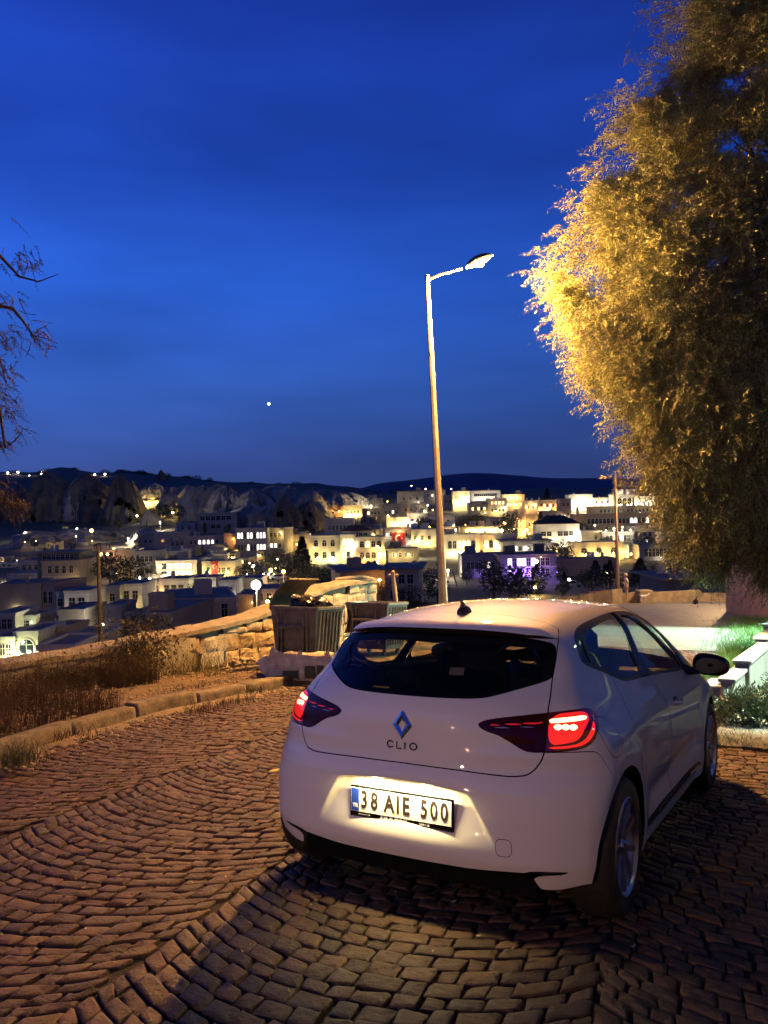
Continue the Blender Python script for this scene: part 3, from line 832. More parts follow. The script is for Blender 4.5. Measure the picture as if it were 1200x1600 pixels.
# stickers inside the rear window
def glass_text(txt, size, x, z, mt, sx=1):
    y = rear_y(x, z); o = put_text(txt, size, 0, 0, 0, mt, RG, sx, .0003)
    n = body_normal(np.array([[x, y, z]]))[0]; zz = Vector(n); xx = Vector((0, 0, 1)).cross(zz).normalized(); yy = zz.cross(xx)
    o.matrix_local = Matrix(((xx.x, yy.x, zz.x, x + n[0] * .002), (xx.y, yy.y, zz.y, y + n[1] * .002), (xx.z, yy.z, zz.z, z + n[2] * .002), (0, 0, 0, 1)))
STK = mat('sticker_grey', (.07, .08, .13), .6)
glass_text('J. KORKMAZ', .024, -.385, 1.115, STK, 1.2); glass_text('ALIM SATIM', .014, -.385, 1.093, STK, 1.3)
y_ = rear_y(.20, 1.10)
m = MB(); m.box(-.035, -.022, 0, .035, .022, .0008); o = m.build('window_sticker', mat('sticker_pale', (.10, .09, .06), .6), RG)
n = body_normal(np.array([[.2, y_, 1.10]]))[0]; zz = Vector(n); xx = Vector((0, 0, 1)).cross(zz).normalized(); yy = zz.cross(xx)
o.matrix_local = Matrix(((xx.x, yy.x, zz.x, .2 + n[0] * .002), (xx.y, yy.y, zz.y, y_ + n[1] * .002), (xx.z, yy.z, zz.z, 1.10 + n[2] * .002), (0, 0, 0, 1)))

# ================================================================== TERRAIN
D_V = [0, 10, 25, 45, 60, 75, 90, 110, 140, 170, 205, 250, 300, 345, 400, 450, 520, 600, 800, 1500, 3000, 9000]
D_Z = [-8, -9, -10, -10.8, -11.2, -11.5, -12.3, -13.7, -15.1, -15.3, -14.7, -13.3, -10.3, -6.6, -1.6, 3.0, 8.2, 11.5, 9, -10, -20, -30]
vz = spl(D_V, D_Z)
_dd = np.linspace(60, 640, 600); _vv = 790 - (vz(_dd) - 1.6) / _dd * FPX
def depth_at(u, v):
    """how far away the town's ground is where it shows at (u, v)"""
    vp = v + (u - 600) * .0236
    return float(np.interp(-vp, -_vv[:], _dd))
RIDGE_U = [-600, -200, 0, 50, 100, 150, 200, 250, 300, 350, 420, 480, 530, 570, 620, 700, 1300, 2000]
RIDGE_V = [745, 742, 738, 741, 733, 738, 737, 742, 746, 753, 757, 757, 760, 766, 790, 800, 800, 800]
_ridge = spl(RIDGE_U, [(r - 790 - (u - 600) * -.0236) for u, r in zip(RIDGE_U, RIDGE_V)])
PLATEAU = np.array([(-7.35, -40), (-7.35, 12.6), (-9.0, 20), (-13.2, 44), (-15.0, 52.5), (-11.9, 54.6), (-3.0, 55.5), (3, 56), (40, 60), (40, -40)])
NRM = ROT[:, 2]; P0 = c2w((0, 0, 0))
def plane_z(x, y): return P0[2] - (NRM[0] * (x - P0[0]) + NRM[1] * (y - P0[1])) / NRM[2]
def hash_noise(x, y, s, seed=0):
    xi, yi = np.floor(x / s).astype(int), np.floor(y / s).astype(int); fx, fy = x / s - xi, y / s - yi
    fx = fx * fx * (3 - 2 * fx); fy = fy * fy * (3 - 2 * fy)
    def h(a, b):
        n = (a * 374761393 + b * 668265263 + seed * 974634777) & 0x7fffffff; n = ((n ^ (n >> 13)) * 1274126177) & 0x7fffffff
        return ((n ^ (n >> 16)) & 0xffff) / 65535.0
    return (h(xi, yi) * (1 - fx) + h(xi + 1, yi) * fx) * (1 - fy) + (h(xi, yi + 1) * (1 - fx) + h(xi + 1, yi + 1) * fx) * fy
def fbm(x, y, s, o=4, seed=0):
    r = 0; a = 1; t = 0
    for k in range(o): r = r + a * hash_noise(x, y, s / 2 ** k, seed + k); t += a; a *= .5
    return r / t - .5
def ground_z(x, y):
    x = np.asarray(x, float); y = np.asarray(y, float); d = np.maximum(y, 1); r = np.hypot(x, y)
    u = 600 + FPX * x / d
    rid = 1.6 - _ridge(np.clip(u, -600, 2000)) / FPX * 760
    z = vz(np.where(y > 0, d, r))
    hill = sm(430, 760, d) * sm(2600, 900, d) * sm(660, 540, u)
    z = z * (1 - hill) + np.maximum(rid, z) * hill
    z = z + fbm(x, y, 60, 4, 3) * sm(150, 500, r) * 7 + fbm(x, y, 18, 3, 9) * sm(60, 200, r) * 2
    ps = np.stack([x - CAM_W[0], y - CAM_W[1], np.zeros_like(x)], -1) @ ROT + CAM_C
    pz = plane_z(x, y); sd = poly_sd_far(ps[..., :2].reshape(-1, 2), PLATEAU).reshape(x.shape)
    t = sm(.0, 9.0, sd); z = np.where(sd < 0, pz, pz * (1 - t) + z * t - .5 * sm(0, .8, sd))
    return z
def poly_sd_far(P, Q):
    d = np.full(len(P), 1e9); ins = np.zeros(len(P), bool)
    for i in range(len(Q)):
        a, b = Q[i], Q[(i + 1) % len(Q)]; e_ = b - a; w = P - a
        t = np.clip((w @ e_) / (e_ @ e_), 0, 1); d = np.minimum(d, np.linalg.norm(w - t[:, None] * e_, axis=1))
        c1 = (a[1] <= P[:, 1]) & (b[1] > P[:, 1]) & ((e_[0] * w[:, 1] - e_[1] * w[:, 0]) > 0)
        c2 = (a[1] > P[:, 1]) & (b[1] <= P[:, 1]) & ((e_[0] * w[:, 1] - e_[1] * w[:, 0]) < 0); ins ^= (c1 | c2)
    return np.where(ins, -d, d)
DIRT = mat('valley_earth', (.060, .055, .042), .95, var=.6, vscale=.08, bump=.6, bscale=.6, col2=(.10, .085, .07))
def terrain():
    az = np.concatenate([np.linspace(-180, -50, 60)[:-1], np.linspace(-50, 45, 520), np.linspace(45, 180, 60)[1:]])
    rr = np.concatenate([np.linspace(.3, 20, 60)[:-1], np.geomspace(20, 12000, 240)])
    A, R_ = np.meshgrid(np.radians(az), rr, indexing='ij'); x = R_ * np.sin(A); y = R_ * np.cos(A)
    z = ground_z(x, y) - .09
    V = np.stack([x, y, z], -1).reshape(-1, 3); n1, n2 = A.shape; i = np.arange(n1 * n2).reshape(n1, n2)
    F = np.stack([i[:-1, :-1].ravel(), i[:-1, 1:].ravel(), i[1:, 1:].ravel(), i[1:, :-1].ravel()], 1)
    me = mesh_np('ground', V, F, DIRT)
    return link('ground', me)
tag(terrain(), kind='structure')

def ridge_mesh(name, pts, dist, thick, m, base=-40):
    """a far mountain range: crest heights read off the photograph, a real slope in front and behind"""
    us = np.linspace(pts[0][0], pts[-1][0], 260); f = spl([p[0] for p in pts], [p[1] for p in pts]); rows = []
    for k, (dd, hh) in enumerate(((-1.2, 0), (-.9, .25), (-.6, .5), (-.3, .78), (0, 1), (.5, .6), (1, 0))):
        r = []
        for u in us:
            D = dist + dd * thick; c = atw(u, f(u), dist); z = base + (c[2] - base) * hh
            z += float(fbm(np.array([u * 14.0]), np.array([dd * 900.0]), 260, 4)[0]) * (c[2] - base) * .22 * (1 if hh < 1 else .12)
            d = wray(u, 790); d = d / d[1]; r.append((d[0] * D, D, z))
        rows.append(r)
    V = np.array(rows).reshape(-1, 3); n1, n2 = len(rows), len(us); i = np.arange(n1 * n2).reshape(n1, n2)
    F = np.stack([i[:-1, :-1].ravel(), i[:-1, 1:].ravel(), i[1:, 1:].ravel(), i[1:, :-1].ravel()], 1)
    o = link(name, mesh_np(name, V, F, m)); return tag(o, kind='structure')
ridge_mesh('hills', [(-900, 765), (300, 775), (480, 770), (560, 763), (600, 754), (640, 750), (680, 745), (720, 740), (760, 739), (800, 742), (870, 747), (950, 747), (1050, 749), (1120, 752), (1250, 747), (2400, 755)],
           6500, 1800, mat('far_hill_hazed', (.10, .085, .17), 1, var=.3, vscale=.002))  # violet-blue of the distant haze is put into the hill colour

# ================================================================== THE STREET
SAND = mat('joint_sand', (.055, .042, .030), .95, var=.5, vscale=30, bump=.7, bscale=90)
m = MB(); nx, ny = 30, 60
def sheet(name, x0, x1, y0, y1, z, mt, nx=2, ny=2, amp=0, sc=.5):
    xs, ys = np.meshgrid(np.linspace(x0, x1, nx + 1), np.linspace(y0, y1, ny + 1), indexing='ij')
    zz = np.full(xs.shape, z) + (fbm(xs + 50, ys + 50, sc, 4, 5) * amp if amp else 0)
    V = np.stack([xs, ys, zz], -1).reshape(-1, 3); i = np.arange(V.shape[0]).reshape(xs.shape)
    F = np.stack([i[:-1, :-1].ravel(), i[1:, :-1].ravel(), i[1:, 1:].ravel(), i[:-1, 1:].ravel()], 1)
    o = link(name, mesh_np(name, V, F, mt), None, M_STREET.copy()); return tag(o, kind='structure')
# far, worn part of the paving: laid in courses too, but too far away to tell the stones apart
PAVE_FAR = mat('worn_paving', (.22, .21, .19), .6, var=.35, vscale=1.2)
def worn(mt):
    t = mt.node_tree; b = t.nodes['Principled BSDF']; tcn = t.nodes.new('ShaderNodeTexCoord')
    br = t.nodes.new('ShaderNodeTexBrick'); br.inputs['Scale'].default_value = 3.2; br.inputs['Mortar Size'].default_value = .03
    br.inputs['Color1'].default_value = (1, 1, 1, 1); br.inputs['Color2'].default_value = (.8, .8, .8, 1); br.inputs['Mortar'].default_value = (0, 0, 0, 1)
    n = t.nodes.new('ShaderNodeTexNoise'); n.inputs['Scale'].default_value = 1.3; n.inputs['Detail'].default_value = 5
    mx = t.nodes.new('ShaderNodeMix'); mx.data_type = 'RGBA'; mx.inputs[0].default_value = .06
    t.links.new(tcn.outputs['Object'], mx.inputs[6]); t.links.new(n.outputs['Color'], mx.inputs[7]); t.links.new(mx.outputs[2], br.inputs['Vector'])
    n2 = t.nodes.new('ShaderNodeTexNoise'); n2.inputs['Scale'].default_value = 4; n2.inputs['Detail'].default_value = 8
    t.links.new(tcn.outputs['Object'], n2.inputs[0])
    ad = t.nodes.new('ShaderNodeMath'); ad.operation = 'ADD'; t.links.new(br.outputs['Color'], ad.inputs[0]); t.links.new(n2.outputs[0], ad.inputs[1])
    bp = t.nodes.new('ShaderNodeBump'); bp.inputs['Strength'].default_value = .9; bp.inputs['Distance'].default_value = .05
    t.links.new(ad.outputs[0], bp.inputs['Height']); t.links.new(bp.outputs[0], b.inputs['Normal'])
worn(PAVE_FAR)
STREET = sheet('street', -5.2, 4.5, -8, 15.2, -.017, SAND, 60, 140, .012, .4)
FARST = sheet('road', -16, .42, 15.2, 56, -.006, PAVE_FAR, 80, 160, .05, 2.5)
FARST.location = FARST.location

STONE = mat('cobble_stone', (.115, .082, .058), .62, bump=.8, bscale=32)
def tone_nodes(mt, base, c2):
    t = mt.node_tree; b = t.nodes['Principled BSDF']
    at = t.nodes.new('ShaderNodeAttribute'); at.attribute_name = 'tone'; n = t.nodes.new('ShaderNodeTexNoise'); n.inputs['Scale'].default_value = 22; n.inputs['Detail'].default_value = 7
    tcn = t.nodes.new('ShaderNodeTexCoord'); t.links.new(tcn.outputs['Object'], n.inputs[0])
    mx = t.nodes.new('ShaderNodeMix'); mx.data_type = 'RGBA'; mx.inputs[6].default_value = (*base, 1); mx.inputs[7].default_value = (*c2, 1)
    t.links.new(n.outputs[0], mx.inputs[0]); vm = t.nodes.new('ShaderNodeMix'); vm.data_type = 'RGBA'; vm.blend_type = 'MULTIPLY'; vm.inputs[0].default_value = 1
    t.links.new(mx.outputs[2], vm.inputs[6]); t.links.new(at.outputs['Color'], vm.inputs[7]); t.links.new(vm.outputs[2], b.inputs['Base Color'])
tone_nodes(STONE, (.050, .027, .015), (.120, .066, .035))
FO = np.array([-.83, -.15]); FB = np.array([.17, -.985]) / np.hypot(.17, .985); FP = np.array([.985, .17]) / np.hypot(.17, .985)
FW, FR = 1.75, 1.30
def fan_xy(s, t):                                  # strip offset s and course t -> street position
    k = np.floor(s / FW); sc = s - (k + .5) * FW; drop = FR - np.sqrt(np.maximum(FR ** 2 - sc ** 2, .01))
    return FO + FP * s + FB * (t + .30 - drop)
def stone_geo(c, h, r, z0=-.045):
    """c: four corners counter-clockwise in the street plane; an uneven, rounded sett"""
    c = np.array(c); e8 = []
    for i in range(4):
        a, b = c[i], c[(i + 1) % 4]; q = r.uniform(.04, .13); w_ = r.uniform(.04, .13)
        e8 += [a * (1 - q) + b * q + r.normal(0, .002, 2), a * w_ + b * (1 - w_) + r.normal(0, .002, 2)]
    e8 = np.array(e8); m_ = c.mean(0); V = []
    tx, ty = r.normal(0, .022, 2)
    tilt = lambda p: (p[0] - m_[0]) * tx + (p[1] - m_[1]) * ty
    for k, (ins, z) in enumerate(((1.0, z0), (1.0, h - .007), (.955, h - .001), (.62, h + .0025))):
        for p in e8:
            q = m_ + (p - m_) * ins; V.append((q[0], q[1], z + (tilt(q) if k else 0) + (r.normal(0, .0028) if k > 1 else r.normal(0, .0015))))
    V.append((m_[0], m_[1], h + r.uniform(-.001, .005)))
    F = []
    for k in range(3):
        for i in range(8): F.append((k * 8 + i, k * 8 + (i + 1) % 8, k * 8 + 8 + (i + 1) % 8, k * 8 + 8 + i))
    for i in range(8): F.append((24 + i, 24 + (i + 1) % 8, 32))
    return V, F
def in_view(x, y, m_=.35):
    c = AX_C @ (np.array([x, y, 0]) - CAM_C)
    if c[2] < .5: return None
    u = 600 + FPX * c[0] / c[2]; v = 800 - FPX * c[1] / c[2]
    if -m_ * FPX / c[2] - 60 < u < 1260 + m_ * FPX / c[2] and v < 1720: return c[2]
    return None
def kerb_x(y): return float(np.interp(y, [-6, 1.08, 2.25, 3.53, 5.5, 7.5, 12], [-2.9, -4.38, -4.78, -5.08, -5.2, -5.25, -5.3]))
stones = []; rs = np.random.default_rng(11)
for strip in range(-7, 7):
    tt = -17.0
    while tt < 7.5:
        w_ = rs.uniform(.084, .112); s = strip * FW + rs.uniform(-.02, .015); end = (strip + 1) * FW + rs.uniform(-.02, .015)
        while s < end - .05:
            L = rs.choice([rs.uniform(.075, .10), rs.uniform(.10, .135), rs.uniform(.135, .175)], p=[.25, .5, .25]); L = min(L, end - s)
            mid = fan_xy(s + L / 2, tt + w_ / 2)
            if kerb_x(mid[1]) + .16 < mid[0] < (4.2 if mid[1] < 4.9 else .9 - (mid[1] - 4.9) * .05) and mid[1] < 15.1:
                d = in_view(*mid)
                if d is not None and not (mid[1] > 5.2 and mid[0] > .25):
                    g = rs.uniform(.003, .007); j = lambda: rs.normal(0, .004, 2)
                    # corners run along the course so the stones follow the arc
                    e0, e1 = s + g, s + L - g
                    c = [fan_xy(e0, tt + w_ - g) + j(), fan_xy(e1, tt + w_ - g) + j(), fan_xy(e1, tt + g) + j(), fan_xy(e0, tt + g) + j()]
                    a = np.array(c); ar = .5 * sum(a[i][0] * a[(i + 1) % 4][1] - a[(i + 1) % 4][0] * a[i][1] for i in range(4))
                    if ar < 0: c = c[::-1]
                    stones.append((d, c, float(fbm(mid[0:1] + 9, mid[1:2] + 9, 1.3, 3)[0]) * .014 + rs.normal(0, .0030)))
            s += L
        tt += w_
stones.sort(key=lambda q: q[0])
def tone_attr(me, tones):
    ca = me.color_attributes.new('tone', 'FLOAT_COLOR', 'CORNER'); ca.data.foreach_set('color', np.asarray(tones, np.float32).ravel())
def rtone():
    k = rs.uniform(.62, 1.35); w = rs.uniform(-.08, .10); return (k * (1 + w), k, k * (1 - w), 1)
for d, c, h in stones[:300]:
    V, F = stone_geo(c, h, rs); me = bpy.data.meshes.new('cobble'); me.from_pydata(V, [], F); me.materials.append(STONE); me.polygons.foreach_set('use_smooth', [i >= 16 for i in range(32)])
    t = rtone(); tone_attr(me, [t] * len(me.loops))
    link('cobble', me, STREET)
BV, BF, BT = [], [], []
for d, c, h in stones[300:]:
    V, F = stone_geo(c, h, rs); b = len(BV); BV += V; BF += [tuple(b + i for i in f) for f in F]; t = rtone(); BT += [t] * sum(len(f) for f in F)
me = bpy.data.meshes.new('cobbles'); me.from_pydata(BV, [], BF); me.materials.append(STONE); me.polygons.foreach_set('use_smooth', [i % 32 >= 16 for i in range(len(BF))]); tone_attr(me, BT)
o = link('cobbles', me, STREET); o['kind'] = 'stuff'
print('stones', len(stones))

# ================================================================== KERB, VERGE, WALL
CEM = mat('kerb_concrete', (.25, .215, .165), .9, var=.55, vscale=7, bump=.8, bscale=40)
rk = np.random.default_rng(5)
KERB = empty('kerb', M_STREET.copy(), 'weathered concrete kerb edging the dirt verge on the left of the cobbles', 'kerb')
ys = [-3.2, -2.1, -1.0, .1, 1.05, 2.15, 3.2, 4.3, 5.3, 6.3, 7.1]
def rough_block(m, P, n=(6, 2, 2), amp=.01, seed=0):
    """P(a,b,c) maps the unit cube to space; each face is a noisy grid"""
    r = np.random.default_rng(seed)
    for ax in range(3):
        for sd in (0, 1):
            o1, o2 = [(1, 2), (2, 0), (0, 1)][ax]; n1, n2 = n[o1], n[o2]; vs = []; 
            for i in range(n1 + 1):
                for j in range(n2 + 1):
                    q = [0, 0, 0]; q[ax] = sd; q[o1] = i / n1; q[o2] = j / n2; p = np.array(P(*q), float)
                    nn = mnoise.noise_vector(Vector(p * 4) + Vector((seed, 0, 0))) * amp + mnoise.noise_vector(Vector(p * 17)) * amp * .4
                    vs.append(tuple(p + np.array(nn)))
            fs = [(i * (n2 + 1) + j, (i + 1) * (n2 + 1) + j, (i + 1) * (n2 + 1) + j + 1, i * (n2 + 1) + j + 1) for i in range(n1) for j in range(n2)]
            if sd == 0: fs = [f[::-1] for f in fs]
            m.quadf(vs, fs)
for i in range(len(ys) - 1):
    y0, y1 = ys[i] + .012, ys[i + 1] - .012; sh = rk.normal(0, .012); hz = .135 + rk.normal(0, .008)
    def P(a, b, c, y0=y0, y1=y1, sh=sh, hz=hz):
        y = y0 + (y1 - y0) * b; x = kerb_x(y) + sh; inset = .03 * c if a == 1 else 0
        return (x - .20 + .20 * a - inset, y, -.05 + (hz + .05) * c)
    m = MB(); rough_block(m, P, (3, 12, 4), .012, i + 3)
    m.build('kerbstone', CEM, KERB, smooth='all', merge=True)
m = MB()
def P(a, b, c):
    y = -1 + 6.6 * b; x = kerb_x(y); return (x + .17 * a * (1 + .3 * math.sin(y * 5)), y, -.04 + .035 * c + .02 * (1 - a) * c)
rough_block(m, P, (3, 60, 1), .012, 77); m.build('gutter_fillet', mat('gutter_cement', (.30, .24, .16), .92, var=.5, vscale=9, bump=.7, bscale=50), KERB, smooth='all')

VERGE = mat('verge_dirt', (.19, .135, .085), .97, col2=(.085, .060, .038), vscale=3.5, bump=1.0, bscale=28)
def verge():
    n1, n2 = 40, 190; a, b = np.meshgrid(np.linspace(0, 1, n1 + 1), np.linspace(-5, 13, n2 + 1), indexing='ij')
    kx = np.vectorize(kerb_x)(b); x0 = np.full_like(kx, -7.15); x = x0 + (kx - .17 - x0) * a
    z = .085 + .03 * (1 - a) + fbm(x + 30, b + 30, 1.1, 4, 2) * .10 * np.minimum(1, (1 - a) * 4) + fbm(x + 3, b, .18, 3, 4) * .02
    z = z - .04 * sm(.93, 1, a)
    V = np.stack([x, b, z], -1).reshape(-1, 3); i = np.arange(len(V)).reshape(x.shape)
    F = np.stack([i[:-1, :-1].ravel(), i[1:, :-1].ravel(), i[1:, 1:].ravel(), i[:-1, 1:].ravel()], 1)
    return tag(link('verge', mesh_np('verge', V, F, VERGE), None, M_STREET.copy()), kind='structure')
verge()

def on_x(u, v, x):
    d = cray(u, v); t = (x - CAM_C[0]) / d[0]; return CAM_C + t * d
WX = -7.08
TOPW = [on_x(u, v, WX) for u, v in ((-60, 1046), (0, 1036), (130, 1017), (240, 995), (330, 977), (397, 962), (420, 954), (490, 925), (540, 909), (585, 904))]
wt = spl([-6] + [p[1] for p in TOPW] + [13.2], [.25] + [p[2] for p in TOPW] + [1.6])
WEND = TOPW[-1][1] + .1
print('wall top', [np.round(p, 2).tolist() for p in TOPW])
TUFF = mat('wall_tuff', (.46, .40, .28), .93, col2=(.24, .20, .14), vscale=6, bump=.9, bscale=22)
PLAST = mat('wall_plaster', (.44, .43, .36), .93, col2=(.22, .22, .18), vscale=3, bump=.8, bscale=25)
WALL = empty('stone_wall', M_STREET.copy(), 'low wall of rough yellowish stone blocks above the valley', 'wall')
m = MB(); n = 90
for i in range(n):
    y0 = -5 + (WEND + 5) * i / n; y1 = -5 + (WEND + 5) * (i + 1) / n
    b = len(m.v)
    m.quadf([(WX - .06, y0, -.3), (WX - .06, y1, -.3), (WX - .06, y1, wt(y1) - .08), (WX - .06, y0, wt(y0) - .08), (WX - .5, y0, -3.5), (WX - .5, y1, -3.5), (WX - .42, y1, wt(y1) - .08), (WX - .42, y0, wt(y0) - .08)],
            [(0, 1, 2, 3), (5, 4, 7, 6), (3, 2, 6, 7)])
m.quadf([(WX - .06, WEND, -.6), (WX - .46, WEND, -.6), (WX - .46, WEND, wt(WEND)), (WX - .06, WEND, wt(WEND))], [(0, 1, 2, 3)])
m.build('wall_core', mat('wall_mortar', (.20, .165, .11), .95, var=.4, vscale=8, bump=.8, bscale=30), WALL)
m = MB()
def P(a, b, c):
    y = -4.5 + (WEND + 4.5) * b; return (WX - .46 + .50 * a + .012 * math.sin(y * 3), y, wt(y) - .09 + .09 * c + .008 * math.sin(y * 7) * c - (.02 if a == 1 else 0) * c)
rough_block(m, P, (4, 260, 2), .007, 8); m.build('coping', mat('coping_cement', (.30, .26, .19), .92, var=.45, vscale=5, bump=.8, bscale=30), WALL, smooth='all')
def stone_block(y0, y1, z0, z1, seed, mt, rough=.035):
    r = np.random.default_rng(seed); m = MB()
    def P(a, b, c):
        y = y0 + (y1 - y0) * b; z = z0 + (z1 - z0) * c; e_ = min(b, 1 - b, 1) * 2; f = min(c, 1 - c) * 2
        bulge = .022 * min(1, e_ * 2.2) * min(1, f * 2.2) if a == 1 else 0
        rnd_ = .02 * (1 if (b in (0, 1) and c in (0, 1)) else 0)
        y += (.5 - b) * rnd_ * (y1 - y0) * 2 * .5; z += (.5 - c) * rnd_ * (z1 - z0)
        return (WX - .10 + (.10 + bulge) * a, y, z)
    rough_block(m, P, (1, 6, 5), rough, seed); o = m.build('stone', mt, WALL, smooth=False, merge=True); return o
sd_ = 100; y = -1.0
course_h = (.30, .27, .30, .30, .3)
for ci in range(5):
    y = -1.2 + rk.uniform(0, .3)
    while y < WEND - .1:
        L = rk.uniform(.30, .58); y1 = min(y + L, WEND); z0 = .05 + sum(course_h[:ci]) + rk.normal(0, .008); z1 = z0 + course_h[ci] - .012
        top = min(wt(y), wt(y1)) - .09
        if 2.9 < (y + y1) / 2 < 6.2 or (ci == 0 and y < 3): y += L; continue          # a rendered stretch
        if z0 < top - .08: stone_block(y + .006, y1 - .006, z0, min(z1, top), sd_, TUFF); sd_ += 1
        y += L
m = MB()
def P(a, b, c):
    y = 2.85 + 3.45 * b; return (WX - .08 + .10 * a, y, .02 + (wt(y) - .12) * c)
rough_block(m, P, (1, 50, 14), .022, 9); m.build('rendered_patch', PLAST, WALL, smooth='all')
# rounded end pier with its hoop-shaped band
m = MB(); r0 = .16
ptp = [(WX - .5, WEND - .9, wt(WEND - .9) + .02), (WX - .2, WEND - .3, wt(WEND) + .03), (WX - .15, WEND + .05, wt(WEND) - .02), (WX - .15, WEND + .14, wt(WEND) - .20), (WX - .15, WEND + .14, -.3)]
m.tube(ptp, [.035, .045, .05, .05, .05], 8); m.build('end_band', mat('coping_cement'), WALL, smooth=True)

# ================================================================== REFUSE CONTAINERS, SACK, RUBBLE
GALV = mat('galvanised_dirty', (.15, .145, .12), .5, metal=.45, col2=(.06, .058, .048), vscale=4, bump=.25, bscale=14)
GALV2 = mat('galvanised_rib', (.19, .18, .14), .45, metal=.45, col2=(.08, .075, .06), vscale=6, bump=.25, bscale=14)
def container(label, px, lid):
    u, v = px; p = street(u, v); w, d, h = .89, .78, 1.07
    R_ = empty('refuse_container', SM(p[0], p[1], .10), label, 'container', 'galvanised refuse containers by the wall')
    h -= .10
    m = MB()                                   # four tapering walls, open top
    t = .03; b0 = .07
    bot = [(b0, b0), (w - b0, b0), (w - b0, d - b0), (b0, d - b0)]; top = [(0, 0), (w, 0), (w, d), (0, d)]
    vs = [(x, y, .12) for x, y in bot] + [(x, y, h) for x, y in top] + [(x + (t if x == 0 else -t), y + (t if y == 0 else -t), h) for x, y in top] + [(x + (t if x < w / 2 else -t), y + (t if y < d / 2 else -t), .14) for x, y in bot]
    m.quadf(vs, [(i, (i + 1) % 4, 4 + (i + 1) % 4, 4 + i) for i in range(4)] + [(4 + i, 4 + (i + 1) % 4, 8 + (i + 1) % 4, 8 + i) for i in range(4)]
            + [(8 + i, 8 + (i + 1) % 4, 12 + (i + 1) % 4, 12 + i) for i in range(4)] + [(0, 3, 2, 1), (12, 13, 14, 15)])
    m.build('body', GALV, R_)
    m = MB()
    for (a, b, c, e_) in ((-.02, -.02, w + .02, .01), (-.02, d - .01, w + .02, d + .02), (-.02, .01, .01, d - .01), (w - .01, .01, w + .02, d - .01)):
        m.bbox(a, b, h - .045, c, e_, h + .012, .008)
    m.build('rim', GALV2, R_)
    for k in range(7):                         # pressed ribs on the side
        yy = .10 + k * .095; f = lambda z: w - b0 * (1 - (z - .12) / (h - .12))
        m = MB(); m.quadf([(f(.2) - .005, yy, .2), (f(.2) + .018, yy + .015, .2), (f(.2) + .018, yy + .045, .2), (f(.2) - .005, yy + .06, .2),
                           (f(h - .08) - .005, yy, h - .08), (f(h - .08) + .018, yy + .015, h - .08), (f(h - .08) + .018, yy + .045, h - .08), (f(h - .08) - .005, yy + .06, h - .08)],
                          [(0, 1, 5, 4), (1, 2, 6, 5), (2, 3, 7, 6), (4, 5, 6, 7), (0, 3, 2, 1)])
        m.build('rib', GALV2, R_)
    g = lambda z: b0 * (1 - (z - .12) / (h - .12))
    for xx in (.13, .20, w - .27, w - .20):
        m = MB(); m.bbox(xx, g(.5) - .045, .22, xx + .035, g(.5) + .03, h - .10, .008); m.build('rib', GALV2, R_)
    m = MB(); m.tube([(.17, -.01, h - .30), (.17, -.06, h - .30), (w - .22, -.06, h - .30), (w - .22, -.01, h - .30)], .016, 8); m.bbox(.14, -.035, h - .34, w - .20, .0, h - .27, .008)
    m.build('handle', GALV2, R_, smooth=True)
    m = MB(); m.lathe([(.16, -.012), (.175, 0), (.16, .012), (.145, 0)], 28, T(w / 2, g(.35) - .005, .42) @ RX(math.pi / 2), closed=True); m.build('pressed_ring', GALV2, R_, smooth=True)
    for (a, b) in ((.12, .14), (w - .14, .14), (.12, d - .14), (w - .14, d - .14)):
        m = MB(); m.lathe([(0, -.018), (.055, -.018), (.062, -.012), (.062, .012), (.055, .018), (0, .018)], 18, T(a, b, .062) @ RY(math.pi / 2)); m.bbox(a - .03, b - .03, .06, a + .03, b + .03, .14, .006); m.build('castor', RUBBER, R_)
    # pivot arms and the curved lid
    ang = RAD(42) if lid == 'open' else RAD(262)
    for yy in (-.02, d + .005):
        m = MB(); m.prism([(-.02, -.02), (.13, -.17), (.17, -.13), (.10, .02)], 0, .012, T(0, yy, h) @ RX(math.pi / 2)); m.build('pivot_arm', GALV2, R_)
    m = MB(); L = .58; n = 8; M_ = T(-.01, 0, h + .015) @ RY(-ang)
    for i in range(n):
        a0, a1 = i / n, (i + 1) / n; c0, c1 = .09 * math.sin(a0 * math.pi * .8), .09 * math.sin(a1 * math.pi * .8)
        for (ya, yb) in ((-.02, d + .02),):
            vs = [(a0 * L, ya, c0), (a1 * L, ya, c1), (a1 * L, yb, c1), (a0 * L, yb, c0), (a0 * L, ya, c0 + .02), (a1 * L, ya, c1 + .02), (a1 * L, yb, c1 + .02), (a0 * L, yb, c0 + .02)]
            m.quadf([tuple(M_ @ Vector(p)) for p in vs], [(0, 3, 2, 1), (4, 5, 6, 7), (0, 1, 5, 4), (3, 7, 6, 2), (1, 2, 6, 5), (0, 4, 7, 3)])
    m.build('lid', GALV2, R_, smooth=True)
    return R_, w, d, h
C1, cw, cd, chh = container('battered galvanised refuse container with its lid propped open, nearer to the road', (422, 1053), 'open')
container('battered galvanised refuse container without lid up, behind the one with the raised lid', (541, 1031), 'back')
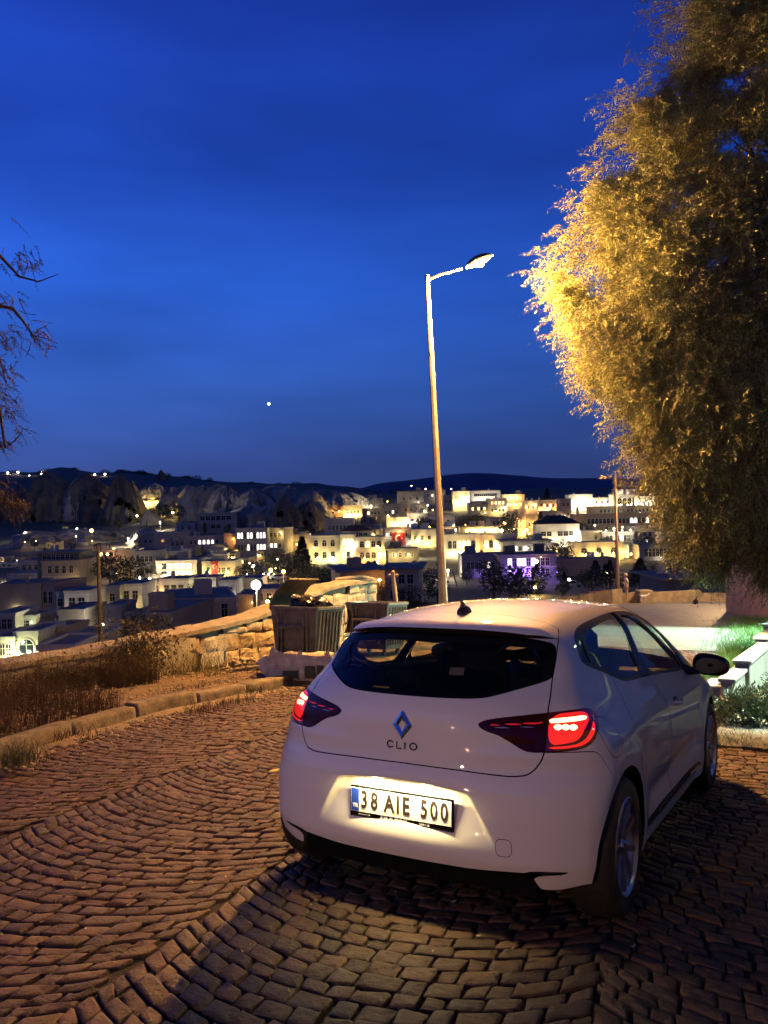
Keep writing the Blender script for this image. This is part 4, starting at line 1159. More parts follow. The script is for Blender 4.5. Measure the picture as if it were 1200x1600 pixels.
def blob(name, mt, sz, seed, amp=.25, n=24, sq=1.0, mw=None, parent=None, smooth='all'):
    bm = bmesh.new(); bmesh.ops.create_icosphere(bm, subdivisions=4, radius=1)
    for v in bm.verts:
        p = v.co.copy(); k = 1 + mnoise.noise(p * 1.6 + Vector((seed, 0, 0))) * amp + mnoise.noise(p * 4.5 + Vector((0, seed, 0))) * amp * .45 + abs(mnoise.noise(p * 9 + Vector((0, 0, seed)))) * amp * .2
        v.co = Vector((p.x * sz[0], p.y * sz[1], p.z * sz[2])) * k
    me = bpy.data.meshes.new(name); bm.to_mesh(me); bm.free(); me.materials.append(mt)
    me.polygons.foreach_set('use_smooth', [True] * len(me.polygons)); return link(name, me, parent, mw)
p = street(422, 1053)
for i, (dx, dy, s, col) in enumerate(((.42, .30, .24, (.012, .012, .013)), (.66, .40, .19, (.014, .014, .015)))):
    o = blob('rubbish_bag', mat('bin_bag', (.012, .012, .013), .25), (s, s * .9, s * .7), 3 + i, .35, mw=SM(p[0] + dx, p[1] + dy, 1.08))
    tag(o, ('shiny black rubbish bag heaped in the open container', 'smaller black rubbish bag at the right rim of the open container')[i], 'rubbish bag')
o = blob('crumpled_wrapper', mat('wrapper', (.6, .55, .45), .5), (.07, .05, .03), 9, .6, mw=SM(p[0] + .40, p[1] + .12, 1.24)); tag(o, 'crumpled pale wrapper lying on the black rubbish bags', 'wrapper')

# big woven sack, torn open, with a printed side
SACK = mat('woven_sack', (.70, .68, .60), .75, col2=(.42, .36, .28), vscale=8, bump=.6, bscale=18)
sp = street(436, 1064); q1 = street(524, 1056)
SK = empty('rubbish_sack', SM(-5.24, 6.72, .05, RAD(26)), 'torn white woven sack of rubbish with a dark printed side, in front of the containers', 'sack')
def sackside():
    n, k = 56, 7; V = []; rr_ = np.random.default_rng(4)
    for j in range(k):
        z = j / (k - 1)
        for i in range(n):
            a = 2 * math.pi * i / n; ca, sa = math.cos(a), math.sin(a); e = .45
            x = .62 * math.copysign(abs(ca) ** e, ca); y = .30 * math.copysign(abs(sa) ** e, sa)
            kx = 1 + .10 * z + .06 * math.sin(a * 5 + z * 3) + .05 * mnoise.noise(Vector((ca * 3, sa * 3, z * 3)))
            zt = .34 + .07 * math.sin(a * 3 + 1) + .07 * mnoise.noise(Vector((ca * 4, sa * 4, 2)))
            V.append((x * kx, y * kx, z * zt))
    F = [(j * n + i, j * n + (i + 1) % n, (j + 1) * n + (i + 1) % n, (j + 1) * n + i) for j in range(k - 1) for i in range(n)]
    return V, F
V_, F_ = sackside(); m = MB(); m.quadf(V_, F_); m.build('sack_cloth', SACK, SK, smooth='all')
o = blob('sack_filling', mat('plaster_rubble', (.55, .46, .34), .9, var=.5, vscale=9, bump=.8, bscale=20), (.56, .27, .12), 12, .5, parent=SK); o.matrix_local = T(0, 0, .25)
INKG = mat('sack_print', (.015, .028, .020), .6)
for i, (x0, x1, z0, z1) in enumerate(((-.30, -.08, .04, .15), (.03, .17, .04, .22), (.20, .30, .10, .23), (.34, .50, .06, .24))):
    m = MB(); y_ = -.345 if x1 < .4 else -.335; m.bbox(x0, y_ - .006, z0, x1, y_ + .004, z1, .003); m.build('printed_panel', INKG, SK)
m = MB(); m.bbox(-.06, -.356, .10, .02, -.342, .185, .003); m.build('printed_square', SACK, SK)
for i in range(4):
    a = (-.5, -.1, .3, .6)[i]; m = MB(); m.quadf([(a, -.32, .32), (a + .10, -.31, .33), (a + .07, -.33, .45), (a + .02, -.36, .42)], [(0, 1, 2, 3), (3, 2, 1, 0)]); m.build('torn_flap', SACK, SK)
# rubble of flat stones at the wall
rub = np.random.default_rng(21); rc = street(372, 1048)
RUBM = mat('rubble_tuff', (.42, .34, .23), .9, var=.4, vscale=10, bump=.6, bscale=30)
m = MB()
for i in range(110):
    x, y = rc[0] + rub.normal(0, .16), rc[1] + rub.normal(0, .34); s = rub.uniform(.02, .065); z = .13 + max(0, .10 - .25 * math.hypot(x - rc[0], (y - rc[1]) * .6)) * rub.uniform(0, 1)
    M_ = T(x, y, z) @ Matrix.Rotation(rub.uniform(0, 6), 4, 'Z') @ RX(rub.normal(0, .4)) @ RY(rub.normal(0, .4))
    m.bbox(-s, -s * rub.uniform(.5, .9), -s * .3, s, s * rub.uniform(.5, .9), s * .3, s * .2, M_)
o = m.build('rubble', RUBM, None, M_STREET.copy()); tag(o, 'small heap of flat broken stones at the foot of the stone wall', 'rubble', kind='stuff')
# loose pebbles and fallen leaves on verge and gutter
m = MB(); lf = MB()
for i in range(1500):
    y = rub.uniform(-1, 9); kx = kerb_x(y); t = rub.random(); 
    x = rub.uniform(-7.0, kx - .25) if t < .6 else kx + abs(rub.normal(0, .25)) + .05
    z = .13 if t < .6 else .004; s = rub.uniform(.008, .028)
    M_ = T(x, y, z) @ Matrix.Rotation(rub.uniform(0, 6), 4, 'Z') @ RX(rub.normal(0, .3))
    if i % 3: m.bbox(-s, -s * .7, -s * .4, s, s * .7, s * .5, s * .3, M_)
    else: lf.quadf([tuple(M_ @ Vector(p)) for p in ((-s, 0, .004), (0, -s * .4, .0), (s * 1.2, 0, .008), (0, s * .4, .003))], [(0, 1, 2, 3)])
o = m.build('gravel', RUBM, None, M_STREET.copy()); tag(o, 'scattered pebbles on the dirt verge and in the gutter', 'gravel', kind='stuff')
for i in range(500):
    x, y = rub.uniform(-4.5, 3), rub.uniform(-2, 6); s = rub.uniform(.008, .018); M_ = T(x, y, .012) @ Matrix.Rotation(rub.uniform(0, 6), 4, 'Z')
    lf.quadf([tuple(M_ @ Vector(p)) for p in ((-s, 0, .006), (0, -s * .3, .0), (s * 1.2, 0, .01), (0, s * .3, .004))], [(0, 1, 2, 3)])
o = lf.build('leaf_litter', mat('dry_leaf', (.40, .30, .14), .7), None, M_STREET.copy()); tag(o, 'dry leaf scraps scattered over the cobbles and the gutter', 'leaf litter', kind='stuff')
p = street(431, 1211); m = MB(); vs = []; 
for t_ in np.linspace(0, 1, 9):
    w_ = .024 * math.sin(math.pi * t_ ** .8); vs += [(-.055 + .11 * t_, -w_, .012 + .012 * t_), (-.055 + .11 * t_, 0, .018 + .004 * math.sin(6 * t_)), (-.055 + .11 * t_, w_, .014 + .015 * t_)]
m.quadf(vs, [(3 * i + j, 3 * i + 3 + j, 3 * i + 4 + j, 3 * i + 1 + j) for i in range(8) for j in (0, 1)])
o = m.build('fallen_leaf', mat('yellow_leaf', (.62, .50, .06), .5), None, SM(p[0], p[1], .02, RAD(55)), smooth='all'); tag(o, 'yellow leaf lying on the cobbles left of the car', 'leaf')

# ================================================================== PLANTS BY THE WALL
def blades(n, fx, h, w, bend, mt, name, label, cat, seed, seg=4, kind='stuff'):
    r = np.random.default_rng(seed); P = np.array([fx(r) for _ in range(n)]); hh = r.uniform(h[0], h[1], n); az = r.uniform(0, 2 * math.pi, n); bd = r.uniform(bend[0], bend[1], n)
    ww = r.uniform(w[0], w[1], n); fa = r.uniform(0, math.pi, n); V = np.zeros((n, seg + 1, 2, 3))
    for k in range(seg + 1):
        t = k / seg; c = P + np.stack([np.cos(az) * bd * hh * t * t, np.sin(az) * bd * hh * t * t, hh * t * (1 - .25 * bd * t)], 1)
        wv = np.stack([np.cos(fa), np.sin(fa), 0 * fa], 1) * (ww * (1 - t * .92))[:, None] / 2; V[:, k, 0] = c - wv; V[:, k, 1] = c + wv
    i = np.arange(n)[:, None] * (seg + 1) * 2 + np.arange(seg)[None] * 2; F = np.stack([i, i + 1, i + 3, i + 2], -1).reshape(-1, 4)
    return V.reshape(-1, 3), F
def leaves_geo(C, D, L, W, seed=0, N=None):
    """many leaves: centre C, direction D, length L, width W -> folded diamonds"""
    r = np.random.default_rng(seed); n = len(C); D = D / np.linalg.norm(D, axis=1, keepdims=True); q = r.normal(size=(n, 3)); S_ = np.cross(D, q); S_ /= np.linalg.norm(S_, axis=1, keepdims=True)
    U = np.cross(D, S_); L = np.asarray(L).reshape(-1, 1) * np.ones((n, 1)); W = np.asarray(W).reshape(-1, 1) * np.ones((n, 1))
    V = np.stack([C, C + D * L * .45 - S_ * W / 2 + U * W * .15, C + D * L, C + D * L * .45 + S_ * W / 2 + U * W * .15], 1); i = np.arange(n)[:, None] * 4
    return V.reshape(-1, 3), i + np.array([[0, 1, 2, 3]])
def leafmat(name, c1, c2, rough=.5, trans=.25, sc=1.5):
    mt = mat(name, c1, rough, col2=c2, vscale=sc); t = mt.node_tree; b = t.nodes['Principled BSDF']; o = t.nodes['Material Output']
    tl = t.nodes.new('ShaderNodeBsdfTranslucent'); mx = t.nodes.new('ShaderNodeMixShader'); mx.inputs[0].default_value = trans
    for l in list(t.links):
        if l.to_socket == b.inputs['Base Color']: t.links.new(l.from_socket, tl.inputs[0])
    t.links.new(b.outputs[0], mx.inputs[1]); t.links.new(tl.outputs[0], mx.inputs[2]); t.links.new(mx.outputs[0], o.inputs[0]); return mt
def multi(name, parts, mats, mw=None, parent=None, **k):
    V = []; F = []; off = 0; mi = []; 
    for j, (v, f) in enumerate(parts): V.append(v); F.append(np.asarray(f) + off); off += len(v); mi += [j] * len(f)
    me = mesh_np(name, np.concatenate(V), np.concatenate(F), None); 
    for q in mats: me.materials.append(q)
    me.polygons.foreach_set('material_index', mi); o = link(name, me, parent, mw); return tag(o, **k)
DRY = leafmat('dry_grass', (.105, .065, .030), (.05, .030, .014), .8, .2); GRN = leafmat('weed_green', (.07, .085, .03), (.035, .045, .018), .6, .2)
def weed_pos(r):
    y = r.uniform(-.8, 5.0); k = kerb_x(y); x = r.uniform(-7.0, k - .22); 
    if y > 3.2 and x > -6.45: x = -7.0 + r.random() * .5
    if float(fbm(np.array([x * 1.0 + 40]), np.array([y + 40.0]), .8, 2, 13)[0]) < -.05: x = x * .25 - 6.9 * .75; y += r.normal(0, .2)
    return (x, y, .08)
A = blades(11000, weed_pos, (.10, .48), (.003, .008), (.05, .7), DRY, '', '', '', 31)
B = blades(900, weed_pos, (.4, .8), (.004, .007), (.02, .25), DRY, '', '', '', 32)
r_ = np.random.default_rng(33); n_ = 15000; C_ = np.array([weed_pos(r_) for _ in range(n_)]); C_[:, 2] += np.abs(r_.normal(.12, .15, n_)); D_ = r_.normal(size=(n_, 3)) + [0, 0, -.4]
Lw = leaves_geo(C_, D_, r_.uniform(.025, .06, n_), r_.uniform(.008, .02, n_), 34)
multi('dry_weeds', [A, B, Lw], [DRY, DRY, DRY], M_STREET.copy(), label='tall tangle of dry brown weeds in front of the stone wall', cat='weeds', kind='stuff')
def tuft(name, label, cx, cy, n, h, sx, sy, mt, seed, bend=(.2, .9), z=.1, kind='stuff', group=None):
    fx = lambda r: (cx + r.normal(0, sx), cy + r.normal(0, sy), z)
    V, F = blades(n, fx, h, (.003, .007), bend, mt, '', '', '', seed)
    o = link(name, mesh_np(name, V, F, mt), None, M_STREET.copy()); return tag(o, label, 'grass', group)
g1 = on_x(300, 1052, -6.85)
tuft('grass_tuft', 'long dry grass tuft arching against the rendered part of the wall', -6.85, g1[1], 420, (.2, .6), .10, .38, leafmat('grass_olive', (.17, .15, .07), (.08, .075, .03), .7, .2), 41, (.3, 1.1))
for i, (u, v, n, h_, l) in enumerate(((365, 1098, 160, .16, 'dark green weed tuft growing over the kerb below the rubble heap'), (318, 1108, 170, .18, 'weed tuft in the gutter right of the gutter cement'), (395, 1080, 120, .14, 'small weed at the kerb joint below the containers'), (445, 1062, 130, .13, 'weed tuft at the foot of the torn sack'),
                                  (20, 1190, 380, .26, 'dark weed clump hanging over the kerb at the left edge of the photo'), (108, 1148, 120, .15, 'thin weeds on the second visible kerbstone'), (330, 1058, 120, .16, 'low weed in the middle of the dirt verge'), (405, 1052, 140, .12, 'low weeds between rubble heap and containers'), (300, 1078, 200, .12, 'short weeds along the inner edge of the kerb'))):
    q = street(u, v, .08); kx = kerb_x(q[1]); tuft('weed_tuft', l, q[0], q[1], n, (h_ * .4, h_), .09, .13 if i != 8 else .4, GRN if i % 2 == 0 else DRY, 50 + i, (.2, 1.2), z=.06 if q[0] > kx - .1 else .1, group='weed tufts along the kerb')
    if i == 8: COL.objects[-1]['kind'] = 'stuff'
# leafy climber over the wall
r_ = np.random.default_rng(61); cc = on_x(215, 1030, -6.95); n_ = 1500
C_ = np.stack([-6.95 + r_.normal(0, .10, n_), cc[1] + r_.normal(0, .34, n_), .10 + np.abs(r_.normal(.38, .24, n_))], 1); D_ = r_.normal(size=(n_, 3)) + [.3, 0, -1.0]
Lw = leaves_geo(C_, D_, r_.uniform(.05, .11, n_), r_.uniform(.018, .035, n_), 62); st = MB()
for i in range(14):
    y0 = cc[1] + r_.normal(0, .3); st.tube([(-6.95, y0, .05), (-6.92 + r_.normal(0, .05), y0 + r_.normal(0, .1), .4), (-6.9 + r_.normal(0, .1), y0 + r_.normal(0, .25), .8)], [.008, .006, .003], 5)
o = empty('wall_shrub', M_STREET.copy(), 'leafy shrub with long brown leaves leaning on the wall where the weeds end', 'shrub')
link('foliage', mesh_np('foliage', *Lw, leafmat('climber_leaf', (.13, .10, .045), (.06, .055, .02), .5, .25)), o); st.build('stem', mat('twig', (.07, .05, .035), .9), o)
print('env done')

# ================================================================== STREET LAMP
POLEM = mat('painted_pole', (.40, .36, .28), .45, metal=.4, var=.35, vscale=3)
SODIUM = (1.0, .46, .11)
lamp_base = atw(697, 1020, 16.2); lamp_top = atw(668, 437, 16.0)
LB = Vector(lamp_base); LT = Vector(lamp_top)
SL = empty('street_lamp', T(*lamp_base), 'tall grey street lamp pole with one orange sodium lantern, lit, behind the car', 'street lamp')
d_ = (LT - LB)
m = MB(); m.tube([(0, 0, -.3), tuple(d_ * .02), tuple(d_ * .5), tuple(d_)], [.095, .092, .068, .046], 8, up=(1, 0, 0)); m.build('pole', POLEM, SL, smooth=False)
m = MB(); m.bbox(-.2, -.2, -.25, .2, .2, .12, .02); m.build('pole_base', CEM, SL)
m = MB(); m.tube([tuple(d_ * .995), tuple(d_ * 1.012)], [.055, .055], 10); m.tube([tuple(d_ * .80), tuple(d_ * .806)], [.058, .058], 10); m.build('collar', POLEM, SL)
HP = Vector(atw(748, 409, 15.4)) - LB; AE = Vector(atw(722, 420, 15.65)) - LB
m = MB(); m.tube([tuple(d_), tuple(d_ * .6 + AE * .4 + Vector((0, 0, .02))), tuple(AE)], [.034, .03, .028], 8); m.build('arm', POLEM, SL, smooth=True)
dir_ = (HP - AE).normalized(); yaw_ = math.atan2(dir_.y, dir_.x); Mh = T(*HP) @ RZ(yaw_) @ RY(-.22)
m = MB()
for k in range(2): pass
def capsule(m, L, W, H, M_, n=14, k=12, low=0.15):
    vs = []; fs = []
    for i in range(k + 1):
        t = i / k; x = (t - .5) * L; w_ = W / 2 * (math.sin(math.pi * min(max(t, .02), .98)) ** .55); h_ = H * (math.sin(math.pi * min(max(t, .02), .98)) ** .6)
        for j in range(n + 1):
            a = math.pi * j / n; vs.append(tuple(M_ @ Vector((x, w_ * math.cos(a), h_ * math.sin(a) * (1 if low > 0 else -.55)))))
    for i in range(k):
        for j in range(n): fs.append((i * (n + 1) + j, (i + 1) * (n + 1) + j, (i + 1) * (n + 1) + j + 1, i * (n + 1) + j + 1))
    m.quadf(vs, fs)
capsule(m, .62, .30, .12, Mh); HD = m.build('lantern', mat('lantern_grey', (.06, .05, .04), .6), SL, smooth='all')
m = MB(); capsule(m, .50, .24, .10, Mh @ T(.03, 0, -.004), low=-1); m.build('lantern_glass', mat('sodium_glass', (.05, .03, .01), .5, emit=(1, .55, .07), estr=5), HD, smooth='all')
m = MB(); m.sphere((0, 0, 0), .055, 12, (1.9, 1, .7)); o = m.build('bulb', emitmat('sodium_bulb', (1, .85, .55), 220), SL, smooth='all'); o.matrix_local = T(*(HP + Vector((0, -.02, -.07))))
light('lantern_light', 'POINT', T(*(LB + HP + Vector((0, 0, -.16)))), 12500, SODIUM, .11, None).parent = None
bpy.data.objects['lantern_light'].parent = SL; bpy.data.objects['lantern_light'].matrix_world = T(*(LB + HP + Vector((0, 0, -.16))))

def simple_lamp(label, pos, top, energy, col, kind='POINT', spot=None, head=True, aim=None, glass=None, name='street_lamp', grp=None, arm=(0, 0)):
    """a whole lamp post; used also for the ones that stand behind the camera"""
    R_ = empty(name, T(*pos), label, 'street lamp', grp); h = top
    m = MB(); m.tube([(0, 0, -.5), (0, 0, h * .5), (0, 0, h)], [.09, .07, .05], 8); m.build('pole', POLEM, R_, smooth=True)
    m = MB(); m.tube([(0, 0, h - .02), (arm[0] * .6, arm[1] * .6, h + .12), (arm[0], arm[1], h + .14)], .03, 8); m.build('arm', POLEM, R_, smooth=True)
    a = math.atan2(arm[1], arm[0]); M_ = T(arm[0], arm[1], h + .13) @ RZ(a)
    m = MB(); capsule(m, .6, .28, .11, M_); m.build('lantern', POLEM, R_, smooth='all')
    m = MB(); capsule(m, .46, .22, .07, M_ @ T(0, 0, -.004), low=-1); m.build('lantern_glass', glass, R_, smooth='all')
    o = light('lantern_light', kind, T(pos[0] + arm[0], pos[1] + arm[1], pos[2] + h - .05), energy, col, .1, None, spot)
    if aim is not None:
        dv = Vector(aim) - o.matrix_world.translation; o.matrix_world = T(*o.matrix_world.translation) @ dv.to_track_quat('-Z', 'Y').to_matrix().to_4x4()
    mw = o.matrix_world.copy(); o.parent = R_; o.matrix_world = mw; return R_
COOL2 = None
G_SOD = emitmat('sodium_glass_low', (1.0, .66, .30), 260); G_COOL = emitmat('cool_glass', (.75, 1, .82), 40)
simple_lamp('grey street lamp with a warm lantern standing up the street behind the camera', c2w((-4.2, -25.0, 0)), 3.2, 4700, (1, .56, .27), glass=G_SOD, arm=(.9, .5))
simple_lamp('second cool greenish lamp further down the street behind the tree', c2w((1.7, 22.5, -.4)), 4.0, 10500, (.60, 1, .80), 'SPOT', 102, aim=c2w((-1.2, 20.0, 0)), glass=G_COOL, arm=(-.9, 0))
simple_lamp('unseen cool-white lamp added to light the ground the car doors reflect', c2w((6.6, 5.0, -.2)), 5.0, 5200, (.74, 1, .80), 'SPOT', 54, aim=c2w((5.9, 4.6, 0)), glass=G_COOL, arm=(-.6, 0))  # unseen lamp added to brighten what the car doors reflect
sheet('yard', 2.75, 7.6, -2.0, 4.75, .012, mat('yard_gravel', (.34, .33, .27), .95, col2=(.20, .21, .15), vscale=8, bump=.8, bscale=40), 30, 40, .05, .5)
simple_lamp('low cool-white garden lamp outside the photo, lighting the bush and the white kerb', c2w((3.9, 9.8, -.2)), 5.0, 9000, (.72, 1, .80), 'SPOT', 82, aim=c2w((2.1, 9.3, 0)), glass=G_COOL, arm=(-.6, 0))
simple_lamp('street lamp with an orange lantern hidden behind the big tree at the plaza corner', atw(1165, 945, 47), 6.5, 5000, (1, .60, .26), glass=G_SOD, arm=(-1, -.3))

# thin pole at the plaza edge
pb = atw(966, 937, 50); pt = atw(961, 742, 50)
o = empty('flag_pole', T(*pb), 'thin bare metal pole at the parapet beyond the car roof', 'pole'); m = MB(); d_ = Vector(pt) - Vector(pb)
m.tube([(0, 0, -.3), tuple(d_ * .5), tuple(d_)], [.13, .10, .07], 8); m.build('pole', mat('pole_brown', (.20, .15, .10), .5, metal=.5), o, smooth=True)
m = MB(); m.bbox(-.22, -.22, -.4, .22, .22, .1, .02); m.build('pole_base', CEM, o)

# ================================================================== PLAZA PARAPET, PERSON, DOG
PARM = mat('parapet_stone', (.36, .29, .20), .9, var=.45, vscale=2, bump=.6, bscale=8)
PP = empty('plaza_parapet', None, 'pale stone parapet with stepped caps along the far edge of the street', 'parapet')
def wseg(u0, v0t, v0b, u1, v1t, v1b, dep0, dep1, th, name='parapet_stone', mt=PARM, parent=PP):
    a, b = atw(u0, v0b, dep0), atw(u1, v1b, dep1); at_, bt_ = atw(u0, v0t, dep0), atw(u1, v1t, dep1); m = MB()
    n = np.array([-(b - a)[1], (b - a)[0], 0]); n = n / np.linalg.norm(n) * th
    if n[1] < 0: n = -n
    za, zb = min(a[2], at_[2]), min(b[2], bt_[2])
    vs = [(a[0], a[1], za - .8), (b[0], b[1], zb - .8), (b[0] + n[0], b[1] + n[1], zb - .8), (a[0] + n[0], a[1] + n[1], za - .8), (a[0], a[1], at_[2]), (b[0], b[1], bt_[2]), (b[0] + n[0], b[1] + n[1], bt_[2]), (a[0] + n[0], a[1] + n[1], at_[2])]
    m.quadf(vs, [(0, 1, 5, 4), (1, 2, 6, 5), (2, 3, 7, 6), (3, 0, 4, 7), (4, 5, 6, 7)]); return m.build(name, mt, parent)
# the stepped part: wedge stones, each cap higher than the last
steps = [(866, 893, 933, 46), (893, 912, 930, 46.5), (912, 926, 927, 47), (926, 938, 924, 47.5), (938, 962, 921, 48)]
for i, (u0, u1, vt_, dp) in enumerate(steps):
    w_ = wseg(u0, vt_ + 1.5, 944, u1 - 5, vt_, 942, dp + .8, dp, .9); wseg(u1 - 5, vt_, 942, u1 + 1, vt_ + 7, 943, dp, dp + .9, .5)
wseg(966, 928, 938, 1001, 925, 940, 50.5, 50.5, .4)
wseg(1001, 924, 941, 1021, 923, 941, 49.8, 49.8, 1.0)
wseg(1021, 926, 940, 1096, 922, 938, 52, 53, .4); wseg(1096, 927, 938, 1140, 927, 938, 53, 53, .4)
# person facing left, forearms raised in front
def skin_figure(name, joints, edges, mt, mw, parent=None, sub=1):
    me = bpy.data.meshes.new(name); me.from_pydata([j[:3] for j in joints], edges, []); o = bpy.data.objects.new(name, me); COL.objects.link(o)
    o.modifiers.new('Skin', 'SKIN'); o.modifiers['Skin'].use_smooth_shade = True
    for i, j in enumerate(joints):
        s_ = me.skin_vertices[0].data[i]; r = j[3]; s_.radius = (r, r) if not isinstance(r, tuple) else r; s_.use_root = (i == 0)
    md = o.modifiers.new('Sub', 'SUBSURF'); md.levels = md.render_levels = sub
    bpy.context.view_layer.update(); me2 = bpy.data.meshes.new_from_object(o.evaluated_get(bpy.context.evaluated_depsgraph_get())); me2.materials.clear(); me2.materials.append(mt)
    bpy.data.objects.remove(o); me2.polygons.foreach_set('use_smooth', [True] * len(me2.polygons)); return link(name, me2, parent, mw)
pp = atw(979, 940, 49.3)
PE = empty('person', T(*pp), 'person in a pale top and knee-length trousers standing by the parapet, arms bent, facing left', 'person')
SKIN = mat('skin', (.42, .26, .17), .6); CLOTH = mat('pale_cloth', (.60, .50, .40), .9); TROU = mat('tan_cloth', (.34, .25, .17), .9)
s_ = 1.0
J = [(0, 0, .92, .13), (0, 0, 1.12, .115), (-.01, 0, 1.32, .14), (-.02, 0, 1.44, .06), (-.035, 0, 1.52, .05),
     (0, -.09, .86, .095), (-.03, -.10, .48, .065), (.02, -.10, .09, .042), (-.13, -.10, .04, .035),
     (0, .09, .86, .095), (.05, .10, .48, .065), (.12, .10, .09, .042), (-.02, .10, .04, .035),
     (-.01, -.20, 1.38, .055), (.03, -.24, 1.12, .042), (-.20, -.20, 1.14, .034), (-.27, -.19, 1.16, .03),
     (-.01, .20, 1.38, .055), (.03, .24, 1.12, .042), (-.20, .20, 1.17, .034), (-.27, .19, 1.20, .03)]
E_ = [(0, 1), (1, 2), (2, 3), (3, 4), (0, 5), (5, 6), (6, 7), (7, 8), (0, 9), (9, 10), (10, 11), (11, 12), (2, 13), (13, 14), (14, 15), (15, 16), (2, 17), (17, 18), (18, 19), (19, 20)]
skin_figure('body', J, E_, SKIN, None, PE)
m = MB(); m.sphere((-.045, 0, 1.62), .105, 16, (.95, .80, 1.15)); m.sphere((-.145, 0, 1.61), .022, 8, (1, .8, 1.2)); m.sphere((-.04, -.085, 1.61), .025, 8, (.9, .5, 1.3)); m.sphere((-.04, .085, 1.61), .025, 8, (.9, .5, 1.3))
m.build('head', SKIN, PE, smooth='all'); m = MB(); m.sphere((-.025, 0, 1.655), .108, 16, (.98, .88, .92)); m.build('cap', CLOTH, PE, smooth='all')
skin_figure('shirt', [(0, 0, .84, .17), (0, 0, 1.1, .145), (-.01, 0, 1.34, .165), (-.01, 0, 1.43, .09), (-.01, -.19, 1.37, .075), (.02, -.235, 1.18, .062), (-.01, .19, 1.37, .075), (.02, .235, 1.18, .062)], [(0, 1), (1, 2), (2, 3), (2, 4), (4, 5), (2, 6), (6, 7)], CLOTH, None, PE)
skin_figure('trousers', [(0, 0, .90, .145), (0, -.09, .82, .112), (-.03, -.10, .46, .08), (0, .09, .82, .112), (.05, .10, .46, .08)], [(0, 1), (1, 2), (0, 3), (3, 4)], TROU, None, PE)
dg = atw(1003, 939, 48.6)
WHITE = mat('dog_white', (.66, .62, .54), .9)
DG = empty('dog', T(*dg), 'small white dog standing beside the square block of the parapet', 'dog')
skin_figure('body', [(0, 0, .30, .085), (.14, 0, .31, .09), (.32, 0, .31, .075), (.40, 0, .38, .05), (.47, 0, .43, .055), (.56, 0, .42, .025), (.16, -.06, .22, .04), (.17, -.06, .10, .022), (.19, -.06, .02, .024), (.16, .06, .22, .04), (.15, .06, .10, .022), (.17, .06, .02, .024),
                     (-.02, -.05, .24, .045), (-.06, -.05, .13, .024), (-.02, -.05, .02, .024), (-.02, .05, .24, .045), (-.08, .05, .13, .024), (-.05, .05, .02, .024), (-.12, 0, .36, .02), (-.20, 0, .44, .014)],
            [(0, 1), (1, 2), (2, 3), (3, 4), (4, 5), (2, 6), (6, 7), (7, 8), (2, 9), (9, 10), (10, 11), (0, 12), (12, 13), (13, 14), (0, 15), (15, 16), (16, 17), (0, 18), (18, 19)], WHITE, None, DG)
m = MB(); m.prism([(.43, .46), (.47, .46), (.44, .53)], .02, .035, RX(math.pi / 2) @ T(0, 0, 0)); m.build('ear', WHITE, DG)
m = MB(); m.prism([(.43, .46), (.47, .46), (.44, .53)], -.035, -.02, RX(math.pi / 2)); m.build('ear', WHITE, DG)
DG.scale = (.95,) * 3
ct = atw(1087, 944, 47)
CT = empty('cat', T(*ct), 'small dark cat sitting on the plaza in front of the long low parapet', 'cat')
skin_figure('body', [(0, 0, .12, .10), (.02, 0, .26, .075), (.04, 0, .35, .04), (.06, 0, .42, .055), (.11, 0, .40, .02), (.10, -.05, .18, .03), (.13, -.05, .02, .022), (.10, .05, .18, .03), (.13, .05, .02, .022), (-.10, 0, .04, .025), (-.22, .05, .03, .016)],
            [(0, 1), (1, 2), (2, 3), (3, 4), (1, 5), (5, 6), (1, 7), (7, 8), (0, 9), (9, 10)], mat('dark_fur', (.05, .035, .025), .9), None, CT)

# ================================================================== GARDEN WALL ON THE RIGHT
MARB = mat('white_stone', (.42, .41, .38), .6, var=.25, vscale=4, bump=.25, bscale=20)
MARBS = mat('white_stone_shaded', (.30, .285, .25), .8, var=.45, vscale=3, bump=.6, bscale=12)  # same stone, coloured darker so the block sides look less lit
GW = empty('garden_wall', M_STREET.copy(), 'white stepped garden wall with flat stone caps right of the car bonnet', 'wall')
blk = [(.13, .42, 7.7, 8.5, .20), (.40, .60, 7.15, 9.0, .36), (.42, .66, 8.35, 11.7, .47), (.34, .58, 11.8, 14.6, .55), (.22, .46, 14.7, 18.5, .62), (.02, .26, 18.6, 23, .68)]
for x0, x1, y0, y1, h in blk:
    m = MB(); m.bbox(x0 + .03, y0 + .03, -.6, x1 - .03, y1 - .02, h - .05, .01); b_ = m.build('wall_block', MARBS, GW)
    m = MB(); m.bbox(x0, y0, h - .047, x1, y1, h, .010); m.build('cap_stone', MARB, b_)
m = MB(); m.bbox(.40, 6.78, -.3, 4.5, 7.02, .14, .015); m.bbox(.38, 7.03, -.3, .56, 7.62, .12, .015); tag(m.build('garden_kerb', MARB, None, M_STREET.copy()), 'low white stone kerb running across in front of the garden wall', 'kerb')
GARD = mat('garden_soil', (.17, .18, .10), .95, col2=(.09, .085, .05), vscale=5, bump=.6, bscale=20)
sheet('garden_bed', .62, 9, 7.02, 30, -.02, GARD, 20, 40, .08, 1.2)
sheet('gravel_strip', .60, 6, 4.8, 6.8, .018, mat('pale_gravel', (.36, .34, .28), .95, col2=(.20, .20, .14), vscale=20, bump=1.0, bscale=60), 60, 30, .05, .3)
LEAFG = leafmat('shrub_leaf', (.075, .10, .045), (.035, .055, .025), .45, .25, 4); LEAFB = leafmat('bright_grass', (.10, .24, .05), (.06, .15, .03), .6, .35, 3)
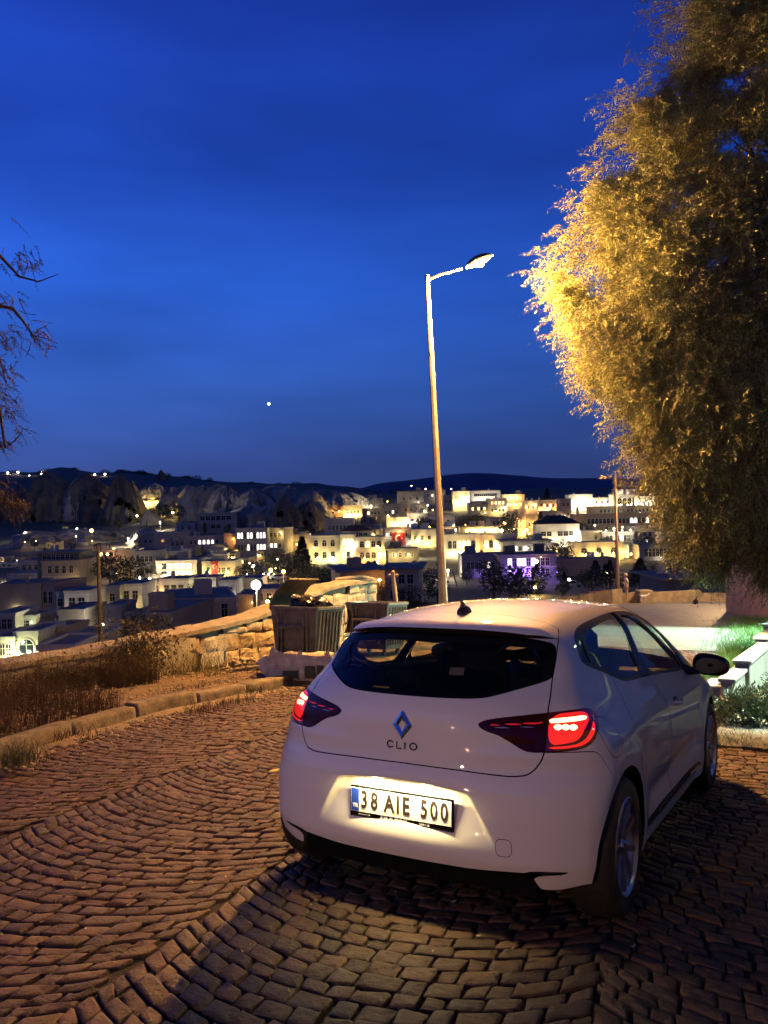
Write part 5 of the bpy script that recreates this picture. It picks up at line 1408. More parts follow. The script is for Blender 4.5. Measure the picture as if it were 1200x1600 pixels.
def shrub(name, label, c, r, n, seed, mt, mw=None, L=(.03, .06), W=(.012, .022), cat='shrub', flat=.8, stems=7, group=None):
    q = np.random.default_rng(seed); R_ = empty(name, mw, label, cat, group); c = np.array(c, float)
    d = q.normal(size=(n, 3)); d /= np.linalg.norm(d, axis=1, keepdims=True); d[:, 2] = np.abs(d[:, 2]); k = q.uniform(.35, 1, (n, 1)) ** .6
    lump = 1 + .28 * np.array([mnoise.noise(Vector(v * 2.3) + Vector((seed, 0, 0))) for v in d])[:, None]
    C_ = c + d * np.array(r) * k * lump; D_ = d + q.normal(size=(n, 3)) * .5 + [0, 0, .3]
    V, F = leaves_geo(C_, D_, q.uniform(*L, n), q.uniform(*W, n), seed)
    link('foliage', mesh_np('foliage', V, F, mt), R_); m = MB()
    for i in range(stems):
        a = q.uniform(0, 6.28); e_ = c + np.array([math.cos(a) * r[0] * .6, math.sin(a) * r[1] * .6, r[2] * .7]); m.tube([tuple(c + [0, 0, -.05]), tuple((c * .6 + e_ * .4) + [0, 0, r[2] * .15]), tuple(e_)], [max(r) * .035, max(r) * .022, max(r) * .01], 5)
    m.build('stem', mat('twig'), R_); return R_
shrub('garden_shrub', 'round leafy green bush in front of the low white kerb right of the front wheel', (.82, 6.15, .02), (.44, .36, .36), 4200, 71, LEAFG, M_STREET.copy())
shrub('garden_shrub', 'dark green planting behind the white stepped wall at the right edge', (1.15, 9.2, -.05), (.45, 1.3, .55), 4200, 72, LEAFG, M_STREET.copy())
shrub('garden_shrub', 'ivy-like growth high behind the white stepped wall at the right edge', (1.15, 12.5, .0), (.5, 1.6, .85), 5000, 73, LEAFG, M_STREET.copy())
def grs(r):
    t = r.random()
    if t < .45: y = r.uniform(10, 15.5); x = -.05 - .02 * (y - 8) + r.normal(0, .16)
    else: y = r.uniform(15, 31); x = -.15 - (y - 15) * .075 + r.normal(0, .32 + (y - 15) * .02)
    return (x, y, -.02)
V1, F1 = blades(9000, grs, (.08, .30), (.006, .014), (.2, .9), LEAFB, '', '', '', 81)
o = link('grass', mesh_np('grass', V1, F1, LEAFB), None, M_STREET.copy()); tag(o, 'bright green grass along the foot of the white garden wall', 'grass', kind='stuff')
V1, F1 = blades(5000, lambda r: (r.uniform(.6, 4), 4.75 + abs(r.normal(0, .55)), .02), (.02, .07), (.004, .008), (.2, 1.0), LEAFB, '', '', '', 82)
o = link('grass', mesh_np('grass', V1, F1, leafmat('pale_grass', (.20, .24, .12), (.12, .13, .08), .7, .3)), None, M_STREET.copy()); tag(o, 'short pale grass on the gravel strip before the white kerb', 'grass', kind='stuff')

# pink stone building corner behind the tree
PINK = mat('pink_stone', (.42, .27, .20), .9, col2=(.30, .19, .14), vscale=1.0, bump=.6, bscale=5)
bb = W2C(atw(1135, 957, 37.5)); BLD = empty('stone_building', SM(bb[0], bb[1], 0, RAD(-72)), 'pinkish stone building corner behind the hanging branches of the big tree', 'building')
m = MB(); m.box(0, 0, -1.5, 9, 8, 6.2); m.build('wall', PINK, BLD)
for r_i in range(9):
    for c_i in range(12):
        z0 = .1 + r_i * .42; x0 = .02 + c_i * .72 + (.36 if r_i % 2 else 0)
        if x0 + .69 > 9: continue
        m = MB(); m.bbox(x0, -.03, z0, x0 + .69, .05, z0 + .39, .012); m.build('block', PINK, BLD)
m = MB(); m.bbox(-.2, -.2, 6.2, 9.2, 8.2, 6.45, .02); m.build('roof', PINK, BLD)
m = MB(); m.bbox(6, -.06, 4.0, 7, -.031, 5.4, .01); m.build('window', BLACKG, BLD)
# hillside house and garden bank outside the frame on the right, seen only in the car's reflections
OFF = empty('terraced_house', SM(7.5, -2, -.5), 'pale rendered house standing right of the street outside the photo', 'house')
m = MB(); m.box(0, -6, -.5, 7, 9, 5.5); m.build('wall', mat('house_render', (.45, .42, .36), .9, var=.3, vscale=2, bump=.4, bscale=10), OFF)
for yy in (-4, -.5, 3, 6.5):
    m = MB(); m.bbox(-.06, yy, 1.2, .02, yy + 1.0, 2.6, .01); m.build('window', BLACKG, OFF)
m = MB(); m.bbox(-.3, -6.3, 5.5, 7.3, 9.3, 5.75, .02); m.build('roof', mat('house_render'), OFF)

# ================================================================== THE BIG TREE AND THE BRANCHES ON THE LEFT
BARK = mat('bark', (.075, .055, .04), .95, var=.5, vscale=8, bump=1, bscale=20)
OLIVE = leafmat('olive_leaf', (.22, .245, .095), (.10, .115, .055), .5, .30, 1.1)
def tree_cloud(name, label, sprays, seed, trunk_pts, limbs, leafL, leafW, perspray, sprayL, mt, droop=.6, cat='tree'):
    """sprays: (N,3) start points with outward directions; every spray is a drooping twig carrying alternate narrow leaves"""
    q = np.random.default_rng(seed); R_ = empty(name, None, label, cat); P, D = sprays; n = len(P); K = perspray
    L = q.uniform(.6, 1.25, n) * sprayL; t = np.linspace(.08, 1, K)[None, :, None]; side_ = q.normal(size=(n, 1, 3)) * .25
    D = D / np.linalg.norm(D, axis=1, keepdims=True)
    pos = P[:, None] + L[:, None, None] * (D[:, None] * t + side_ * t * t + np.array([0, 0, -1]) * droop * t * t)
    tan = D[:, None] + 2 * side_ * t + np.array([0, 0, -1]) * 2 * droop * t; tan /= np.linalg.norm(tan, axis=2, keepdims=True)
    lat = np.cross(tan, q.normal(size=(n, 1, 3))); lat /= np.linalg.norm(lat, axis=2, keepdims=True); lat = lat * np.where(np.arange(K) % 2, 1, -1)[None, :, None]
    ld = tan * .75 + lat * .75 + q.normal(size=(n, K, 3)) * .22 + np.array([0, 0, -.25])
    sz = q.uniform(.7, 1.2, (n, K)) * (1.1 - .4 * t[..., 0])
    V, F = leaves_geo(pos.reshape(-1, 3), ld.reshape(-1, 3), (sz * leafL).ravel(), (sz * leafW).ravel(), seed)
    link('crown', mesh_np('crown', V, F, mt, smooth=False), R_)
    # twig stems as thin three-sided ribbons
    kk = [0, K // 3, 2 * K // 3, K - 1]; pts = np.concatenate([P[:, None], pos[:, kk[1:]]], 1); rad = np.array([.006, .004, .003, .0015])[None, :, None]
    tv = np.zeros((n, 4, 3, 3)); ax = np.cross(D, q.normal(size=(n, 3))); ax /= np.linalg.norm(ax, axis=1, keepdims=True); bx = np.cross(D, ax)
    for j in range(3):
        a = 2 * math.pi * j / 3; tv[:, :, j] = pts + (ax[:, None] * math.cos(a) + bx[:, None] * math.sin(a)) * rad
    i = (np.arange(n)[:, None, None] * 12 + np.arange(3)[None, :, None] * 3); j = np.arange(3)[None, None]; j2 = (j + 1) % 3
    F2 = np.stack([i + j, i + j2, i + 3 + j2, i + 3 + j], -1).reshape(-1, 4); tag(link('twigs', mesh_np('twigs', tv.reshape(-1, 3), F2, BARK), R_), kind='stuff')
    m = MB(); m.tube([p[:3] for p in trunk_pts], [p[3] for p in trunk_pts], 12); m.build('trunk', BARK, R_, smooth=True)
    for lb in limbs:
        m = MB(); m.tube([p[:3] for p in lb], [p[3] for p in lb], 7); m.build('limb', BARK, R_, smooth=True)
    return R_
OUT = [(1060, -60), (1040, 0), (1028, 50), (1035, 100), (1005, 140), (955, 165), (950, 205), (960, 250), (915, 285), (905, 330), (915, 380), (860, 392), (852, 436), (864, 486), (890, 540), (912, 590), (940, 632), (965, 680), (985, 720), (985, 755), (1030, 790), (1052, 820), (1050, 850), (1078, 885), (1120, 905), (1140, 870), (1160, 925), (1200, 955), (1330, 960), (1450, 700), (1450, 100), (1380, -150), (1200, -220)]
OUTP = np.array(OUT, float)
def in_poly(P, Q): return poly_sd_far(P, Q)
def big_tree():
    q = np.random.default_rng(91); N_ = 4300
    uv = np.stack([q.uniform(845, 1450, N_), q.uniform(-220, 960, N_)], 1); sd = in_poly(uv, OUTP); nn = fbm(uv[:, 0] + 3000, uv[:, 1] + 3000, 110, 3, 21); n2 = fbm(uv[:, 0] + 900, uv[:, 1] + 900, 70, 2, 33)
    keep = (sd < -12 + nn * 70) & (n2 > -.21); uv = uv[keep]; sd = -sd[keep]
    rad = np.clip(sd, 0, 330) / 330; half = .35 + 2.5 * np.sqrt(np.clip(rad * (2 - rad), 0, 1)); dep = 17.0 + q.uniform(-1, 1, len(uv)) * half
    shell_ = q.random(len(uv)) < .72; dep = np.where(shell_, 17.0 - half * q.uniform(.72, 1.04, len(uv)), dep)
    keep = (uv[:, 0] < 1290) | (q.random(len(uv)) < .25); uv, dep, sd = uv[keep], dep[keep], sd[keep]
    c = np.array(atw(1225, 480, 17.3)); P = []; D = []
    for (u, v), d in zip(uv, dep):                    # clumps: each one a cluster of sprays fanning outwards and down
        p = np.array(atw(u, v, d)); o_ = p - np.array([c[0], c[1], p[2] * .6 + .4 * c[2] - .5]); o_ /= np.linalg.norm(o_); k = int(q.integers(16, 42)); r_ = q.uniform(.08, .18)
        pp_ = p + q.normal(size=(k, 3)) * r_ * [1, 1, .75] - o_ * .30; P.append(pp_); D.append(o_ + q.normal(size=(k, 3)) * .38 + (pp_ - p) * 1.2 + [0, 0, .12])
    P = np.concatenate(P); D = np.concatenate(D); 
    for i in range(220):                              # long free sprays that break the outline
        j = int(q.integers(len(OUT) - 12)); a_ = np.array(OUT[j], float) * .5 + np.array(OUT[min(j + 1, len(OUT) - 1)], float) * .5 + q.normal(0, 14, 2) + [20, 0]
        p = np.array(atw(*a_, 16.8 + q.normal(0, .5))); dd = np.array([-.8 + q.normal(0, .3), q.normal(0, .4), .25 + q.normal(0, .3)]); P = np.concatenate([P, p[None] + q.normal(size=(3, 3)) * .05 + np.outer([0, .12, .25], dd)]); D = np.concatenate([D, np.tile(dd, (3, 1)) + q.normal(size=(3, 3)) * .2])
    far = sd > 0
    base = atw(1245, 1000, 17.4); b = Vector(base)
    top = Vector(atw(1235, 60, 17.2))
    trunk = [(*(b + Vector((0, 0, -.8))), .30), (*b, .27), (*(b + Vector((-.1, 0, 1.6))), .23), (*(b + Vector((-.05, .1, 3.6))), .19), (*(b * .4 + top * .6), .12), (*top, .04)]
    limbs = []
    for (u, v, d, s0) in ((930, 440, 13.8, .34), (1000, 280, 13.4, .5), (1100, 110, 13.8, .62), (985, 580, 13.2, .28), (1060, 720, 13.4, .2), (1050, 500, 12.2, .3), (1100, 300, 12.0, .5), (1120, 700, 12.4, .2), (1180, 150, 12.3, .6), (1330, 300, 13, .5), (1340, 600, 14, .35), (1200, 820, 12.6, .18), (1120, 840, 13.6, .16), (1000, 380, 15.8, .4), (1080, 640, 16, .3)):
        e_ = Vector(atw(u, v, d + 2.7)); s1 = b * (1 - s0) + top * s0; mid = s1 * .5 + e_ * .5 + Vector((0, 0, .55)); q3 = s1 * .2 + e_ * .8 + Vector((0, 0, .30))
        limbs.append([(*s1, .085), (*mid, .05), (*q3, .025), (*e_, .008)])
        for k in range(5):
            f = .35 + .13 * k; a = s1.lerp(e_, f) + Vector((0, 0, .45 * (1 - abs(f - .5)))); w_ = Vector(q.normal(size=3)) * .5; w_.z = abs(w_.z) * .3; dd_ = (e_ - s1).normalized() * .6
            limbs.append([(*a, .022), (*(a + w_ * .6 + dd_ * .5), .013), (*(a + w_ + dd_ + Vector((0, 0, -.1))), .004)])
    return tree_cloud('oleaster_tree', 'large drooping tree with narrow silvery leaves filling the right side of the photo', (P, D), 92, trunk, limbs, .105, .030, 10, .38, OLIVE, .60)
big_tree()
def left_tree():
    q = np.random.default_rng(95); sp = []; dd = []
    cl = [(-60, 400, 60, 60, 60), (28, 410, 22, 20, 60), (45, 420, 12, 12, 22), (8, 480, 22, 14, 45), (15, 535, 16, 16, 60), (55, 530, 16, 14, 50), (78, 545, 6, 5, 8), (6, 590, 14, 18, 55), (3, 620, 12, 14, 40), (14, 650, 12, 10, 35), (25, 630, 6, 5, 10), (2, 695, 14, 10, 45), (30, 680, 8, 6, 16),
          (8, 785, 22, 20, 110), (25, 800, 12, 14, 50), (-60, 550, 50, 130, 300), (-50, 760, 40, 60, 150)]
    for u, v, su, sv, n in cl:
        for i in range(int(n * .45)): sp.append(atw(q.normal(u, su * .6), q.normal(v - 8, sv * .6), 10 + q.normal(0, .25))); dd.append((.45 + q.normal(0, .5), q.normal(0, .5), -.35 + q.normal(0, .35)))
    b = Vector(atw(-170, 1100, 10.2)); top = Vector(atw(-150, 250, 10.2)); trunk = [(*(b - Vector((0, 0, 1))), .2), (*b, .17), (*(b * .5 + top * .5), .12), (*top, .05)]
    limbs = []
    for pts in ([(-150, 360), (-40, 395), (0, 400), (30, 432), (60, 440), (92, 428)], [(-150, 380), (-60, 420), (0, 478), (20, 482), (35, 500), (52, 525), (60, 515), (74, 508)], [(-150, 560), (-60, 600), (0, 640), (8, 700), (24, 688), (36, 672)], [(-150, 640), (-70, 700), (-10, 745), (10, 760), (14, 790)], [(-150, 470), (-40, 520), (0, 560), (10, 600)], [(52, 525), (70, 528), (90, 537)], [(30, 468), (40, 490), (56, 492)]):
        r = np.linspace(.035 if pts[0][0] < 0 else .008, .004, len(pts)); limbs.append([(*atw(u, v, 10), float(w_)) for (u, v), w_ in zip(pts, r)])
    return tree_cloud('overhanging_tree', 'dark drooping branches reaching in at the left edge of the photo', (np.array(sp), np.array(dd)), 96, trunk, limbs, .050, .010, 9, .14, leafmat('dry_tree_leaf', (.045, .032, .022), (.028, .02, .014), .6, .3), .5)
left_tree()
print('right done')

# the hillside quarter behind the camera: only seen as dark shapes in the paint and the glass
for i, (x, y, w_, h_, lab) in enumerate(((-16, -27, 13, 7.5, 'tall dark-windowed house up the street behind the camera, left'), (-2.5, -28, 12, 6.5, 'plain rendered house up the street behind the camera, middle'), (10, -27, 14, 8, 'long rendered house up the street behind the camera, right'))):
    R_ = empty('house', SM(x, y, -1), lab, 'house'); m = MB(); m.box(0, -8, -1, w_, 0, h_); m.build('wall', mat('house_render'), R_); m = MB(); m.box(-.3, -8.3, h_, w_ + .3, .3, h_ + .25); m.build('roof', mat('house_render'), R_)
    for k in range(4): m = MB(); m.bbox(1 + k * w_ / 4.3, -.02, 2, 2.1 + k * w_ / 4.3, .06, 3.5, .01); m.build('window', BLACKG, R_)

# ================================================================== THE TOWN ACROSS THE VALLEY
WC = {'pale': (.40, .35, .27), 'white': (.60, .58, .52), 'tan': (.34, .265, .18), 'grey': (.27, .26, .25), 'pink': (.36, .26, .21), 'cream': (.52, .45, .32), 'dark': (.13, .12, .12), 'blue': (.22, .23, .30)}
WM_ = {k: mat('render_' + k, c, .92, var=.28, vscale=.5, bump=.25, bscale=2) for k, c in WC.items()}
ROOFM = mat('roof_screed', (.24, .195, .15), .9, var=.35, vscale=.4); TILE = mat('roof_tile_dark', (.10, .05, .035), .85, var=.3, vscale=1)
CORN = mat('cornice', (.46, .42, .34), .9, var=.2, vscale=1); FRAME = mat('window_frame', (.40, .37, .32), .7); PANE = mat('dark_pane', (.012, .014, .020), .12)
LIT = {'w': emitmat('lit_white', (1.0, .93, .80), 1.9), 'y': emitmat('lit_warm', (1, .72, .28), 3.0), 'o': emitmat('lit_orange', (1, .50, .14), 2.5), 'p': emitmat('lit_violet', (.35, .18, 1.0), 3.5)}
CW = {'y': (1, .70, .22), 'w': (1, .85, .56), 'o': (1, .47, .12), 'g': (.82, 1, .60), 'p': (.35, .2, 1), 'r': (1, .12, .06)}
BULB = {k: emitmat('bulb_' + k, c, 22) for k, c in CW.items()}
_wc = {}; qc = np.random.default_rng(23)
def window_mesh(w, h, arch, lit):
    k = (round(w, 1), round(h, 1), arch, lit)
    if k in _wc: return _wc[k]
    m = MB(); f = .10 * min(w, 1.2); n = 6
    def outl(W, H, y):
        p = [(-W / 2, y, 0), (W / 2, y, 0)]
        if arch: p += [(W / 2 * math.cos(a), y, H - W / 2 + W / 2 * math.sin(a)) for a in np.linspace(0, math.pi, n + 1)]
        else: p += [(W / 2, y, H), (-W / 2, y, H)]
        return p
    def sh(p, dz): return [(x, y, z + dz) for x, y, z in p]
    A, B_, C_ = sh(outl(w + 2 * f, h + 2 * f, -.07), -f), outl(w, h, -.07), outl(w, h, -.015); A0 = sh(outl(w + 2 * f, h + 2 * f, .02), -f); L = len(A)
    m.quadf(A + B_ + C_ + A0, [(i, (i + 1) % L, L + (i + 1) % L, L + i) for i in range(L)] + [(L + i, L + (i + 1) % L, 2 * L + (i + 1) % L, 2 * L + i) for i in range(L)] + [(3 * L + i, 3 * L + (i + 1) % L, (i + 1) % L, i) for i in range(L)])
    m.cur = 1; m.quadf(C_, [tuple(range(L))]); m.cur = 0
    m.box(-.02, -.035, 0, .02, -.016, h * .97); m.box(-w / 2, -.034, h * .6, w / 2, -.017, h * .6 + .05)
    _wc[k] = m.mesh('window', [FRAME, LIT[lit] if lit else PANE]); return _wc[k]
def B(label, u0, u1, vt, vb, rows=1, cols=3, col='pale', lit='', roof='flat', yaw=0, D=8, arch=False, win=(.9, 1.3), glow=(), sink=4, name='house', cat='house', margin=.12, side=0, dist=None, awn=None, grp=None, base=.3, top=.25):
    d = dist or depth_at((u0 + u1) / 2, vb); a = atw(u0, vb, d); b = atw(u1, vb, d); H = (vb - vt) / FPX * d; Wd = np.linalg.norm(b - a) / max(math.cos(RAD(yaw)), .5)
    if side: Wd = Wd * 1.0
    mid = (a + b) / 2; ang = math.atan2(b[1] - a[1], b[0] - a[0]) + RAD(yaw) - math.atan2(mid[0], mid[1]) * .0
    mw = T(*mid) @ RZ(ang); R_ = empty(name, mw, label, cat, grp); w2 = Wd / 2
    m = MB(); m.box(-w2, 0, -sink, w2, D, H); m.build('wall', WM_[col], R_)
    if roof == 'flat':
        m = MB(); c = .22; m.box(-w2 - .12, -.12, H - c, w2 + .12, .12, H + .25); m.box(-w2 - .12, D - .1, H - c, w2 + .12, D + .12, H + .25); m.box(-w2 - .12, .12, H - c, -w2 + .12, D - .1, H + .25); m.box(w2 - .12, .12, H - c, w2 + .12, D - .1, H + .25)
        m.build('cornice', CORN if col in ('white', 'cream', 'pale') else WM_[col], R_); m = MB(); m.box(-w2 + .12, .12, H + .002, w2 - .12, D - .1, H + .06); m.build('roof', ROOFM, R_)
    elif roof == 'hip':
        e_ = .6; z = H; m = MB(); hh = min(Wd, D) * .22; m.quadf([(-w2 - e_, -e_, z), (w2 + e_, -e_, z), (w2 + e_, D + e_, z), (-w2 - e_, D + e_, z), (-w2 * .4, D / 2, z + hh), (w2 * .4, D / 2, z + hh), (-w2 - e_, -e_, z - .15), (w2 + e_, -e_, z - .15), (w2 + e_, D + e_, z - .15), (-w2 - e_, D + e_, z - .15)],
            [(0, 1, 5, 4), (1, 2, 5), (2, 3, 4, 5), (3, 0, 4), (6, 7, 1, 0), (7, 8, 2, 1), (8, 9, 3, 2), (9, 6, 0, 3), (9, 8, 7, 6)]); m.build('roof', TILE, R_)
    elif roof == 'slab':
        m = MB(); m.box(-w2 - .8, -.8, H, w2 + .8, D + .8, H + .3); m.build('roof', ROOFM, R_)
    if d > 60 and Wd > 5 and roof != 'hip':
        for k_ in range(int(qc.integers(1, 4))):      # roof clutter: chimneys, tanks, stair heads, aerials
            cx_, cy_ = qc.uniform(-w2 * .8, w2 * .8), qc.uniform(1.0, max(1.2, D * .8)); kk = qc.random(); mm = MB()
            if kk < .4: s_ = qc.uniform(.25, .4); mm.bbox(cx_ - s_, cy_ - s_, H, cx_ + s_, cy_ + s_, H + qc.uniform(.8, 1.5), .04); mm.build('chimney', WM_[col], R_)
            elif kk < .6: mm.lathe([(0, 0), (.45, 0), (.45, 1.0), (0, 1.1)], 10, T(cx_, cy_, H + .5)); mm.box(cx_ - .4, cy_ - .4, H, cx_ + .4, cy_ + .4, H + .5); mm.build('water_tank', CORN, R_)
            elif kk < .8: mm.tube([(cx_, cy_, H), (cx_, cy_, H + 2.2)], .04, 5); mm.tube([(cx_ - .5, cy_, H + 2.0), (cx_ + .5, cy_, H + 2.0)], .03, 4); mm.build('aerial', FRAME, R_)
            else: mm.box(cx_ - 1.2, cy_, H, cx_ + 1.2, min(cy_ + 2, D), H + 2.1); mm.build('stair_head', WM_[col], R_)
    if rows > 1:
        mm = MB(); zc_ = base + (H - top - base) / rows; mm.box(-w2 - .06, -.09, zc_ - .08, w2 + .06, .02, zc_ + .08); mm.build('string_course', CORN, R_)
    zz = base * 1.0; fh = (H - top - base) / max(rows, 1)
    for r in range(rows):
        for c in range(cols):
            L = lit[(r * cols + c) % len(lit)] if lit else '.'
            if L == ' ': continue
            ww = min(win[0], Wd / cols * .62); wh = min(win[1], fh * .72); x = -w2 + Wd * margin + (Wd * (1 - 2 * margin)) * ((c + .5) / cols)
            o = link('window', window_mesh(ww, wh, arch, L if L in LIT else ''), R_); o.matrix_local = T(x, 0, base + (rows - 1 - r) * fh + (fh - wh) * .5)
    for g in glow:
        fx, fz, ck, pw = g[:4]; fy = g[4] if len(g) > 4 else 1.6
        gl = light('wall_light', 'POINT', None, pw * 5.0 * min(1.15, max(.22, d / 300)), CW[ck], .12, R_); gl.matrix_local = T(-w2 + Wd * fx, -fy, H * fz)
        m = MB(); m.sphere((0, 0, 0), .16 if d > 200 else .10, 8); o = m.build('lamp_globe', BULB[ck], R_, smooth='all'); o.matrix_local = T(-w2 + Wd * fx, -fy * .9, H * fz + .2)
    R_['_d'] = d; return R_, Wd, H, d
def clean(): 
    for o in bpy.data.objects:
        if '_d' in o: del o['_d']
# --- left foreground quarter
B('stone house with a green-lit arched doorway at the bottom left of the town', 24, 60, 990, 1031, 1, 1, 'cream', arch=True, win=(1.3, 2.2), glow=[(.35, .2, 'g', 260, 1.2), (.9, .15, 'g', 160, 1.0), (.08, .6, 'g', 90, 1.2)], D=6)
B('low lit wing at the very left edge beside the green-lit arched doorway', -14, 23, 999, 1033, 1, 3, 'cream', glow=[(.45, .3, 'y', 160, 1.3), (.8, .2, 'w', 90, 1.0)], D=6)
B('dark stone annex right of the green-lit arched doorway', 60, 93, 984, 1020, 1, 2, 'tan', D=5, yaw=-12, glow=[(.85, .85, 'g', 40, 1)])
B('narrow two-window house above the lit wing at the left edge', -10, 24, 961, 990, 1, 3, 'pale', D=7, win=(.6, 1.3))
B('small stone house with a bright yellow patch of wall above the arched doorway', 25, 56, 964, 987, 1, 1, 'pale', D=6, glow=[(.2, .5, 'y', 120, 1.2), (.95, .6, 'g', 50, 1)])
B('large brown blind-walled house near the left edge', 0, 63, 914, 957, 1, 2, 'tan', lit='  ', D=10, yaw=8)
B('pinkish gable part of the brown house with two tall dark windows', 63, 88, 912, 955, 1, 2, 'pink', D=9, yaw=-14, win=(.7, 2.0))
B('tall tan guesthouse with a glazed roof terrace on the far left', 66, 125, 877, 924, 2, 4, 'tan', D=12, arch=True, win=(.8, 1.7), glow=[(1.05, .2, 'y', 200, 2)])
B('bluish side wing of the tall guesthouse on the far left', 29, 66, 877, 912, 2, 3, 'blue', D=10, win=(.8, 1.2))
B('low bluish terrace block in front of the far left side wing', 11, 62, 897, 914, 1, 1, 'blue', lit=' ', D=6)
B('glazed terrace room on top of the tall tan guesthouse', 58, 124, 864, 877, 1, 7, 'dark', roof='slab', D=8, win=(1.6, 1.6), dist=176)
B('small yellow-lit building squeezed right of the tall tan guesthouse', 126, 143, 885, 910, 1, 2, 'cream', glow=[(.5, .3, 'y', 380, 2)], D=6)
B('white cottage with two framed windows left of the utility pole', 101, 140, 925, 959, 1, 2, 'white', D=8, glow=[(.5, .1, 'w', 110, 3)], win=(1.0, 1.6))
B('shaded side block of the white cottage left of the utility pole', 88, 101, 926, 957, 1, 1, 'grey', D=7)  # grey render paints in the shade on the white cottage's side
B('orange-lit low wall building behind the utility pole', 141, 166, 929, 950, 1, 1, 'tan', lit=' ', D=4, glow=[(.4, .6, 'o', 150, 1.5), (.9, .5, 'y', 60, 1.2)])
B('white cube house brightly lit on its two-window front, right of the utility pole', 187, 223, 914, 946, 1, 2, 'white', D=9, glow=[(.12, .1, 'w', 240, 2.2), (.6, .1, 'y', 140, 2.5)], win=(.9, 1.5))
B('shaded grey flank of the brightly lit white cube house', 165, 187, 917, 950, 1, 1, 'grey', D=8, yaw=6)  # flank of a white house: its shade is put into the grey render
B('white house with two open loggias between cube house and long white row', 223, 250, 911, 933, 1, 2, 'white', D=8, win=(2.2, 1.8), glow=[(.5, .9, 'w', 40, 2)], margin=.04)
B('long white row house with two small windows behind the flat blue roof', 250, 294, 906, 934, 1, 3, 'white', D=8, glow=[(.3, .1, 'w', 110, 3), (.8, .1, 'y', 90, 2.5)], win=(.9, 1.4))
B('white row house half hidden by a dark round tree', 295, 338, 904, 929, 1, 3, 'white', D=8, glow=[(.35, .15, 'g', 110, 2.5), (.9, .2, 'w', 90, 2.5)], win=(.8, 1.2))
B('white cube house with two small dark windows behind the globe lamp', 342, 369, 908, 938, 1, 2, 'white', D=8, glow=[(.9, .1, 'w', 120, 2), (.2, .1, 'y', 70, 2)], win=(.7, 1.2))
B('blank pale side of the white cube house behind the globe lamp', 369, 409, 905, 930, 1, 1, 'pale', lit=' ', D=8, glow=[(.9, .5, 'w', 60, 2.5)])
B('long low pinkish building with dark doors and a wide flat blue-grey roof', 267, 368, 938, 974, 1, 6, 'pale', lit='.... .', D=16, yaw=16, win=(.8, 1.9))
B('shaded end wall of the long low building under the flat roof', 196, 268, 960, 990, 1, 2, 'tan', lit='  ', D=14, yaw=-8)  # tan render, darker than the front, stands in for the shade here
B('low pale outbuilding beside the globe lamp post', 371, 396, 931, 960, 1, 1, 'pale', lit=' ', D=8, glow=[(1.0, .6, 'o', 40, 1)])
B('terrace roof building with chairs right of the globe lamp', 394, 448, 922, 944, 1, 3, 'grey', D=9, glow=[(.55, .5, 'o', 60, 1.5)])
B('low shed with a flat violet-grey roof just beyond the weeds', 90, 148, 1001, 1020, 1, 1, 'grey', lit=' ', D=7, dist=70)
B('low cream outbuilding with a pale door near the left wall top', 60, 117, 1012, 1034, 1, 2, 'pale', D=6, dist=64)
B('dark shed roofs between the brown house and the white cottage', 92, 132, 955, 985, 1, 1, 'dark', lit=' ', D=8)
B('grey wall with creeper between the utility pole and the long low building', 165, 190, 948, 985, 1, 1, 'grey', lit=' ', D=6)
# --- left middle
B('restaurant building with lit terrace lamps and white columns', 244, 308, 877, 905, 2, 5, 'pale', lit='.yyyy', D=10, glow=[(.1, .7, 'w', 130, 1.5), (.4, .35, 'w', 160, 2.5), (.62, .35, 'w', 160, 2.5), (.85, .35, 'w', 120, 2.5)], win=(1.5, 1.5))
B('stone house hung with a red flag between two bright lights', 316, 368, 878, 905, 1, 5, 'cream', D=9, glow=[(.16, .4, 'y', 330, 1.8), (.55, .3, 'y', 200, 1.8), (.75, .4, 'y', 130, 1.5)])
B('grey two-storey house with a row of small windows above the restaurant', 209, 244, 862, 904, 2, 4, 'grey', D=9)
B('long grey storey with framed windows above the restaurant roof', 240, 283, 862, 880, 1, 5, 'pale', D=9, yaw=-8, win=(1.0, 1.3))
B('tan house with a dark door at the end of the grey two-storey house', 183, 209, 860, 900, 1, 2, 'tan', D=9, glow=[(-.3, .6, 'o', 160, 2)])
B('unlit pale block on the slope above the long grey storey', 241, 296, 832, 856, 1, 3, 'pale', D=9)
B('small unlit grey house left of the pale block on the slope', 222, 241, 836, 856, 1, 2, 'grey', D=7)
B('low wide guesthouse with four lit white windows left of the grey hotel', 288, 350, 838, 856, 1, 7, 'pale', lit='..wwww.', D=9, arch=True, win=(.9, 1.5))
B('orange-lit corner house beside the grey hotel', 350, 369, 834, 856, 1, 1, 'tan', lit=' ', D=7, glow=[(.85, .6, 'o', 140, 1.6)])
B('grey two-storey hotel with groups of white lit windows', 369, 418, 826, 866, 2, 9, 'grey', lit='ww.ww.www...w..www', D=11, win=(.85, 1.9), arch=True, margin=.04)
B('right-hand pale wing of the grey hotel with shuttered windows', 418, 444, 826, 862, 2, 3, 'pale', lit='...ww.', D=10, yaw=-12, glow=[(.95, .8, 'y', 150, 1.6)])
B('unlit two-storey house with an open loggia under the pale cliffs', 305, 370, 802, 830, 2, 6, 'grey', D=9, win=(2.0, 1.7), lit='......  .. .')
B('low bluish house left of the loggia house under the cliffs', 277, 305, 817, 832, 1, 2, 'blue', D=8)
B('small white house with a dark gap on the pale slope', 505, 515, 780, 791, 1, 2, 'cream', D=6)
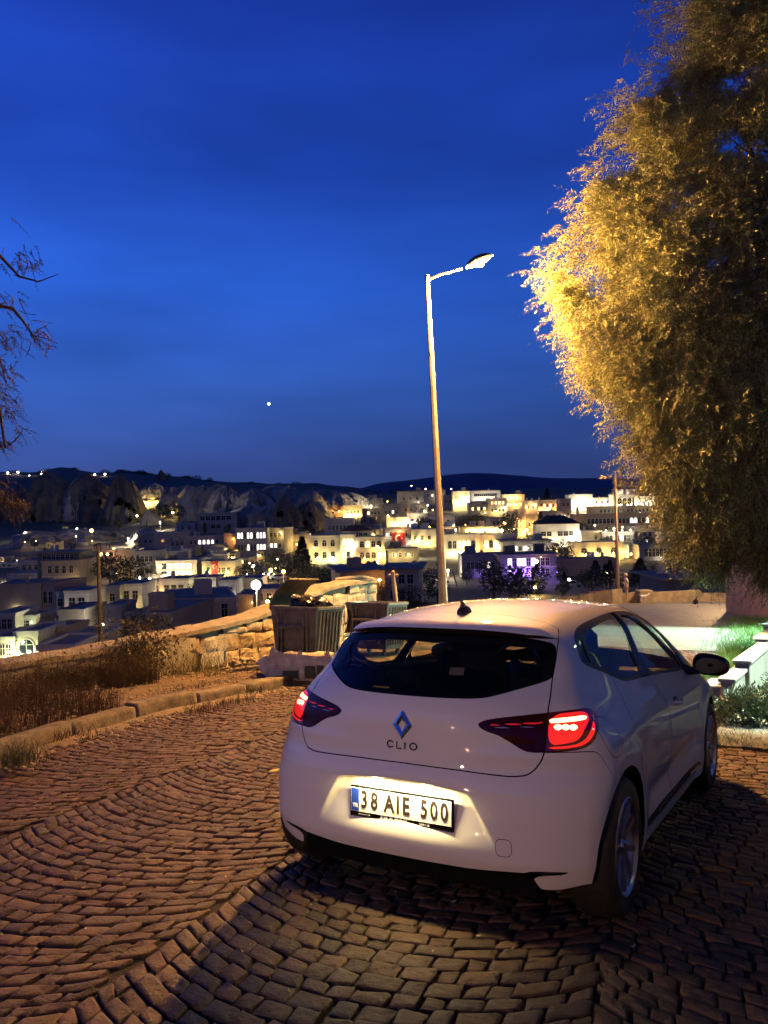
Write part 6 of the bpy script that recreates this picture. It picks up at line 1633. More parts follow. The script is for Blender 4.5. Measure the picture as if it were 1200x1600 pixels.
# --- centre
B('yellow floodlit house on the slope, brightest in the upper middle', 537, 566, 790, 810, 1, 4, 'cream', D=8, glow=[(.15, .3, 'y', 500, 2.2), (.5, .3, 'y', 500, 2.2), (.85, .3, 'y', 400, 2.2)])
B('orange-walled house left of the yellow floodlit house', 517, 537, 791, 808, 1, 3, 'tan', D=7, glow=[(.7, .5, 'o', 260, 2)])
B('narrow lit house right of the yellow floodlit house', 566, 578, 795, 806, 1, 1, 'cream', D=6, glow=[(.7, .4, 'y', 240, 2)])
B('stone house with a small balcony and pediment, unlit, below the yellow house', 507, 553, 811, 838, 1, 6, 'pale', D=9, win=(.9, 1.5))
B('boutique hotel with arched lower windows and a pediment, lit yellow from below', 482, 533, 838, 878, 2, 3, 'pale', D=10, arch=True, win=(1.2, 1.9), glow=[(.3, .15, 'y', 420, 2), (.75, .15, 'g', 340, 2), (.2, .55, 'y', 130, 1.6)])
B('pedimented centre of the boutique hotel with a glowing red balcony', 533, 556, 836, 878, 2, 3, 'cream', lit='yyyy.y', D=10, arch=True, win=(1.1, 1.9), glow=[(.3, .5, 'y', 260, 1.8), (.9, .65, 'w', 380, 1.6), (.5, .15, 'y', 260, 1.8)])
B('right wing of the boutique hotel with an orange floodlit corner', 556, 603, 840, 878, 2, 4, 'pale', lit='.y.....y', D=10, arch=True, win=(1.2, 1.8), glow=[(.3, .15, 'o', 240, 1.8), (.75, .6, 'y', 260, 1.6), (.95, .3, 'y', 420, 2)])
B('open pavilion with a pale tent roof above the boutique hotel', 534, 580, 829, 841, 1, 5, 'pale', roof='hip', D=9, win=(1.8, 1.1))
B('grey house hung with a large red flag and lit orange at the top', 603, 643, 826, 857, 2, 4, 'grey', D=9, glow=[(.55, .85, 'o', 240, 1.6), (.05, .7, 'w', 90, 1.4), (.95, .3, 'w', 130, 1.6)])
B('shop terrace with two bright lamps below the house with the red flag', 606, 654, 858, 876, 1, 4, 'dark', D=8, glow=[(.25, .5, 'y', 240, 1.6), (.68, .5, 'y', 240, 1.6)])
B('large nearer house with a wide flat roof, satellite dish and shuttered windows', 533, 602, 893, 945, 1, 2, 'tan', D=14, yaw=10, lit='  ', roof='slab')
B('two-storey right part of the flat-roofed house with the satellite dish', 602, 655, 890, 945, 2, 3, 'pale', D=12, yaw=-6, roof='slab', win=(1.0, 1.5))
B('long flat-roofed house on the skyline left of the lamp pole', 621, 662, 768, 790, 1, 3, 'pale', D=9, roof='slab', glow=[(.8, .2, 'w', 90, 2)])
B('skyline house with two bright windows just left of the lamp pole', 662, 696, 766, 782, 1, 4, 'pale', lit='.ww.', D=9, roof='slab', glow=[(.7, .3, 'w', 110, 2)])
B('tan terraced house under the skyline left of the lamp pole', 625, 668, 787, 806, 1, 4, 'pale', D=9, glow=[(.9, .3, 'w', 140, 2), (.5, .3, 'y', 70, 2)])
B('dark restaurant terrace with glowing lower edge left of the white floodlit house', 597, 626, 788, 812, 1, 4, 'grey', lit='..w.', D=8, glow=[(.6, -.1, 'y', 380, 2.2), (.2, -.1, 'y', 260, 2)])
B('white floodlit house glaring in the centre of the town', 637, 668, 802, 824, 1, 3, 'white', D=9, glow=[(.2, .3, 'w', 700, 2.5), (.7, .3, 'w', 700, 2.5)])
B('bright white terrace wall below the glaring floodlit house', 638, 682, 828, 853, 1, 3, 'white', D=8, glow=[(.3, .4, 'y', 330, 2), (.7, .2, 'y', 260, 2)])
B('orange-lit cafe front left of the glaring floodlit house', 604, 637, 809, 825, 1, 4, 'cream', lit='yyoy', D=8, glow=[(.4, .4, 'y', 500, 2), (.8, .6, 'o', 260, 2)])
B('pale house behind the lamp pole with one tall balcony door', 669, 711, 806, 824, 1, 3, 'white', D=9, glow=[(.95, .1, 'y', 180, 2)])
B('lower pale storey behind the lamp pole with warm lights along its foot', 690, 712, 824, 842, 1, 2, 'white', D=8, glow=[(.2, .15, 'w', 140, 1.8), (.9, .15, 'y', 260, 2)])
B('grey hut between skyline houses right of the lamp pole', 693, 708, 774, 792, 1, 2, 'grey', D=7)
B('yellow floodlit block on the skyline right of the lamp pole', 708, 734, 768, 795, 1, 3, 'cream', lit=' .', D=8, glow=[(.25, .4, 'y', 900, 2.5), (.8, .6, 'w', 500, 2.2)])
B('white skyline hotel with a long row of small dark windows', 735, 782, 767, 780, 1, 12, 'white', D=9, win=(.9, 1.5), glow=[(.3, .1, 'w', 330, 2.5), (.7, .1, 'w', 330, 2.5)])
B('grey house with small lit arches below the white skyline hotel', 733, 763, 786, 804, 1, 5, 'grey', lit='y.y.y', D=8, glow=[(.8, .1, 'y', 120, 1.8)])
B('pale house with a glazed orange-lit upper room right of the arches house', 763, 793, 779, 804, 2, 4, 'cream', lit='oyyy....', D=8, glow=[(.4, .2, 'y', 180, 2), (.85, .4, 'w', 180, 2)])
B('terrace pavilion over the long arcaded hotel', 719, 784, 823, 836, 1, 8, 'cream', lit='yyyywyyy', D=8, roof='slab', win=(2.2, 1.4), glow=[(.3, .7, 'y', 200, 2), (.6, .7, 'y', 200, 2), (.85, .7, 'w', 140, 2)])
B('left half of the long arcaded hotel lit yellow and white from below', 693, 750, 836, 866, 1, 6, 'cream', lit='..yyy.', D=9, arch=True, win=(1.5, 2.4), glow=[(.15, .1, 'y', 420, 2.2), (.45, .1, 'w', 500, 2.2), (.8, .3, 'y', 420, 2.2)])
B('right half of the long arcaded hotel with warm arches', 750, 807, 836, 864, 1, 6, 'cream', lit='y.yy.y', D=9, arch=True, win=(1.5, 2.4), glow=[(.2, .3, 'o', 330, 2.2), (.5, .4, 'y', 420, 2.2), (.85, .4, 'y', 330, 2.2)])
B('orange glowing roof restaurant on the right skyline', 786, 820, 773, 794, 2, 5, 'tan', lit='oyyyoyyyoo', D=8, glow=[(.3, .9, 'y', 420, 2), (.6, .9, 'o', 420, 2), (.6, .2, 'y', 260, 2)])
B('orange-lit stone house with sloping stair right of the glowing restaurant', 820, 839, 783, 802, 1, 2, 'tan', D=7, glow=[(.1, .5, 'o', 420, 2), (.8, .7, 'w', 200, 2)])
B('square orange-lit tower house in the right half of the town', 809, 822, 796, 838, 2, 1, 'cream', lit=' ', D=6, glow=[(.4, .5, 'o', 520, 2.2), (.7, .15, 'y', 330, 2)])
B('low orange-lit house right of the square tower house', 822, 841, 805, 834, 1, 2, 'tan', D=7, glow=[(.5, .6, 'o', 330, 2), (.9, .2, 'y', 160, 2)])
B('stone house with glowing pillars on the right skyline', 840, 876, 782, 798, 1, 6, 'pale', lit='.o.y.o', D=8, glow=[(.15, .2, 'o', 330, 1.6), (.5, .2, 'y', 240, 1.6), (.88, .2, 'o', 400, 1.6)])
B('pinkish house with two dark arches below the glowing pillars', 847, 884, 799, 815, 1, 3, 'pink', D=8, arch=True, win=(1.4, 2.0), glow=[(.95, .5, 'w', 90, 1.6)])
B('tall pinkish corner house right of the glowing pillars', 876, 893, 780, 812, 2, 2, 'pink', D=8, glow=[(.5, .1, 'y', 120, 1.8)])
B('big pale villa with a dark hipped roof and four windows', 838, 905, 818, 850, 1, 6, 'white', lit='.. ...', roof='hip', D=12, yaw=-6, win=(1.5, 1.5), glow=[(.1, .2, 'y', 240, 3.5), (.6, -.1, 'w', 130, 4)])
B('white castle-like hotel with one large glowing arch on the right skyline', 890, 926, 773, 792, 1, 1, 'white', arch=True, lit='y', win=(5.5, 5.0), D=9, glow=[(.1, .4, 'w', 380, 2), (.85, .4, 'w', 380, 2), (.45, .2, 'g', 420, 2.4)])
B('low colonnade between the glowing arch and the towers', 926, 960, 778, 792, 1, 6, 'white', D=8, lit='.w.w.w', glow=[(.3, .3, 'w', 330, 2), (.75, .3, 'w', 260, 2)])
B('white turreted hotel with a tall arch behind the thin pole', 960, 1000, 773, 796, 1, 4, 'white', arch=True, D=9, win=(2.4, 4.0), lit='....', glow=[(.2, .3, 'w', 420, 2.4), (.6, .3, 'w', 420, 2.4), (.9, .3, 'g', 420, 2.4)])
B('left turret of the white turreted hotel', 960, 974, 765, 774, 1, 1, 'white', lit=' ', D=5, dist=470, glow=[(.5, .4, 'w', 120, 2)])
B('right turret of the white turreted hotel', 979, 990, 765, 774, 1, 1, 'white', lit=' ', D=5, dist=470, glow=[(.5, .4, 'w', 120, 2)])
B('brightest white terraced building at the right end of the skyline', 1000, 1034, 776, 798, 1, 4, 'white', D=9, glow=[(.2, .3, 'w', 900, 2.5), (.55, .3, 'w', 900, 2.5), (.9, .3, 'g', 700, 2.5)])
B('floodlit white buildings seen through the tree branches', 1040, 1094, 780, 806, 2, 6, 'white', D=9, glow=[(.2, .4, 'w', 900, 2.5), (.55, .3, 'w', 900, 2.5), (.9, .3, 'y', 700, 2.5)])
B('long unlit stone hotel with a row of arches below the white skyline hotels', 900, 1044, 803, 824, 1, 18, 'tan', lit='...........ww..w..', D=10, arch=True, win=(1.2, 2.0))
B('unlit upper storey of the long stone hotel', 923, 1034, 791, 804, 1, 14, 'tan', D=8, arch=True, win=(1.0, 1.5))
B('cream block at the left end of the string-lit terrace', 908, 941, 830, 850, 1, 2, 'cream', lit=' .', D=8, glow=[(.4, -.1, 'y', 240, 3)])
B('restaurant terrace roofed with a row of bright white lights', 941, 991, 832, 850, 1, 7, 'dark', lit='..o.y..', D=10, win=(1.8, 2), glow=[(.1, 1.15, 'w', 240, 1.4), (.35, 1.15, 'w', 240, 1.4), (.6, 1.15, 'w', 240, 1.4), (.85, 1.15, 'w', 240, 1.4)])
B('pale porch right of the string-lit terrace', 991, 1024, 823, 846, 1, 3, 'pale', D=8)
B('yellow floodlit vaulted building in front of the string-lit terrace', 898, 974, 848, 874, 1, 5, 'cream', lit='. . .', arch=True, D=8, win=(2.2, 1.8), glow=[(.2, .3, 'y', 330, 2.2), (.5, .35, 'y', 420, 2.2), (.75, .35, 'y', 330, 2.2), (.93, .4, 'y', 200, 2)])
B('greenish-lit garden wall right of the yellow vaulted building', 974, 1000, 852, 868, 1, 1, 'cream', lit=' ', D=6, glow=[(.4, .5, 'g', 240, 2), (.85, .5, 'y', 160, 2)])
B('unlit grey building with a long arcade below the branches', 999, 1068, 852, 874, 1, 9, 'grey', D=9, arch=True, win=(1.4, 2.2), glow=[(.45, .1, 'w', 60, 1.4)])
B('small pale block above the grey arcade', 1036, 1064, 833, 852, 1, 2, 'pale', D=7)
B('shop front glowing cool white low behind the branches', 1072, 1112, 884, 898, 1, 3, 'white', lit='www', D=6, win=(2.6, 1.6), glow=[(.5, .4, 'w', 60, 1.6)])
B('bar with a dark roof and violet neon terrace', 783, 870, 868, 905, 2, 9, 'dark', lit='w.ww.w....p.pp.p..', D=10, roof='slab', win=(1.0, 1.7), glow=[(.15, .35, 'p', 260, 1.8), (.42, .35, 'p', 420, 1.8), (.6, .3, 'p', 330, 1.8), (.98, .25, 'p', 90, 1.5), (.7, .9, 'o', 40, 1.5)])
B('unlit grey house with one lit window left of the violet bar', 722, 781, 868, 900, 1, 7, 'grey', lit='.....w.', D=9, win=(.8, 1.6), glow=[(.48, .1, 'p', 50, 1.2)])
B('roof terrace full of small lamps above the violet bar', 786, 862, 846, 868, 1, 8, 'grey', lit='.w.w.w.w', D=9, roof='slab', glow=[(.2, .5, 'w', 90, 1.6), (.5, .5, 'w', 90, 1.6), (.78, .5, 'w', 90, 1.6)])
B('small orange-lit gatehouse right of the lamp terrace', 862, 872, 850, 872, 1, 1, 'cream', lit=' ', D=5, glow=[(.5, .5, 'y', 260, 1.8)])
B('plain unlit retaining building below the yellow vaulted building', 868, 962, 874, 896, 1, 1, 'tan', lit=' ', D=6)
B('unlit shed right above the plaza parapet', 1040, 1132, 905, 921, 1, 1, 'dark', lit=' ', D=10, dist=100, roof='slab')
B('tiny white chapel-like house on the crest at the upper left', 66, 79, 733, 741, 1, 3, 'white', D=5, glow=[(0, .5, 'w', 120, 1.5)], dist=690)
B('white-lit cabin just under the crest at the upper left', 14, 30, 741, 748, 1, 1, 'white', lit='w', D=5, glow=[(.2, .9, 'w', 240, 1.8)], dist=640)
B('small pale dwelling on the skyline above the pale cliffs', 582, 598, 779, 790, 1, 2, 'pale', D=6)
B('row of low grey houses on the slope left of the skyline houses', 570, 598, 795, 808, 1, 4, 'grey', lit='w...', D=7)
B('yellow floodlit retaining wall along the gorge path', 214, 262, 783, 792, 1, 1, 'cream', lit=' ', D=3, glow=[(.1, .6, 'y', 900, 3), (.4, .6, 'y', 700, 3), (.8, .6, 'y', 900, 3)])
B('tall yellow floodlit rock-cut house at the end of the gorge path', 262, 290, 777, 800, 1, 2, 'cream', D=6, lit='..', glow=[(.2, .3, 'y', 1300, 3), (.7, .3, 'y', 1300, 3)])
B('grey house half hidden behind the conifer left of the boutique hotel', 445, 482, 836, 856, 1, 2, 'tan', lit='  ', D=9, glow=[(.75, .4, 'y', 260, 2.5)])
for i in range(64):
    u = qc.uniform(-10, 1060); v = qc.uniform(800, 905) if u > 330 else qc.uniform(846, 960); w_ = qc.uniform(13, 30); h_ = qc.uniform(7, 13)
    if v > 880 and 440 < u < 900: v -= 50
    B('small plain flat-roofed house wedged between its neighbours on the slope', u, u + w_, v - h_, v, 1, int(qc.integers(2, 5)), ['grey', 'pale', 'tan', 'dark', 'pale'][i % 5], lit=['', '', '..w.', '', 'y...', ''][i % 6], D=7, yaw=qc.uniform(-14, 14), grp='small plain houses on the slope',
      glow=[(qc.uniform(.1, .9), .3, 'yow'[i % 3], 90, 1.8)] if i % 3 == 0 else ())
clean()
# flags
FLAG = mat('flag_red_glow', (.28, .008, .010), .7, emit=(.6, .01, .01), estr=.03); FW_ = mat('flag_white', (.8, .8, .8), .7)  # faint emission stands in for light on the red cloth
for (u0, u1, v0, v1, vb, lab) in ((330, 341, 877, 897, 905, 'red flag with a white crescent hanging on the stone house at the left'), (613, 633, 833, 853, 857, 'large red flag with a white crescent on the grey house in the centre')):
    d = depth_at((u0 + u1) / 2, vb) - 1.0; a = atw(u0, v1, d); w_ = (u1 - u0) / FPX * d; h_ = (v1 - v0) / FPX * d
    R_ = empty('flag', T(*a), lab, 'flag'); m = MB(); n = 10; vs = []
    for i in range(n + 1):
        for j in range(5): vs.append((w_ * i / n, .12 * math.sin(i * 1.3 + j * .4), h_ * j / 4))
    m.quadf(vs, [(i * 5 + j, i * 5 + 5 + j, i * 5 + 6 + j, i * 5 + 1 + j) for i in range(n) for j in range(4)]); m.build('cloth', FLAG, R_, smooth='all')
    m = MB(); r1 = min(w_, h_) * .28; pts = []
    A_ = np.linspace(RAD(40), RAD(320), 17); out_ = [(w_ / 2 + r1 * math.cos(a_), -.16, h_ * .58 + r1 * math.sin(a_)) for a_ in A_]; in_ = [(w_ / 2 + r1 * .28 + r1 * .78 * math.cos(a_), -.16, h_ * .58 + r1 * .78 * math.sin(a_)) for a_ in A_]
    m.quadf(out_ + in_, [(i, i + 1, 18 + i, 17 + i) for i in range(16)]); m.build('crescent', FW_, R_)
    m = MB(); r2 = r1 * .34; P_ = [(w_ / 2 + r1 * .9 + (r2 if k % 2 == 0 else r2 * .4) * math.cos(RAD(36 * k)), -.16, h_ * .58 + (r2 if k % 2 == 0 else r2 * .4) * math.sin(RAD(36 * k))) for k in range(10)]
    m.quadf(P_, [tuple(range(10))]); m.build('star', FW_, R_)
# lamps standing in the town
def town_lamp(label, u, v, vb, ck, pw, pole=True, r=.22, dist=None, grp=None, globe=None):
    d = dist or depth_at(u, vb); p = atw(u, v, d); R_ = empty('street_lamp' if pole else 'lamp', T(p[0], p[1], atw(u, vb, d)[2]), label, 'lamp', grp); h = p[2] - atw(u, vb, d)[2]
    m = MB(); m.sphere((0, 0, 0), globe or r, 10); o = m.build('lamp_globe', BULB[ck], R_, smooth='all'); o.matrix_local = T(0, 0, h)
    light('lamp_light', 'POINT', None, pw * 5, CW[ck], r, R_).matrix_local = T(0, -.35, h - .1)
    if pole:
        m = MB(); m.tube([(0, .2, -3), (0, .2, h * .6), (0, .2, h - .05), (0, 0, h + .1)], [.10, .08, .06, .05], 6); m.build('pole', POLEM, R_)
town_lamp('twin-armed lamp with a bright white glass globe above the wall, nearest in the town', 400, 914, 962, 'w', 300, r=.45, dist=75)
town_lamp('white flower-shaped fitting glowing above the globe lamp', 396, 884, 905, 'w', 120, r=.3)
for a in (('sodium street lamp on the bend of the road right of the globe lamp', 443, 893, 920, 'o', 420, True, .35), ('sodium lamp lighting the parked cars above the road bend', 423, 891, 903, 'y', 500, False, .45), ('small orange lamp low beside the outbuilding below the globe lamp', 418, 940, 950, 'o', 60, False, .3),
          ('street lamp with a yellow glow at the left, beside the dark cliff', 143, 829, 852, 'y', 420, True, .6), ('bare white pole lamp left of the yellow cliff lamp', 119, 838, 862, 'w', 30, True, .15), ('white pole lamp at the far left below the cliff', 39, 832, 848, 'w', 90, True, .2), ('orange lamp glow in the trees right of the cliff lamp', 168, 866, 880, 'o', 420, False, .4),
          ('orange lamp hidden in the trees behind the utility pole', 178, 857, 872, 'o', 300, False, .3), ('bright orange street lamp right of the lamp pole above the arcaded hotel', 788, 817, 835, 'o', 700, True, .6), ('orange lamp beside the end of the near stone wall', 593, 906, 945, 'o', 50, True, .25),
          ('white street lamp in front of the arcaded hotel', 784, 829, 862, 'w', 200, True, .4), ('tall lamp in front of the violet bar with a warm head', 838, 877, 912, 'y', 160, True, .4), ('small white lamp high on the violet bar', 841, 872, 880, 'w', 80, False, .3), ('white lamp standing among dark trees left of the thin pole', 889, 906, 918, 'w', 60, False, .3),
          ('yellow lamp in the dark trees left of the person', 949, 893, 905, 'y', 90, False, .4), ('yellow-lit bush lamp in front of the violet bar', 836, 918, 925, 'y', 300, False, .3),
          ('orange lamp in the gorge at the foot of the cliffs, rightmost of the glowing row', 300, 797, 806, 'o', 700, False, .7), ('yellow lamp at the centre of the gorge glow', 272, 775, 792, 'y', 2600, True, .7), ('yellow lamp near the cliff spur at the left of the gorge', 210, 769, 786, 'y', 1500, True, .4),
          ('yellow glow behind the black trees of the gorge', 285, 790, 803, 'y', 1600, False, .7), ('low yellow lamp at the left of the gorge trees', 270, 801, 806, 'y', 500, False, .6), ('yellow lamp on the gorge path', 240, 780, 789, 'y', 1500, False, .3), ('white lamp at the foot of the steep cliff edge', 214, 806, 812, 'w', 260, False, .4), ('yellow lamp in a cave high in the dark cliff', 163, 766, 772, 'y', 500, False, .4)):
    town_lamp(a[0], a[1], a[2], a[3], a[4], a[5], a[6], a[7])
for i, (u, v) in enumerate(((3, 750), (12, 739), (28, 738), (46, 744), (65, 741), (89, 742), (99, 742), (119, 743), (148, 742), (164, 741))):
    town_lamp('white street lamp in the row along the crest at the upper left', u, v, v + 5, 'w', 160, False, .75, dist=640, grp='white street lamps along the crest')
for i, (u, v) in enumerate(((15, 950), (27, 951), (42, 950), (53, 965), (58, 971), (72, 972), (87, 973), (70, 977))):
    town_lamp('small white lamp on the terraces above the green-lit doorway', u, v, v + 6, 'w', 26, False, .12, grp='terrace lamps at the lower left')
for i, (u, v) in enumerate(((218, 903), (226, 907), (234, 904), (261, 899), (270, 900), (282, 901), (291, 902), (303, 901), (274, 892), (284, 892))):
    town_lamp('white table lamp on the restaurant terrace', u, v, v + 5, 'w', 60, False, .28, grp='lamps on the restaurant terrace')
for i, (u, v) in enumerate(((390, 880), (394, 886), (402, 899), (386, 897), (406, 900), (412, 897), (420, 897), (399, 903))):
    town_lamp('string lamp in the tree above the globe lamp', u, v, v + 10, 'w', 16, False, .16, grp='string lights in the tree')
for i, (u, v) in enumerate(((770, 850), (793, 851), (810, 850), (820, 850), (842, 849), (776, 857), (829, 858), (804, 827), (795, 828), (823, 828), (836, 827), (860, 820), (786, 858), (763, 842), (712, 828), (735, 828), (752, 827), (604, 790), (665, 764), (705, 764), (643, 759))):
    town_lamp('small white lamp among the lit terraces right of the lamp pole', u, v, v + 8, 'w', 50, False, .34, grp='small white terrace lamps')
print('town', len(bpy.data.objects))

for i, (u, v, pw) in enumerate(((20, 905, 900), (80, 945, 700), (120, 905, 900), (160, 985, 500), (230, 985, 700), (260, 890, 1200), (330, 960, 700), (200, 850, 1200), (250, 825, 1500), (330, 826, 1800), (400, 815, 2500), (470, 800, 3500), (540, 785, 3500), (430, 780, 5000), (350, 790, 3500), (60, 840, 1500), (120, 835, 1500), (510, 850, 1200), (590, 885, 900), (640, 870, 1200), (680, 780, 2500), (580, 800, 1800), (760, 798, 1800), (830, 860, 900), (900, 850, 900), (960, 835, 1500), (1020, 870, 900), (1000, 810, 2500), (700, 900, 500), (460, 925, 400), (905, 795, 2500), (180, 810, 2500), (90, 800, 2500))):  # lamps added between the rows to brighten the house fronts
    town_lamp('warm white fill lamp added between the houses to brighten them', u, v - 9, v, 'w', pw, True, .16, grp='fill lamps added in the lanes of the town')
for i in range(46):
    u = qc.uniform(540, 1045); v = qc.uniform(778, 872); town_lamp('small warm lamp scattered among the lit houses of the town', u, v, v + 8, 'yyow'[i % 4], 110, False, .26, grp='small warm lamps across the lit town')
for i in range(22):
    u = qc.uniform(10, 520); v = qc.uniform(830, 945); town_lamp('small warm lamp scattered among the dim houses on the left', u, v, v + 8, 'ywoy'[i % 4], 60, False, .16, grp='small warm lamps across the dim quarter')
# ---- cliffs and pale tuff cones
ROCKD = mat('cliff_rock', (.16, .135, .11), .95, col2=(.075, .062, .052), vscale=.10, bump=1, bscale=.5); ROCKP = mat('pale_tuff', (.36, .32, .27), .95, col2=(.16, .14, .12), vscale=.12, bump=1.0, bscale=1.2)
def rock(name, u, vt, vb, wpx, mt, seed, sharp=1.0, dist=None, deep=1.0, holes=0, n=(90, 44), lean=0):
    d = dist or depth_at(u, vb); top = atw(u, vt, d); bs = atw(u, vb, d); H = top[2] - bs[2] + 6; W_ = wpx / FPX * d / 2; V = []
    for j in range(n[1] + 1):
        t = j / n[1]; r = ((1 - t ** 2.4) ** .55 if mt is ROCKP else (1 - t ** (sharp + .9)) ** .8) + .01; wx_ = .35 * mnoise.noise(Vector((seed, t * 2.2, 1))) * t; wy_ = .35 * mnoise.noise(Vector((seed + 9, t * 2.2, 1))) * t
        for i in range(n[0]):
            a = 2 * math.pi * i / n[0]; g = mnoise.noise(Vector((math.cos(a) * 2.2 + seed, math.sin(a) * 2.2, t * 1.1))) * .55 + abs(mnoise.noise(Vector((math.cos(a) * 6 + seed, math.sin(a) * 6, t * 2.0)))) * -.42 + mnoise.noise(Vector((math.cos(a) * 13, math.sin(a) * 13 + seed, t * 9))) * .16 + abs(mnoise.noise(Vector((math.cos(a) * 5, math.sin(a) * 5 + seed, t * 14)))) * .22 + mnoise.noise(Vector((seed, 3, t * 26))) * .05
            rr = max(.02, r * (1 + g)); z = H * t * (1 + .10 * mnoise.noise(Vector((math.cos(a), math.sin(a), seed + 5)))); V.append((bs[0] + lean * t * W_ + W_ * (wx_ + rr * math.cos(a)), bs[1] + W_ * deep * (wy_ + rr * math.sin(a)), bs[2] - 6 + z))
    V.append((bs[0] + lean * W_ + W_ * wx_, bs[1] + W_ * deep * wy_, bs[2] - 6 + H * 1.0)); k = n[0]
    F = [(j * k + i, j * k + (i + 1) % k, (j + 1) * k + (i + 1) % k, (j + 1) * k + i) for j in range(n[1]) for i in range(k)]
    me = bpy.data.meshes.new(name); me.from_pydata(V, [], F + [(n[1] * k + i, n[1] * k + (i + 1) % k, len(V) - 1) for i in range(k)]); me.materials.append(mt); me.polygons.foreach_set('use_smooth', [True] * len(me.polygons))
    o = tag(link(name, me), kind='structure')
    q = np.random.default_rng(seed)
    for h in range(holes):
        uu = u + q.uniform(-.32, .32) * wpx; vv = vb + (vt - vb) * q.uniform(.12, .6); dd = d - W_ * deep * .86 * (1 - ((vb - vv) / (vb - vt)) ** sharp) - 1; c = atw(uu, vv, dd); m = MB(); s = q.uniform(.9, 2.0)
        m.sphere((0, 0, 0), s, 8, (.8, .9, 1.2)); x = m.build('cave', GAP, o, smooth='all'); x.matrix_world = T(*c)
rock('cliff', 80, 741, 832, 105, ROCKD, 3, 3.2, 420, .7, 2); rock('cliff', 142, 742, 834, 78, ROCKD, 8, 4.0, 415, .7, 3); rock('cliff', 118, 752, 830, 40, ROCKP, 12, 2.5, 412, .6)
rock('cliff', 190, 744, 840, 62, ROCKD, 5, 3.0, 400, .8, 9); rock('cliff', 30, 760, 830, 60, ROCKD, 15, 2.6, 430, .7); rock('cliff', -30, 750, 830, 90, ROCKD, 25, 3, 430, .7)
rock('cliff', 215, 752, 812, 34, ROCKD, 19, 1.2, 430, .8, 0, lean=-.5); rock('cliff', 235, 800, 832, 40, ROCKP, 29, 2.5, 380, .8)
rock('rock_cone', 253, 735, 766, 24, ROCKD, 31, 1.3, 620, 1)
for i, (u, vt, vb, w_, sh) in enumerate(((240, 752, 790, 46, 1.6), (268, 757, 792, 40, 1.3), (292, 755, 800, 50, 1.2), (318, 756, 806, 52, 1.1), (338, 754, 808, 46, 1.2), (352, 757, 812, 48, 1.4), (304, 776, 806, 34, 1.4), (372, 768, 812, 50, 1.8), (400, 762, 816, 64, 1.6), (392, 785, 822, 60, 1.7), (430, 757, 812, 84, 2.2), (420, 785, 826, 60, 1.5), (455, 758, 812, 60, 2.6), (480, 762, 812, 64, 2.6),
                                        (500, 763, 800, 54, 1.8), (525, 765, 800, 60, 1.6), (548, 766, 798, 50, 1.8), (575, 770, 796, 48, 1.6), (446, 776, 830, 46, 3), (482, 780, 826, 40, 3.2), (505, 776, 806, 30, 2), (350, 790, 820, 50, 1.8), (225, 822, 846, 50, 1.6), (120, 822, 842, 110, 1.5), (60, 826, 846, 90, 1.4))):
    rock('rock_cone', u, vt + 4, vb, w_ * 1.25, ROCKP if i not in (18, 19) else ROCKD, 40 + i, sh, None, .9, 2 if i in (10, 12, 18, 19) else 0, (84, 38))

# ---- trees of the valley
FOLD = leafmat('far_foliage', (.045, .055, .025), (.022, .028, .014), .8, .15, .3); FOLW = leafmat('far_foliage_warm', (.10, .085, .035), (.05, .045, .02), .8, .2, .3)
def far_tree_mesh(seed, kind, mt):
    q = np.random.default_rng(seed); n = 750 if kind != 'conifer' else 900
    if kind == 'round':
        d = q.normal(size=(n, 3)); d /= np.linalg.norm(d, axis=1, keepdims=True); k = q.uniform(.55, 1.0, (n, 1)); lump = 1 + .42 * np.array([mnoise.noise(Vector(v * 1.9) + Vector((seed * 3.1, 0, 0))) for v in d])[:, None]
        C_ = d * k * lump * [.5, .5, .42] + [0, 0, .56]
    elif kind == 'poplar':
        t = q.random(n); a = q.uniform(0, 6.28, n); r = .16 * np.sin(np.pi * np.clip(t * .9 + .08, 0, 1)) ** .6 * q.uniform(.5, 1.15, n); C_ = np.stack([r * np.cos(a), r * np.sin(a), .08 + .92 * t], 1); d = C_ - [0, 0, .5]
    else:
        t = q.random(n) ** .8; a = q.uniform(0, 6.28, n); r = .30 * (1 - t) * q.uniform(.6, 1.15, n) * (1 + .25 * np.sin(t * 40)); C_ = np.stack([r * np.cos(a), r * np.sin(a), .06 + .94 * t], 1); d = np.stack([np.cos(a), np.sin(a), -.3 + 0 * a], 1)
    D_ = d + q.normal(size=(n, 3)) * .7; V, F = leaves_geo(C_, D_, q.uniform(.05, .10, n), q.uniform(.03, .06, n), seed); return mesh_np('crown', V, F, mt)
TM = {k: [far_tree_mesh(s, k, m_) for s in range(4)] for k, m_ in (('round', FOLD), ('poplar', FOLD), ('conifer', FOLD))}; TM['warm'] = [far_tree_mesh(s + 9, 'round', FOLW) for s in range(3)]
m = MB(); m.tube([(0, 0, -.3), (.01, 0, .2), (0, .01, .55)], [.032, .026, .012], 6); TRK = m.mesh('trunk', BARK)
qt = np.random.default_rng(17)
def far_tree(label, u, vt, vb, kind='round', dist=None, grp=None, wide=1.0):
    d = dist or depth_at(u, vb); p = atw(u, vb, d); H = (vb - vt) / FPX * d; R_ = empty('tree', T(*p) @ RZ(qt.uniform(0, 6.28)) @ Matrix.Diagonal((H * wide, H * wide, H, 1)), label, 'tree', grp)
    link('crown', TM[kind][int(qt.integers(len(TM[kind])))], R_); link('trunk', TRK, R_)
far_tree('tall dark pointed conifer left of the boutique hotel', 473, 840, 905, 'conifer'); far_tree('round dark tree in front of the white row house', 305, 911, 940, 'round', wide=1.1)
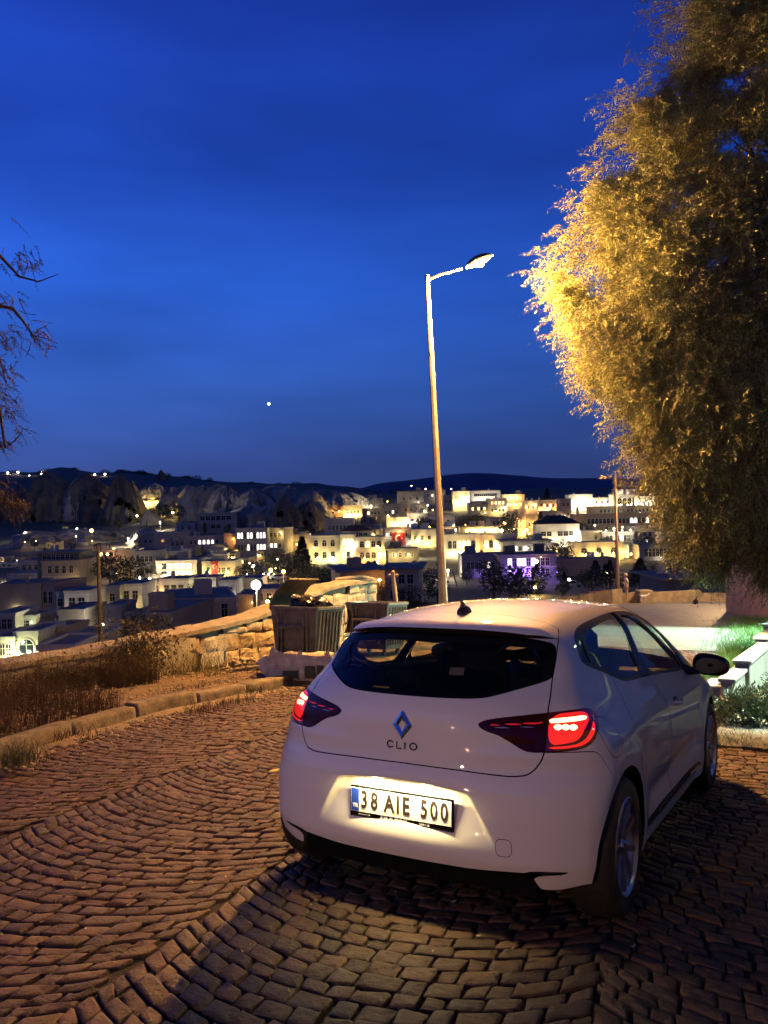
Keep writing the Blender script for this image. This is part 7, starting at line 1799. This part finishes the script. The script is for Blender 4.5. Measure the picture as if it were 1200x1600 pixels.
for a in (('big dark tree right of the tall guesthouse, lamps showing through it', 205, 868, 925, 'round'), ('dark tree behind the utility pole', 172, 862, 915, 'round'), ('dark tree left of the yellow-lit small building', 150, 872, 905, 'round'), ('dark bush on the slope in front of the long low building', 215, 955, 1010, 'round'), ('bushy tree right of the dark bush on the slope', 250, 962, 1015, 'warm'), ('dark tree between the grey hotel and the conifer', 435, 858, 905, 'warm'),
          ('thin tree left of the grey hotel, hung with tiny lights', 392, 876, 915, 'round'), ('lit tree beside the house with the red flag at the left', 376, 884, 908, 'warm'), ('black tree in front of the gorge glow, left', 255, 787, 812, 'round'), ('black tree in front of the gorge glow, middle', 280, 788, 812, 'round'), ('black pointed tree right of the gorge glow', 292, 775, 800, 'poplar'), ('dark tree in front of the gorge lamp at the right', 310, 778, 800, 'round'),
          ('dark round tree in front of the white terrace wall, left', 651, 812, 840, 'round'), ('dark round tree in front of the white terrace wall, right', 664, 806, 840, 'round'), ('dark tree below the skyline hotel', 748, 800, 828, 'round'), ('olive tree below the arches house', 730, 803, 832, 'warm'), ('large dark tree left of the tower house', 796, 798, 838, 'round'), ('dark tree right of the tower house', 845, 800, 822, 'poplar'),
          ('tree in front of the pale villa', 876, 845, 890, 'warm'), ('dark tree right of the pale villa', 915, 815, 842, 'round'), ('tree on the string-lit terrace', 946, 838, 862, 'warm'), ('tree right of the string-lit terrace', 1012, 836, 860, 'round'), ('pine far behind the skyline right of the lamp pole', 855, 762, 784, 'conifer'), ('round tree in front of the violet bar', 772, 884, 935, 'round'), ('dark tree left of the violet neon', 800, 880, 935, 'round'), ('bush lit yellow in front of the violet bar', 838, 905, 935, 'warm'),
          ('pale green bush at the left of the yellow-lit bush', 810, 905, 945, 'warm'), ('reddish dry bush behind the end of the near wall', 606, 905, 945, 'warm'), ('dry orange reeds behind the second container', 640, 912, 955, 'warm')):
    far_tree(*a)
for i in range(46):
    u = qt.uniform(440, 720) if i < 18 else (qt.uniform(700, 900) if i < 26 else qt.uniform(870, 1120)); vb = qt.uniform(905, 945) if i < 18 else qt.uniform(905, 932); h = qt.uniform(20, 42)
    if 590 < u < 660: vb = 965; h = 28
    far_tree('dark tree in the unlit belt below the lit town', u, vb - h, vb, 'round' if i % 3 else 'conifer', grp='trees in the dark belt below the town', wide=qt.uniform(.9, 1.5))
for i in range(34):
    u = qt.uniform(-20, 470); vt = float(np.interp(u, RIDGE_U, RIDGE_V)) - qt.uniform(1, 5)
    far_tree('small dark tree on the skyline of the left-hand hills', u, vt, vt + qt.uniform(8, 12), 'round', dist=715, grp='trees along the left skyline', wide=qt.uniform(1.2, 2.2))
for i in range(60):
    u = qt.uniform(0, 1080); vb = qt.uniform(800, 900); far_tree('small dark garden tree between the houses', u, vb - qt.uniform(8, 16), vb, 'round' if i % 4 else 'poplar', grp='garden trees between the houses', wide=qt.uniform(.8, 1.3))
for i, u in enumerate((575, 590, 611, 618, 760, 770, 905, 930, 940)):
    far_tree('dark tree standing above the roofs on the central skyline', u, 764 + (i % 3) * 3, 784, 'round', dist=560, grp='trees on the central skyline', wide=1.1)
# utility pole with creeper, and a short pipe post
up = atw(158, 1012, 17.0); ut = atw(153, 852, 17.0); R_ = empty('utility_pole', T(*up), 'wooden utility pole wrapped in dry creeper behind the weeds at the left', 'pole'); d_ = Vector(ut) - Vector(up)
m = MB(); m.tube([(0, 0, -6), tuple(d_ * .5), tuple(d_)], [.07, .045, .035], 8); m.build('pole', BARK, R_, smooth=True)
q = np.random.default_rng(5); n_ = 1300; C_ = np.stack([q.normal(0, .07, n_), q.normal(0, .07, n_), q.uniform(-1.5, .95, n_)], 1); V, F = leaves_geo(C_, q.normal(size=(n_, 3)) + [0, 0, -.8], q.uniform(.03, .07, n_), q.uniform(.012, .025, n_), 6)
link('creeper', mesh_np('creeper', V, F, MATS['climber_leaf']), R_)
b = atw(624, 955, 15.5); t_ = atw(614, 899, 15.5); R_ = empty('pipe_post', T(*b), 'short slanting pipe post with a fitting on top behind the second container', 'post'); d_ = Vector(t_) - Vector(b)
m = MB(); m.tube([(0, 0, -.6), tuple(d_)], [.045, .045], 10); m.build('pipe', mat('post_cream', (.45, .38, .22), .6), R_, smooth=True); m = MB(); m.bbox(-.10, -.03, -.03, .10, .03, .03, .01, T(*d_)); m.bbox(-.03, -.03, -.02, .03, .03, .09, .01, T(*d_)); m.build('fitting', mat('post_cream'), R_)
# parked cars in the town
def far_car(label, u, v, col, yaw=0, dist=None):
    d = dist or depth_at(u, v); p = atw(u, v, d); R_ = empty('parked_car', T(*p) @ RZ(yaw), label, 'car'); m = MB()
    m.bbox(-2.0, -.85, .35, 2.0, .85, .85, .12); m.prism([(-1.5, .84), (1.2, .84), (.7, 1.40), (-1.0, 1.42)], -.75, .75, RX(math.pi / 2)); m.build('body', mat('car_' + label.split()[0], col, .3, coat=.6), R_)
    m = MB(); m.prism([(-1.32, .90), (1.0, .90), (.62, 1.33), (-.93, 1.34)], -.77, .77, RX(math.pi / 2)); m.build('window', BLACKG, R_)
    for x in (-1.3, 1.3):
        for y in (-.86, .86): m = MB(); m.lathe([(0, -.09), (.31, -.09), (.33, 0), (.31, .09), (0, .09)], 14, T(x, y, .33) @ RX(math.pi / 2)); m.build('wheel', RUBBER, R_)
far_car('white car parked on the lit bend above the globe lamp', 435, 906, (.6, .6, .6), .2); far_car('grey car parked behind the white car on the bend', 421, 903, (.25, .25, .27), .2); far_car('silver car parked among dark trees left of the thin pole', 893, 918, (.35, .35, .36), -.1)
# the bright dot of a planet low in the sky
p = atw(420, 631, 9000); m = MB(); m.sphere((0, 0, 0), 16, 10); tag(m.build('moon', emitmat('planet_glow', (1, .97, .9), 5), None, T(*p), smooth='all'), 'tiny bright crescent moon low in the blue sky', 'moon')
# tell look-alikes of one group apart by their place in the photo
def _ord(n): return '%d%s' % (n, 'th' if 10 <= n % 100 <= 20 else {1: 'st', 2: 'nd', 3: 'rd'}.get(n % 10, 'th'))
bpy.context.view_layer.update(); _by = {}
for o in bpy.data.objects:
    if o.parent is None and 'group' in o and 'label' in o: _by.setdefault(o['label'], []).append(o)
for lab, L in _by.items():
    if len(L) < 2: continue
    pos = {o: AX_W @ (np.array(o.matrix_world.translation) - CAM_W) for o in L}
    for i_, o in enumerate(sorted(L, key=lambda q_: pos[q_][0] / pos[q_][2])): o['label'] = ' '.join(lab.split()[:13]) + ', ' + _ord(i_ + 1) + ' from left'
